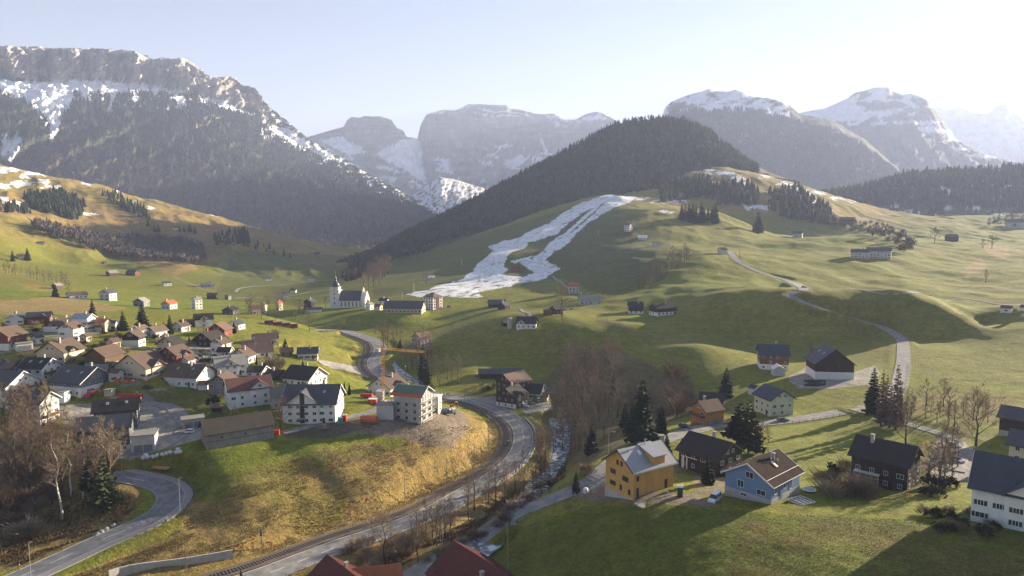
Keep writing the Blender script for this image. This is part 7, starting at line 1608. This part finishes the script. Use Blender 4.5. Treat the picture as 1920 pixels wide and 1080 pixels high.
boxy('white_cabin', 'small flat roofed white shed with steel frame behind the light blue house', 'shed', 1403, 893, 25, [('wall', M_whitep, lambda b: b.box(-1.9, 1.9, -1.2, 1.2, -1, 2.6)), ('roof', M_metalpole, lambda b: b.box(-2.1, 2.1, -1.4, 1.4, 2.6, 2.75)), ('frame', M_frame, lambda b: (b.tube([(1.4, -1, 2.7), (1.4, -1, 5.2)], [.07, .07], 5), b.tube([(-1.6, -1, 4.4), (1.4, -1, 5.2)], [.06, .06], 5)))], sc=1)
boxy('pergola', 'reddish timber pergola roof beside the conservatory chalet', 'pergola', 1740, 888, 22, [('beam', M_frame, (lambda x: lambda b: b.obox((x, 0, 2.3), (0, 1, 0), (1, 0, 0), (0, 0, 1), 2.2, .06, .06))(x)) for x in (-2.2, 2.2)] + [('deck_roof', ROOFS['redbrown'], lambda b: b.box(-2.1, 2.1, -2.1, 2.1, 2.2, 2.26))] + [('leg', WALLS['oldwood'], (lambda x, y: lambda b: b.box(x - .07, x + .07, y - .07, y + .07, -.5, 2.2))(x, y)) for x in (-2, 2) for y in (-2, 2)], sc=.9)
# flag
boxy('flagpole', 'red flag with white cross on a pole behind the conservatory chalet', 'flag', 1624, 838, 60, [('pole', M_whitep, lambda b: b.tube([(0, 0, -.3), (0, 0, 3.6)], [.05, .03], 6)), ('flag', M_red, lambda b: b.box(.04, .9, -.01, .01, 2.5, 3.4)), ('cross', M_whitep, lambda b: (b.box(.4, .54, -.016, .016, 2.65, 3.25), b.box(.2, .39, -.016, .016, 2.88, 3.02), b.box(.55, .74, -.016, .016, 2.88, 3.02)))], sc=1)
# --- poles
def pole(u, vb, vt, label, arm=None, m=None, r=.07, name='street_lamp', cat='street lamp', group=None, rz=0):
    p = hit(u, vb); h = (vb - vt) * p.y / 1280; e = empty(name, tuple(p), rz); tag(e, label, cat, group)
    mb = MB(); mb.tube([(0, 0, -.3), (0, 0, h)], [r, r * .6], 8); mb.build('pole', m or M_metalpole, e)
    if arm == 'lamp': mb = MB(); mb.box(-.05, .75, -.12, .12, h - .02, h + .08); mb.build('lamp_head', M_darkpole, e)
    elif arm == 'curved': mb = MB(); mb.tube([(0, 0, h), (.15, 0, h + .5), (.6, 0, h + .75), (1.2, 0, h + .7)], [.05, .045, .04, .035], 6); mb.build('arm', M_metalpole, e); mb = MB(); mb.box(1.0, 1.75, -.13, .13, h + .60, h + .72); mb.build('lamp_head', M_metalpole, e)
    elif arm == 'wire':
        mb = MB(); mb.tube([(0, 0, h * .82), (2.3, 0, h * .9)], [.03, .03], 4); mb.tube([(0, 0, h * .98), (2.3, 0, h * .9)], [.02, .02], 4); mb.build('bracket', M_darkpole, e)
    return e, Vector((p.x, p.y, p.z + h * .9))
for u, vb, vt, l in [(58,1082,1011,'street lamp at the lower corner of the hill road'),(229,889,824,'street lamp beside the slate roofed dark house'),(338,962,892,'street lamp on the outer side of the hairpin'),(830,1032,963,'street lamp on the grass strip by the stream'),(952,1072,972,'tall street lamp on the meadow edge by the side road')]:
    pole(u, vb, vt, l, 'lamp')
pole(1141, 856, 812, 'curved arm street lamp beside the stream lane', 'curved')
tops = []
for u, vb, vt in [(657,976,918),(759,941,886),(838,906,857),(889,875,829),(916,842,785),(917,800,762),(899,781,742),(871,759,732),(832,748,695),(688,692,632),(668,679,656),(349,1073,1008)]:
    e, t = pole(u, vb, vt, 'overhead line mast along the railway', 'wire', M_darkpole, .09, 'line_mast', 'mast', 'railway line masts', 0.0); tops.append(t)
for a_, b_ in zip(tops[:10], tops[1:11]):
    mid_w = [a_ + (b_ - a_) * (k / 6) + Vector((0, 0, -.5 * math.sin(math.pi * k / 6))) for k in range(7)]; o_w = bpy.data.objects.new('overhead_wire', None); e = empty('overhead_wire', tuple(a_)); tag(e, 'overhead wire span between two railway masts', 'wire', 'overhead wires of the railway'); bpy.data.objects.remove(o_w)
    mb = MB(); mb.tube([p_ - a_ for p_ in mid_w], [.03] * 7, 4); mb.build('contact_wire', M_darkpole, e)
boxy('signal', 'black railway signal on a post beside the track', 'railway signal', 491, 1029, -20, [('pole', M_darkpole, lambda b: b.tube([(0, 0, -.3), (0, 0, 4.2)], [.09, .09], 8)), ('signal_head', M_darkpole, lambda b: (b.box(-.35, .35, -.1, .1, 3.2, 4.4), b.lathe([(.09, -.02), (.09, .02)], 8, (0, -.12, 3.9)))), ('ladder', M_metalpole, lambda b: [b.tube([(.2, .2, z), (.5, .2, z)], [.02, .02], 4) for z in np.linspace(.3, 3, 9)])], sc=1)
for u, v, l in [(501,1033,'red and white marker post where the rails pass the signal'),(699,980,'red and white marker post on the road shoulder'),(833,921,'red and white marker post near the bend')]:
    boxy('marker_post', l, 'marker post', u, v, 0, [('post', M_whitep, lambda b: b.tube([(0, 0, -.1), (0, 0, 1.4)], [.07, .07], 6)), ('band', M_red, lambda b: (b.lathe([(.09, .4), (.09, .7)], 8), b.lathe([(.09, 1.0), (.09, 1.3)], 8)))], sc=1)
boxy('marker_post', 'red marker post on the verge of the hill road', 'marker post', 37, 1070, 0, [('post', M_red, lambda b: b.tube([(0, 0, -.1), (0, 0, 1.8)], [.07, .07], 6)), ('band', M_whitep, lambda b: b.lathe([(.09, 1.3), (.09, 1.5)], 8))], sc=1)
for u, vb, vt, l in [(1343,556,512,'white lift pylon'),(843,542,518,'slim mast beside the ski run'),(1388,490,472,'short post near the lane'),]: pass
for u, vb, vt, l in [(776,548,530,'slender lamp mast beside the ski run'),(1122,440,430,'far ski lift pylon'),(866,498,486,'ski lift pylon at the dark slope'),(754,560,546,'short mast behind the sports hall'),(1387,482,468,'wooden post beside the tiny dark roofed barn')]: pole(u, vb, vt, l, None, M_whitep if 'wooden' not in l else M_darkpole, .14, 'mast', 'mast')
for u, v in [(583,612),(610,614)]: pass
# --- crane
p = hit(719, 757); s = p.y / 1280; hC = (757 - 652) * s; cr = empty('tower_crane', tuple(p), R_(-22)); tag(cr, 'yellow tower crane standing beside the house shell', 'crane')
mb = MB(); w = .45
for x in (-w, w):
    for y in (-w, w): mb.tube([(x, y, 0), (x, y, hC)], [.06, .06], 4)
nz = 16
for k in range(nz):
    z0, z1 = hC * k / nz, hC * (k + 1) / nz
    for a, b in (((-w, -w), (w, -w)), ((w, -w), (w, w)), ((w, w), (-w, w)), ((-w, w), (-w, -w))): mb.tube([(*a, z0), (*b, z1)], [.03, .03], 4); mb.tube([(*a, z1), (*b, z1)], [.03, .03], 4)
mb.build('mast', M_yellow, cr)
Lj = (803 - 719) * s * 1.06; mb = MB(); nj = 22
for y, z in ((-.4, 0), (.4, 0), (0, .9)): mb.tube([(-2.5, y, hC + z), (Lj, y, hC + z * (1 if z == 0 else .8))], [.045, .04], 4)
for k in range(nj):
    x0, x1 = Lj * k / nj, Lj * (k + 1) / nj; zt = .85
    mb.tube([(x0, -.4, hC), ((x0 + x1) / 2, 0, hC + zt)], [.028, .028], 4); mb.tube([((x0 + x1) / 2, 0, hC + zt), (x1, .4, hC)], [.028, .028], 4); mb.tube([(x0, -.4, hC), (x0, .4, hC)], [.025, .025], 4)
mb.build('jib', M_yellow, cr)
mb = MB(); mb.box(-2.8, -1.2, -.6, .6, hC - .9, hC + .3); mb.build('counterweight', M_conc, cr); mb = MB(); mb.box(-.9, .9, -.9, .9, 0, 1.2); mb.box(-2.2, 2.2, -2.2, 2.2, -.3, .25); mb.build('ballast_base', M_conc, cr)
mb = MB(); mb.tube([(0, 0, hC), (0, 0, hC + 1.6)], [.25, .1], 4); mb.build('tower_head', M_yellow, cr)
mb = MB(); mb.tube([(Lj * .55, 0, hC), (Lj * .55, 0, hC - 5)], [.03, .03], 4); mb.box(Lj * .55 - .2, Lj * .55 + .2, -.2, .2, hC - 5.6, hC - 5); mb.build('hook', M_darkpole, cr)
# --- red train at the far end of the line
tp_ = [hit(u, v) for u, v in [(496,607),(512,609.5),(528,611.5),(543,613.5),(558,616.5)]]
for k, (a, b) in enumerate(zip(tp_[:-1], tp_[1:])):
    d = b - a; L = d.length * .99; e = empty('train_carriage', tuple((a + b) / 2 - Vector((0, 0, .3))), math.atan2(d.y, d.x)); tag(e, ['last red carriage of the train entering the cutting', 'third red carriage of the train', 'second red carriage of the train', 'leading red carriage with dark cab window'][k], 'train carriage', 'red train carriages')
    mb = MB(); mb.prism([(-1.1, .5), (1.1, .5), (1.15, 2.3), (.8, 2.75), (-.8, 2.75), (-1.15, 2.3)], -L / 2, L / 2); bo = mb.build('body', mat('train red', (.25, .035, .035), .5, .1, 1), e)
    mb = MB(); mb.box(-L / 2 + .4, L / 2 - .4, -1.18, -1.1, 1.4, 2.0); mb.build('windows', M_glass, e); mb = MB(); mb.box(-L / 2, L / 2, -.7, .7, 2.75, 2.9); mb.build('roof', M_conc, e)
# --- people and horse, grown from posed skeletons
def skin_body(name, verts, edges, radii, m, parent, root=0, sub=1):
    me = bpy.data.meshes.new(name); me.from_pydata(verts, edges, []); o = link(bpy.data.objects.new(name, me), parent)
    sk = o.modifiers.new('skin', 'SKIN'); L = me.skin_vertices[0] if me.skin_vertices else None
    if L is None: bpy.context.view_layer.objects.active = o; 
    for i, r_ in enumerate(radii): me.skin_vertices[0].data[i].radius = (r_, r_)
    me.skin_vertices[0].data[root].use_root = True
    ss = o.modifiers.new('sub', 'SUBSURF'); ss.levels = sub; ss.render_levels = sub; me.materials.append(m); return o
def person(u, v, label, top, legs, hair, rz=0, stride=.18, lean=.03, sc=SC):
    p = hit(u, v); e = empty('person', (p.x, p.y, p.z + .04), rz); e.scale = (sc,) * 3; tag(e, label, 'person')
    V = [(0,0,.95),(0,lean,1.2),(0,lean*1.5,1.42),(0,lean*2,1.52),(0,lean*2.5,1.64),(0,lean*2.5,1.74),(.18,lean*1.5,1.40),(.24,-.06,1.15),(.22,.08,.92),(.22,.12,.84),(-.18,lean*1.5,1.40),(-.24,.08,1.15),(-.22,.16,.92),(-.22,.2,.84),
         (.09,0,.90),(.10,stride*.6,.50),(.10,stride,.08),(.10,stride+.14,.05),(-.09,0,.90),(-.10,-stride*.3,.50),(-.10,-stride,.10),(-.10,-stride+.13,.05)]
    E_ = [(0,1),(1,2),(2,3),(3,4),(4,5),(2,6),(6,7),(7,8),(8,9),(2,10),(10,11),(11,12),(12,13),(0,14),(14,15),(15,16),(16,17),(0,18),(18,19),(19,20),(20,21)]
    Rr = [.14,.14,.13,.055,.095,.07,.07,.05,.038,.035,.07,.05,.038,.035,.10,.07,.045,.04,.10,.07,.045,.04]
    b = skin_body('body', V, E_, Rr, top, e)
    mb = MB(); mb.lathe([(.0, .10), (.075, .09), (.105, .03), (.10, -.04), (0, -.05)], 10, (0, lean * 2.5 - .01, 1.70)); mb.build('hair', hair, e, True)
    for s, y in ((1, stride), (-1, -stride)):
        mb = MB(); mb.tube([(s * .095, 0, .93), (s * .10, y * .5, .50), (s * .10, y, .12)], [.115, .085, .065], 8); mb.build('trouser_leg', legs, e)
    return e
M_skin = mat('pale jacket', (.50, .48, .46), .8); M_jeans = mat('dark trousers', (.06, .07, .10), .9); M_hair = mat('brown hair', (.06, .04, .025), .8); M_dark = mat('black leather', (.02, .02, .022), .5)
person(312, 980, 'person in a pale jacket walking down the hairpin pavement', M_skin, M_jeans, M_hair, .6)
# rider on a motorcycle
p = L_main[int(nm * .33)]; P_ = offs(L_main, 3.6, .06); k = min(range(len(P_)), key=lambda i: abs(proj(*P_[i])[0] - 841)); q = P_[k]; d = P_[k + 1] - P_[k]
mc = empty('motorcycle', tuple(q), math.atan2(d.y, d.x)); mc.scale = (SC,) * 3; tag(mc, 'dark motorcycle riding on the main road', 'motorcycle')
for x in (-.7, .7): mb = MB(); mb.tube([(x, -.07, .32), (x, .07, .32)], [.32, .32], 14); mb.build('wheel', M_tyre, mc)
mb = MB(); mb.tube([(-.75, 0, .75), (-.2, 0, .72), (.25, 0, .88), (.45, 0, .8)], [.1, .17, .2, .1], 8); mb.build('body', M_dark, mc); mb = MB(); mb.tube([(.7, 0, .32), (.45, 0, .95), (.35, 0, 1.08)], [.05, .05, .04], 5); mb.tube([(.35, -.35, 1.05), (.35, .35, 1.05)], [.03, .03], 5); mb.build('fork', M_metalpole, mc)
e = empty('person', tuple(q), math.atan2(d.y, d.x)); e.scale = (SC,) * 3; tag(e, 'motorcyclist in black riding along the main road', 'person')
skin_body('body', [(-.2,0,.9),(-.12,0,1.15),(.02,0,1.38),(.06,0,1.48),(.1,0,1.62),(.02,.18,1.36),(.15,.26,1.15),(.34,.28,1.08),(.02,-.18,1.36),(.15,-.26,1.15),(.34,-.28,1.08),(-.1,.12,.88),(.25,.2,.75),(.05,.18,.35),(.18,.18,.3),(-.1,-.12,.88),(.25,-.2,.75),(.05,-.18,.35),(.18,-.18,.3)],
          [(0,1),(1,2),(2,3),(3,4),(2,5),(5,6),(6,7),(2,8),(8,9),(9,10),(0,11),(11,12),(12,13),(13,14),(0,15),(15,16),(16,17),(17,18)], [.14,.15,.13,.06,.12,.07,.05,.04,.07,.05,.04,.1,.08,.05,.045,.1,.08,.05,.045], M_dark, e)
mb = MB(); mb.lathe([(0, .16), (.1, .13), (.145, .03), (.13, -.08), (0, -.1)], 12, (.1, 0, 1.64)); mb.build('helmet', M_dark, e, True)
# grazing horse
p = hit(994, 782); e = empty('horse', (p.x, p.y, p.z), R_(170)); e.scale = (SC * 1.05,) * 3; tag(e, 'dark brown horse grazing in the paddock inside the road bend', 'horse')
hb = skin_body('body', [(-.65,0,1.18),(-.2,0,1.12),(.3,0,1.12),(.62,0,1.2),(.95,0,1.05),(1.2,0,.62),(1.32,0,.32),(1.4,0,.12),
 (-.7,.16,1.0),(-.55,.17,.72),(-.78,.17,.46),(-.72,.17,.06),(-.7,-.16,1.0),(-.55,-.17,.72),(-.78,-.17,.46),(-.72,-.17,.06),(.55,.15,.95),(.52,.16,.5),(.5,.16,.06),(.55,-.15,.95),(.6,-.16,.5),(.66,-.16,.06)],
 [(0,1),(1,2),(2,3),(3,4),(4,5),(5,6),(6,7),(0,8),(8,9),(9,10),(10,11),(0,12),(12,13),(13,14),(14,15),(3,16),(16,17),(17,18),(3,19),(19,20),(20,21)], [.27,.29,.28,.25,.17,.12,.11,.07,.17,.11,.06,.05,.17,.11,.06,.05,.13,.06,.05,.13,.06,.05], mat('bay coat', (.045, .025, .016), .6), e, 1)
mb = MB(); mb.tube([(-.9, 0, 1.25), (-1.0, 0, .9), (-.98, 0, .5)], [.05, .07, .03], 6); mb.build('tail', M_dark, e); mb = MB(); mb.obox((.95, 0, 1.02), (.55, 0, -.8), (0, 1, 0), (.8, 0, .55), .42, .03, .16); mb.build('mane', M_dark, e)
for s in (-1, 1): mb = MB(); mb.tube([(1.2, s * .06, .68), (1.15, s * .09, .84)], [.04, .01], 5); mb.build('ear', M_dark, e)
# paddock post with white sign
boxy('paddock_post', 'pale paddock post with a white box beside the road bend', 'post', 962, 779, 0, [('post', M_metalpole, lambda b: b.tube([(0, 0, -.2), (0, 0, 1.3)], [.06, .06], 6)), ('box', M_whitep, lambda b: b.box(-.3, .3, -.2, .2, 1.1, 1.6))], sc=1)
# roadside reflector posts
pp = even(offs(L_side[6:70], 2.9), 9)
for p in pp[:14]:
    e = empty('reflector_post', tuple(p)); tag(e, 'slim roadside reflector post along the side road', 'reflector post', 'reflector posts of the side road'); mb = MB(); mb.box(-.05, .05, -.04, .04, -.2, .8); mb.build('post', M_whitep, e); mb = MB(); mb.box(-.055, .055, -.045, .045, .6, .7); mb.build('reflector', M_darkpole, e)
# boulders beside the hill road, manure heap, rocks in the stream
def rock(u, v, r_, label, group, m=None):
    p = hit(u, v); n = 7; V = []; 
    mb = MB(); k = 9
    for i, (rr, z) in enumerate([(1.0, -.3), (1.05, .15), (.85, .5), (.4, .72), (0.02, .78)]):
        for j in range(k): a = 6.283 * j / k; q = r_ * rr * rng.uniform(.78, 1.15); V.append((q * math.cos(a), q * math.sin(a), z * r_ * rng.uniform(.9, 1.1)))
    mb.add(V, [(i * k + j, i * k + (j + 1) % k, (i + 1) * k + (j + 1) % k, (i + 1) * k + j) for i in range(4) for j in range(k)])
    o = mb.build('boulder', m or mat('grey stone', (.26, .25, .235), .9, .3, 2)); o.location = p; tag(o, label, 'boulder', group)
for u, v in [(213,986),(199,993),(190,998),(182,1003)]: rock(u, v, .8, 'mossy boulder on the inner bank of the hill road', 'boulders on the bank')
for k in range(26):
    i = int(rng.uniform(4, len(L_river) - 4)); q = L_river[i]; o_ = offs(L_river, rng.uniform(-4.2, 4.2))[i]; u, v = proj(o_.x, o_.y, o_.z - .7); rock(float(u), float(v), rng.uniform(.35, .9), 'grey boulder lying in the stream bed', 'boulders in the stream')
boxy('manure_heap', 'dark manure heap in front of the big barn', 'heap', 1527, 722, 0, [('heap', mat('manure', (.045, .035, .028), .95, .3, 1.5), lambda b: b.add([(4.2 * math.cos(a) * f, 2.1 * math.sin(a) * f, z + rng.uniform(-.12, .12)) for f, z in ((1, -.1), (.85, .6), (.55, .95), (.2, 1.05)) for a in np.linspace(0, 6.283, 17)[:-1]], [(i * 16 + j, i * 16 + (j + 1) % 16, (i + 1) * 16 + (j + 1) % 16, (i + 1) * 16 + j) for i in range(3) for j in range(16)] + [tuple(48 + j for j in range(16))])), ('edge_wall', M_conc, lambda b: b.box(-4.6, 4.6, 2.2, 2.4, -.3, .6))], sc=1)
# silo by the mound farm
boxy('silo', 'pale round silo beside the white farmhouse on the mound', 'silo', 956, 614, 0, [('shell', M_conc, lambda b: b.lathe([(1.5, -1), (1.5, 5.0), (1.2, 5.6), (0, 5.9)], 16)), ('ladder', M_metalpole, lambda b: b.box(-.2, .2, -1.62, -1.5, 0, 5.4))], sc=1)
# ================================================================ AIR
hz = bpy.data.materials.new('valley haze'); hz.use_nodes = True; t = hz.node_tree
for n in list(t.nodes):
    if n.type == 'BSDF_PRINCIPLED': t.nodes.remove(n)
pv = t.nodes.new('ShaderNodeVolumePrincipled'); pv.inputs['Color'].default_value = (.50, .61, .95, 1); pv.inputs['Density'].default_value = 1.3e-4
pv.inputs['Anisotropy'].default_value = .13
out = [n for n in t.nodes if n.type == 'OUTPUT_MATERIAL'][0]
t.links.new(pv.outputs[0], out.inputs['Volume'])
hb = MB(); hb.box(-20500, 20500, -400, 14800, float(ZG.min()) - 12, 1780)
tag(hb.build('haze', hz), kind='stuff')
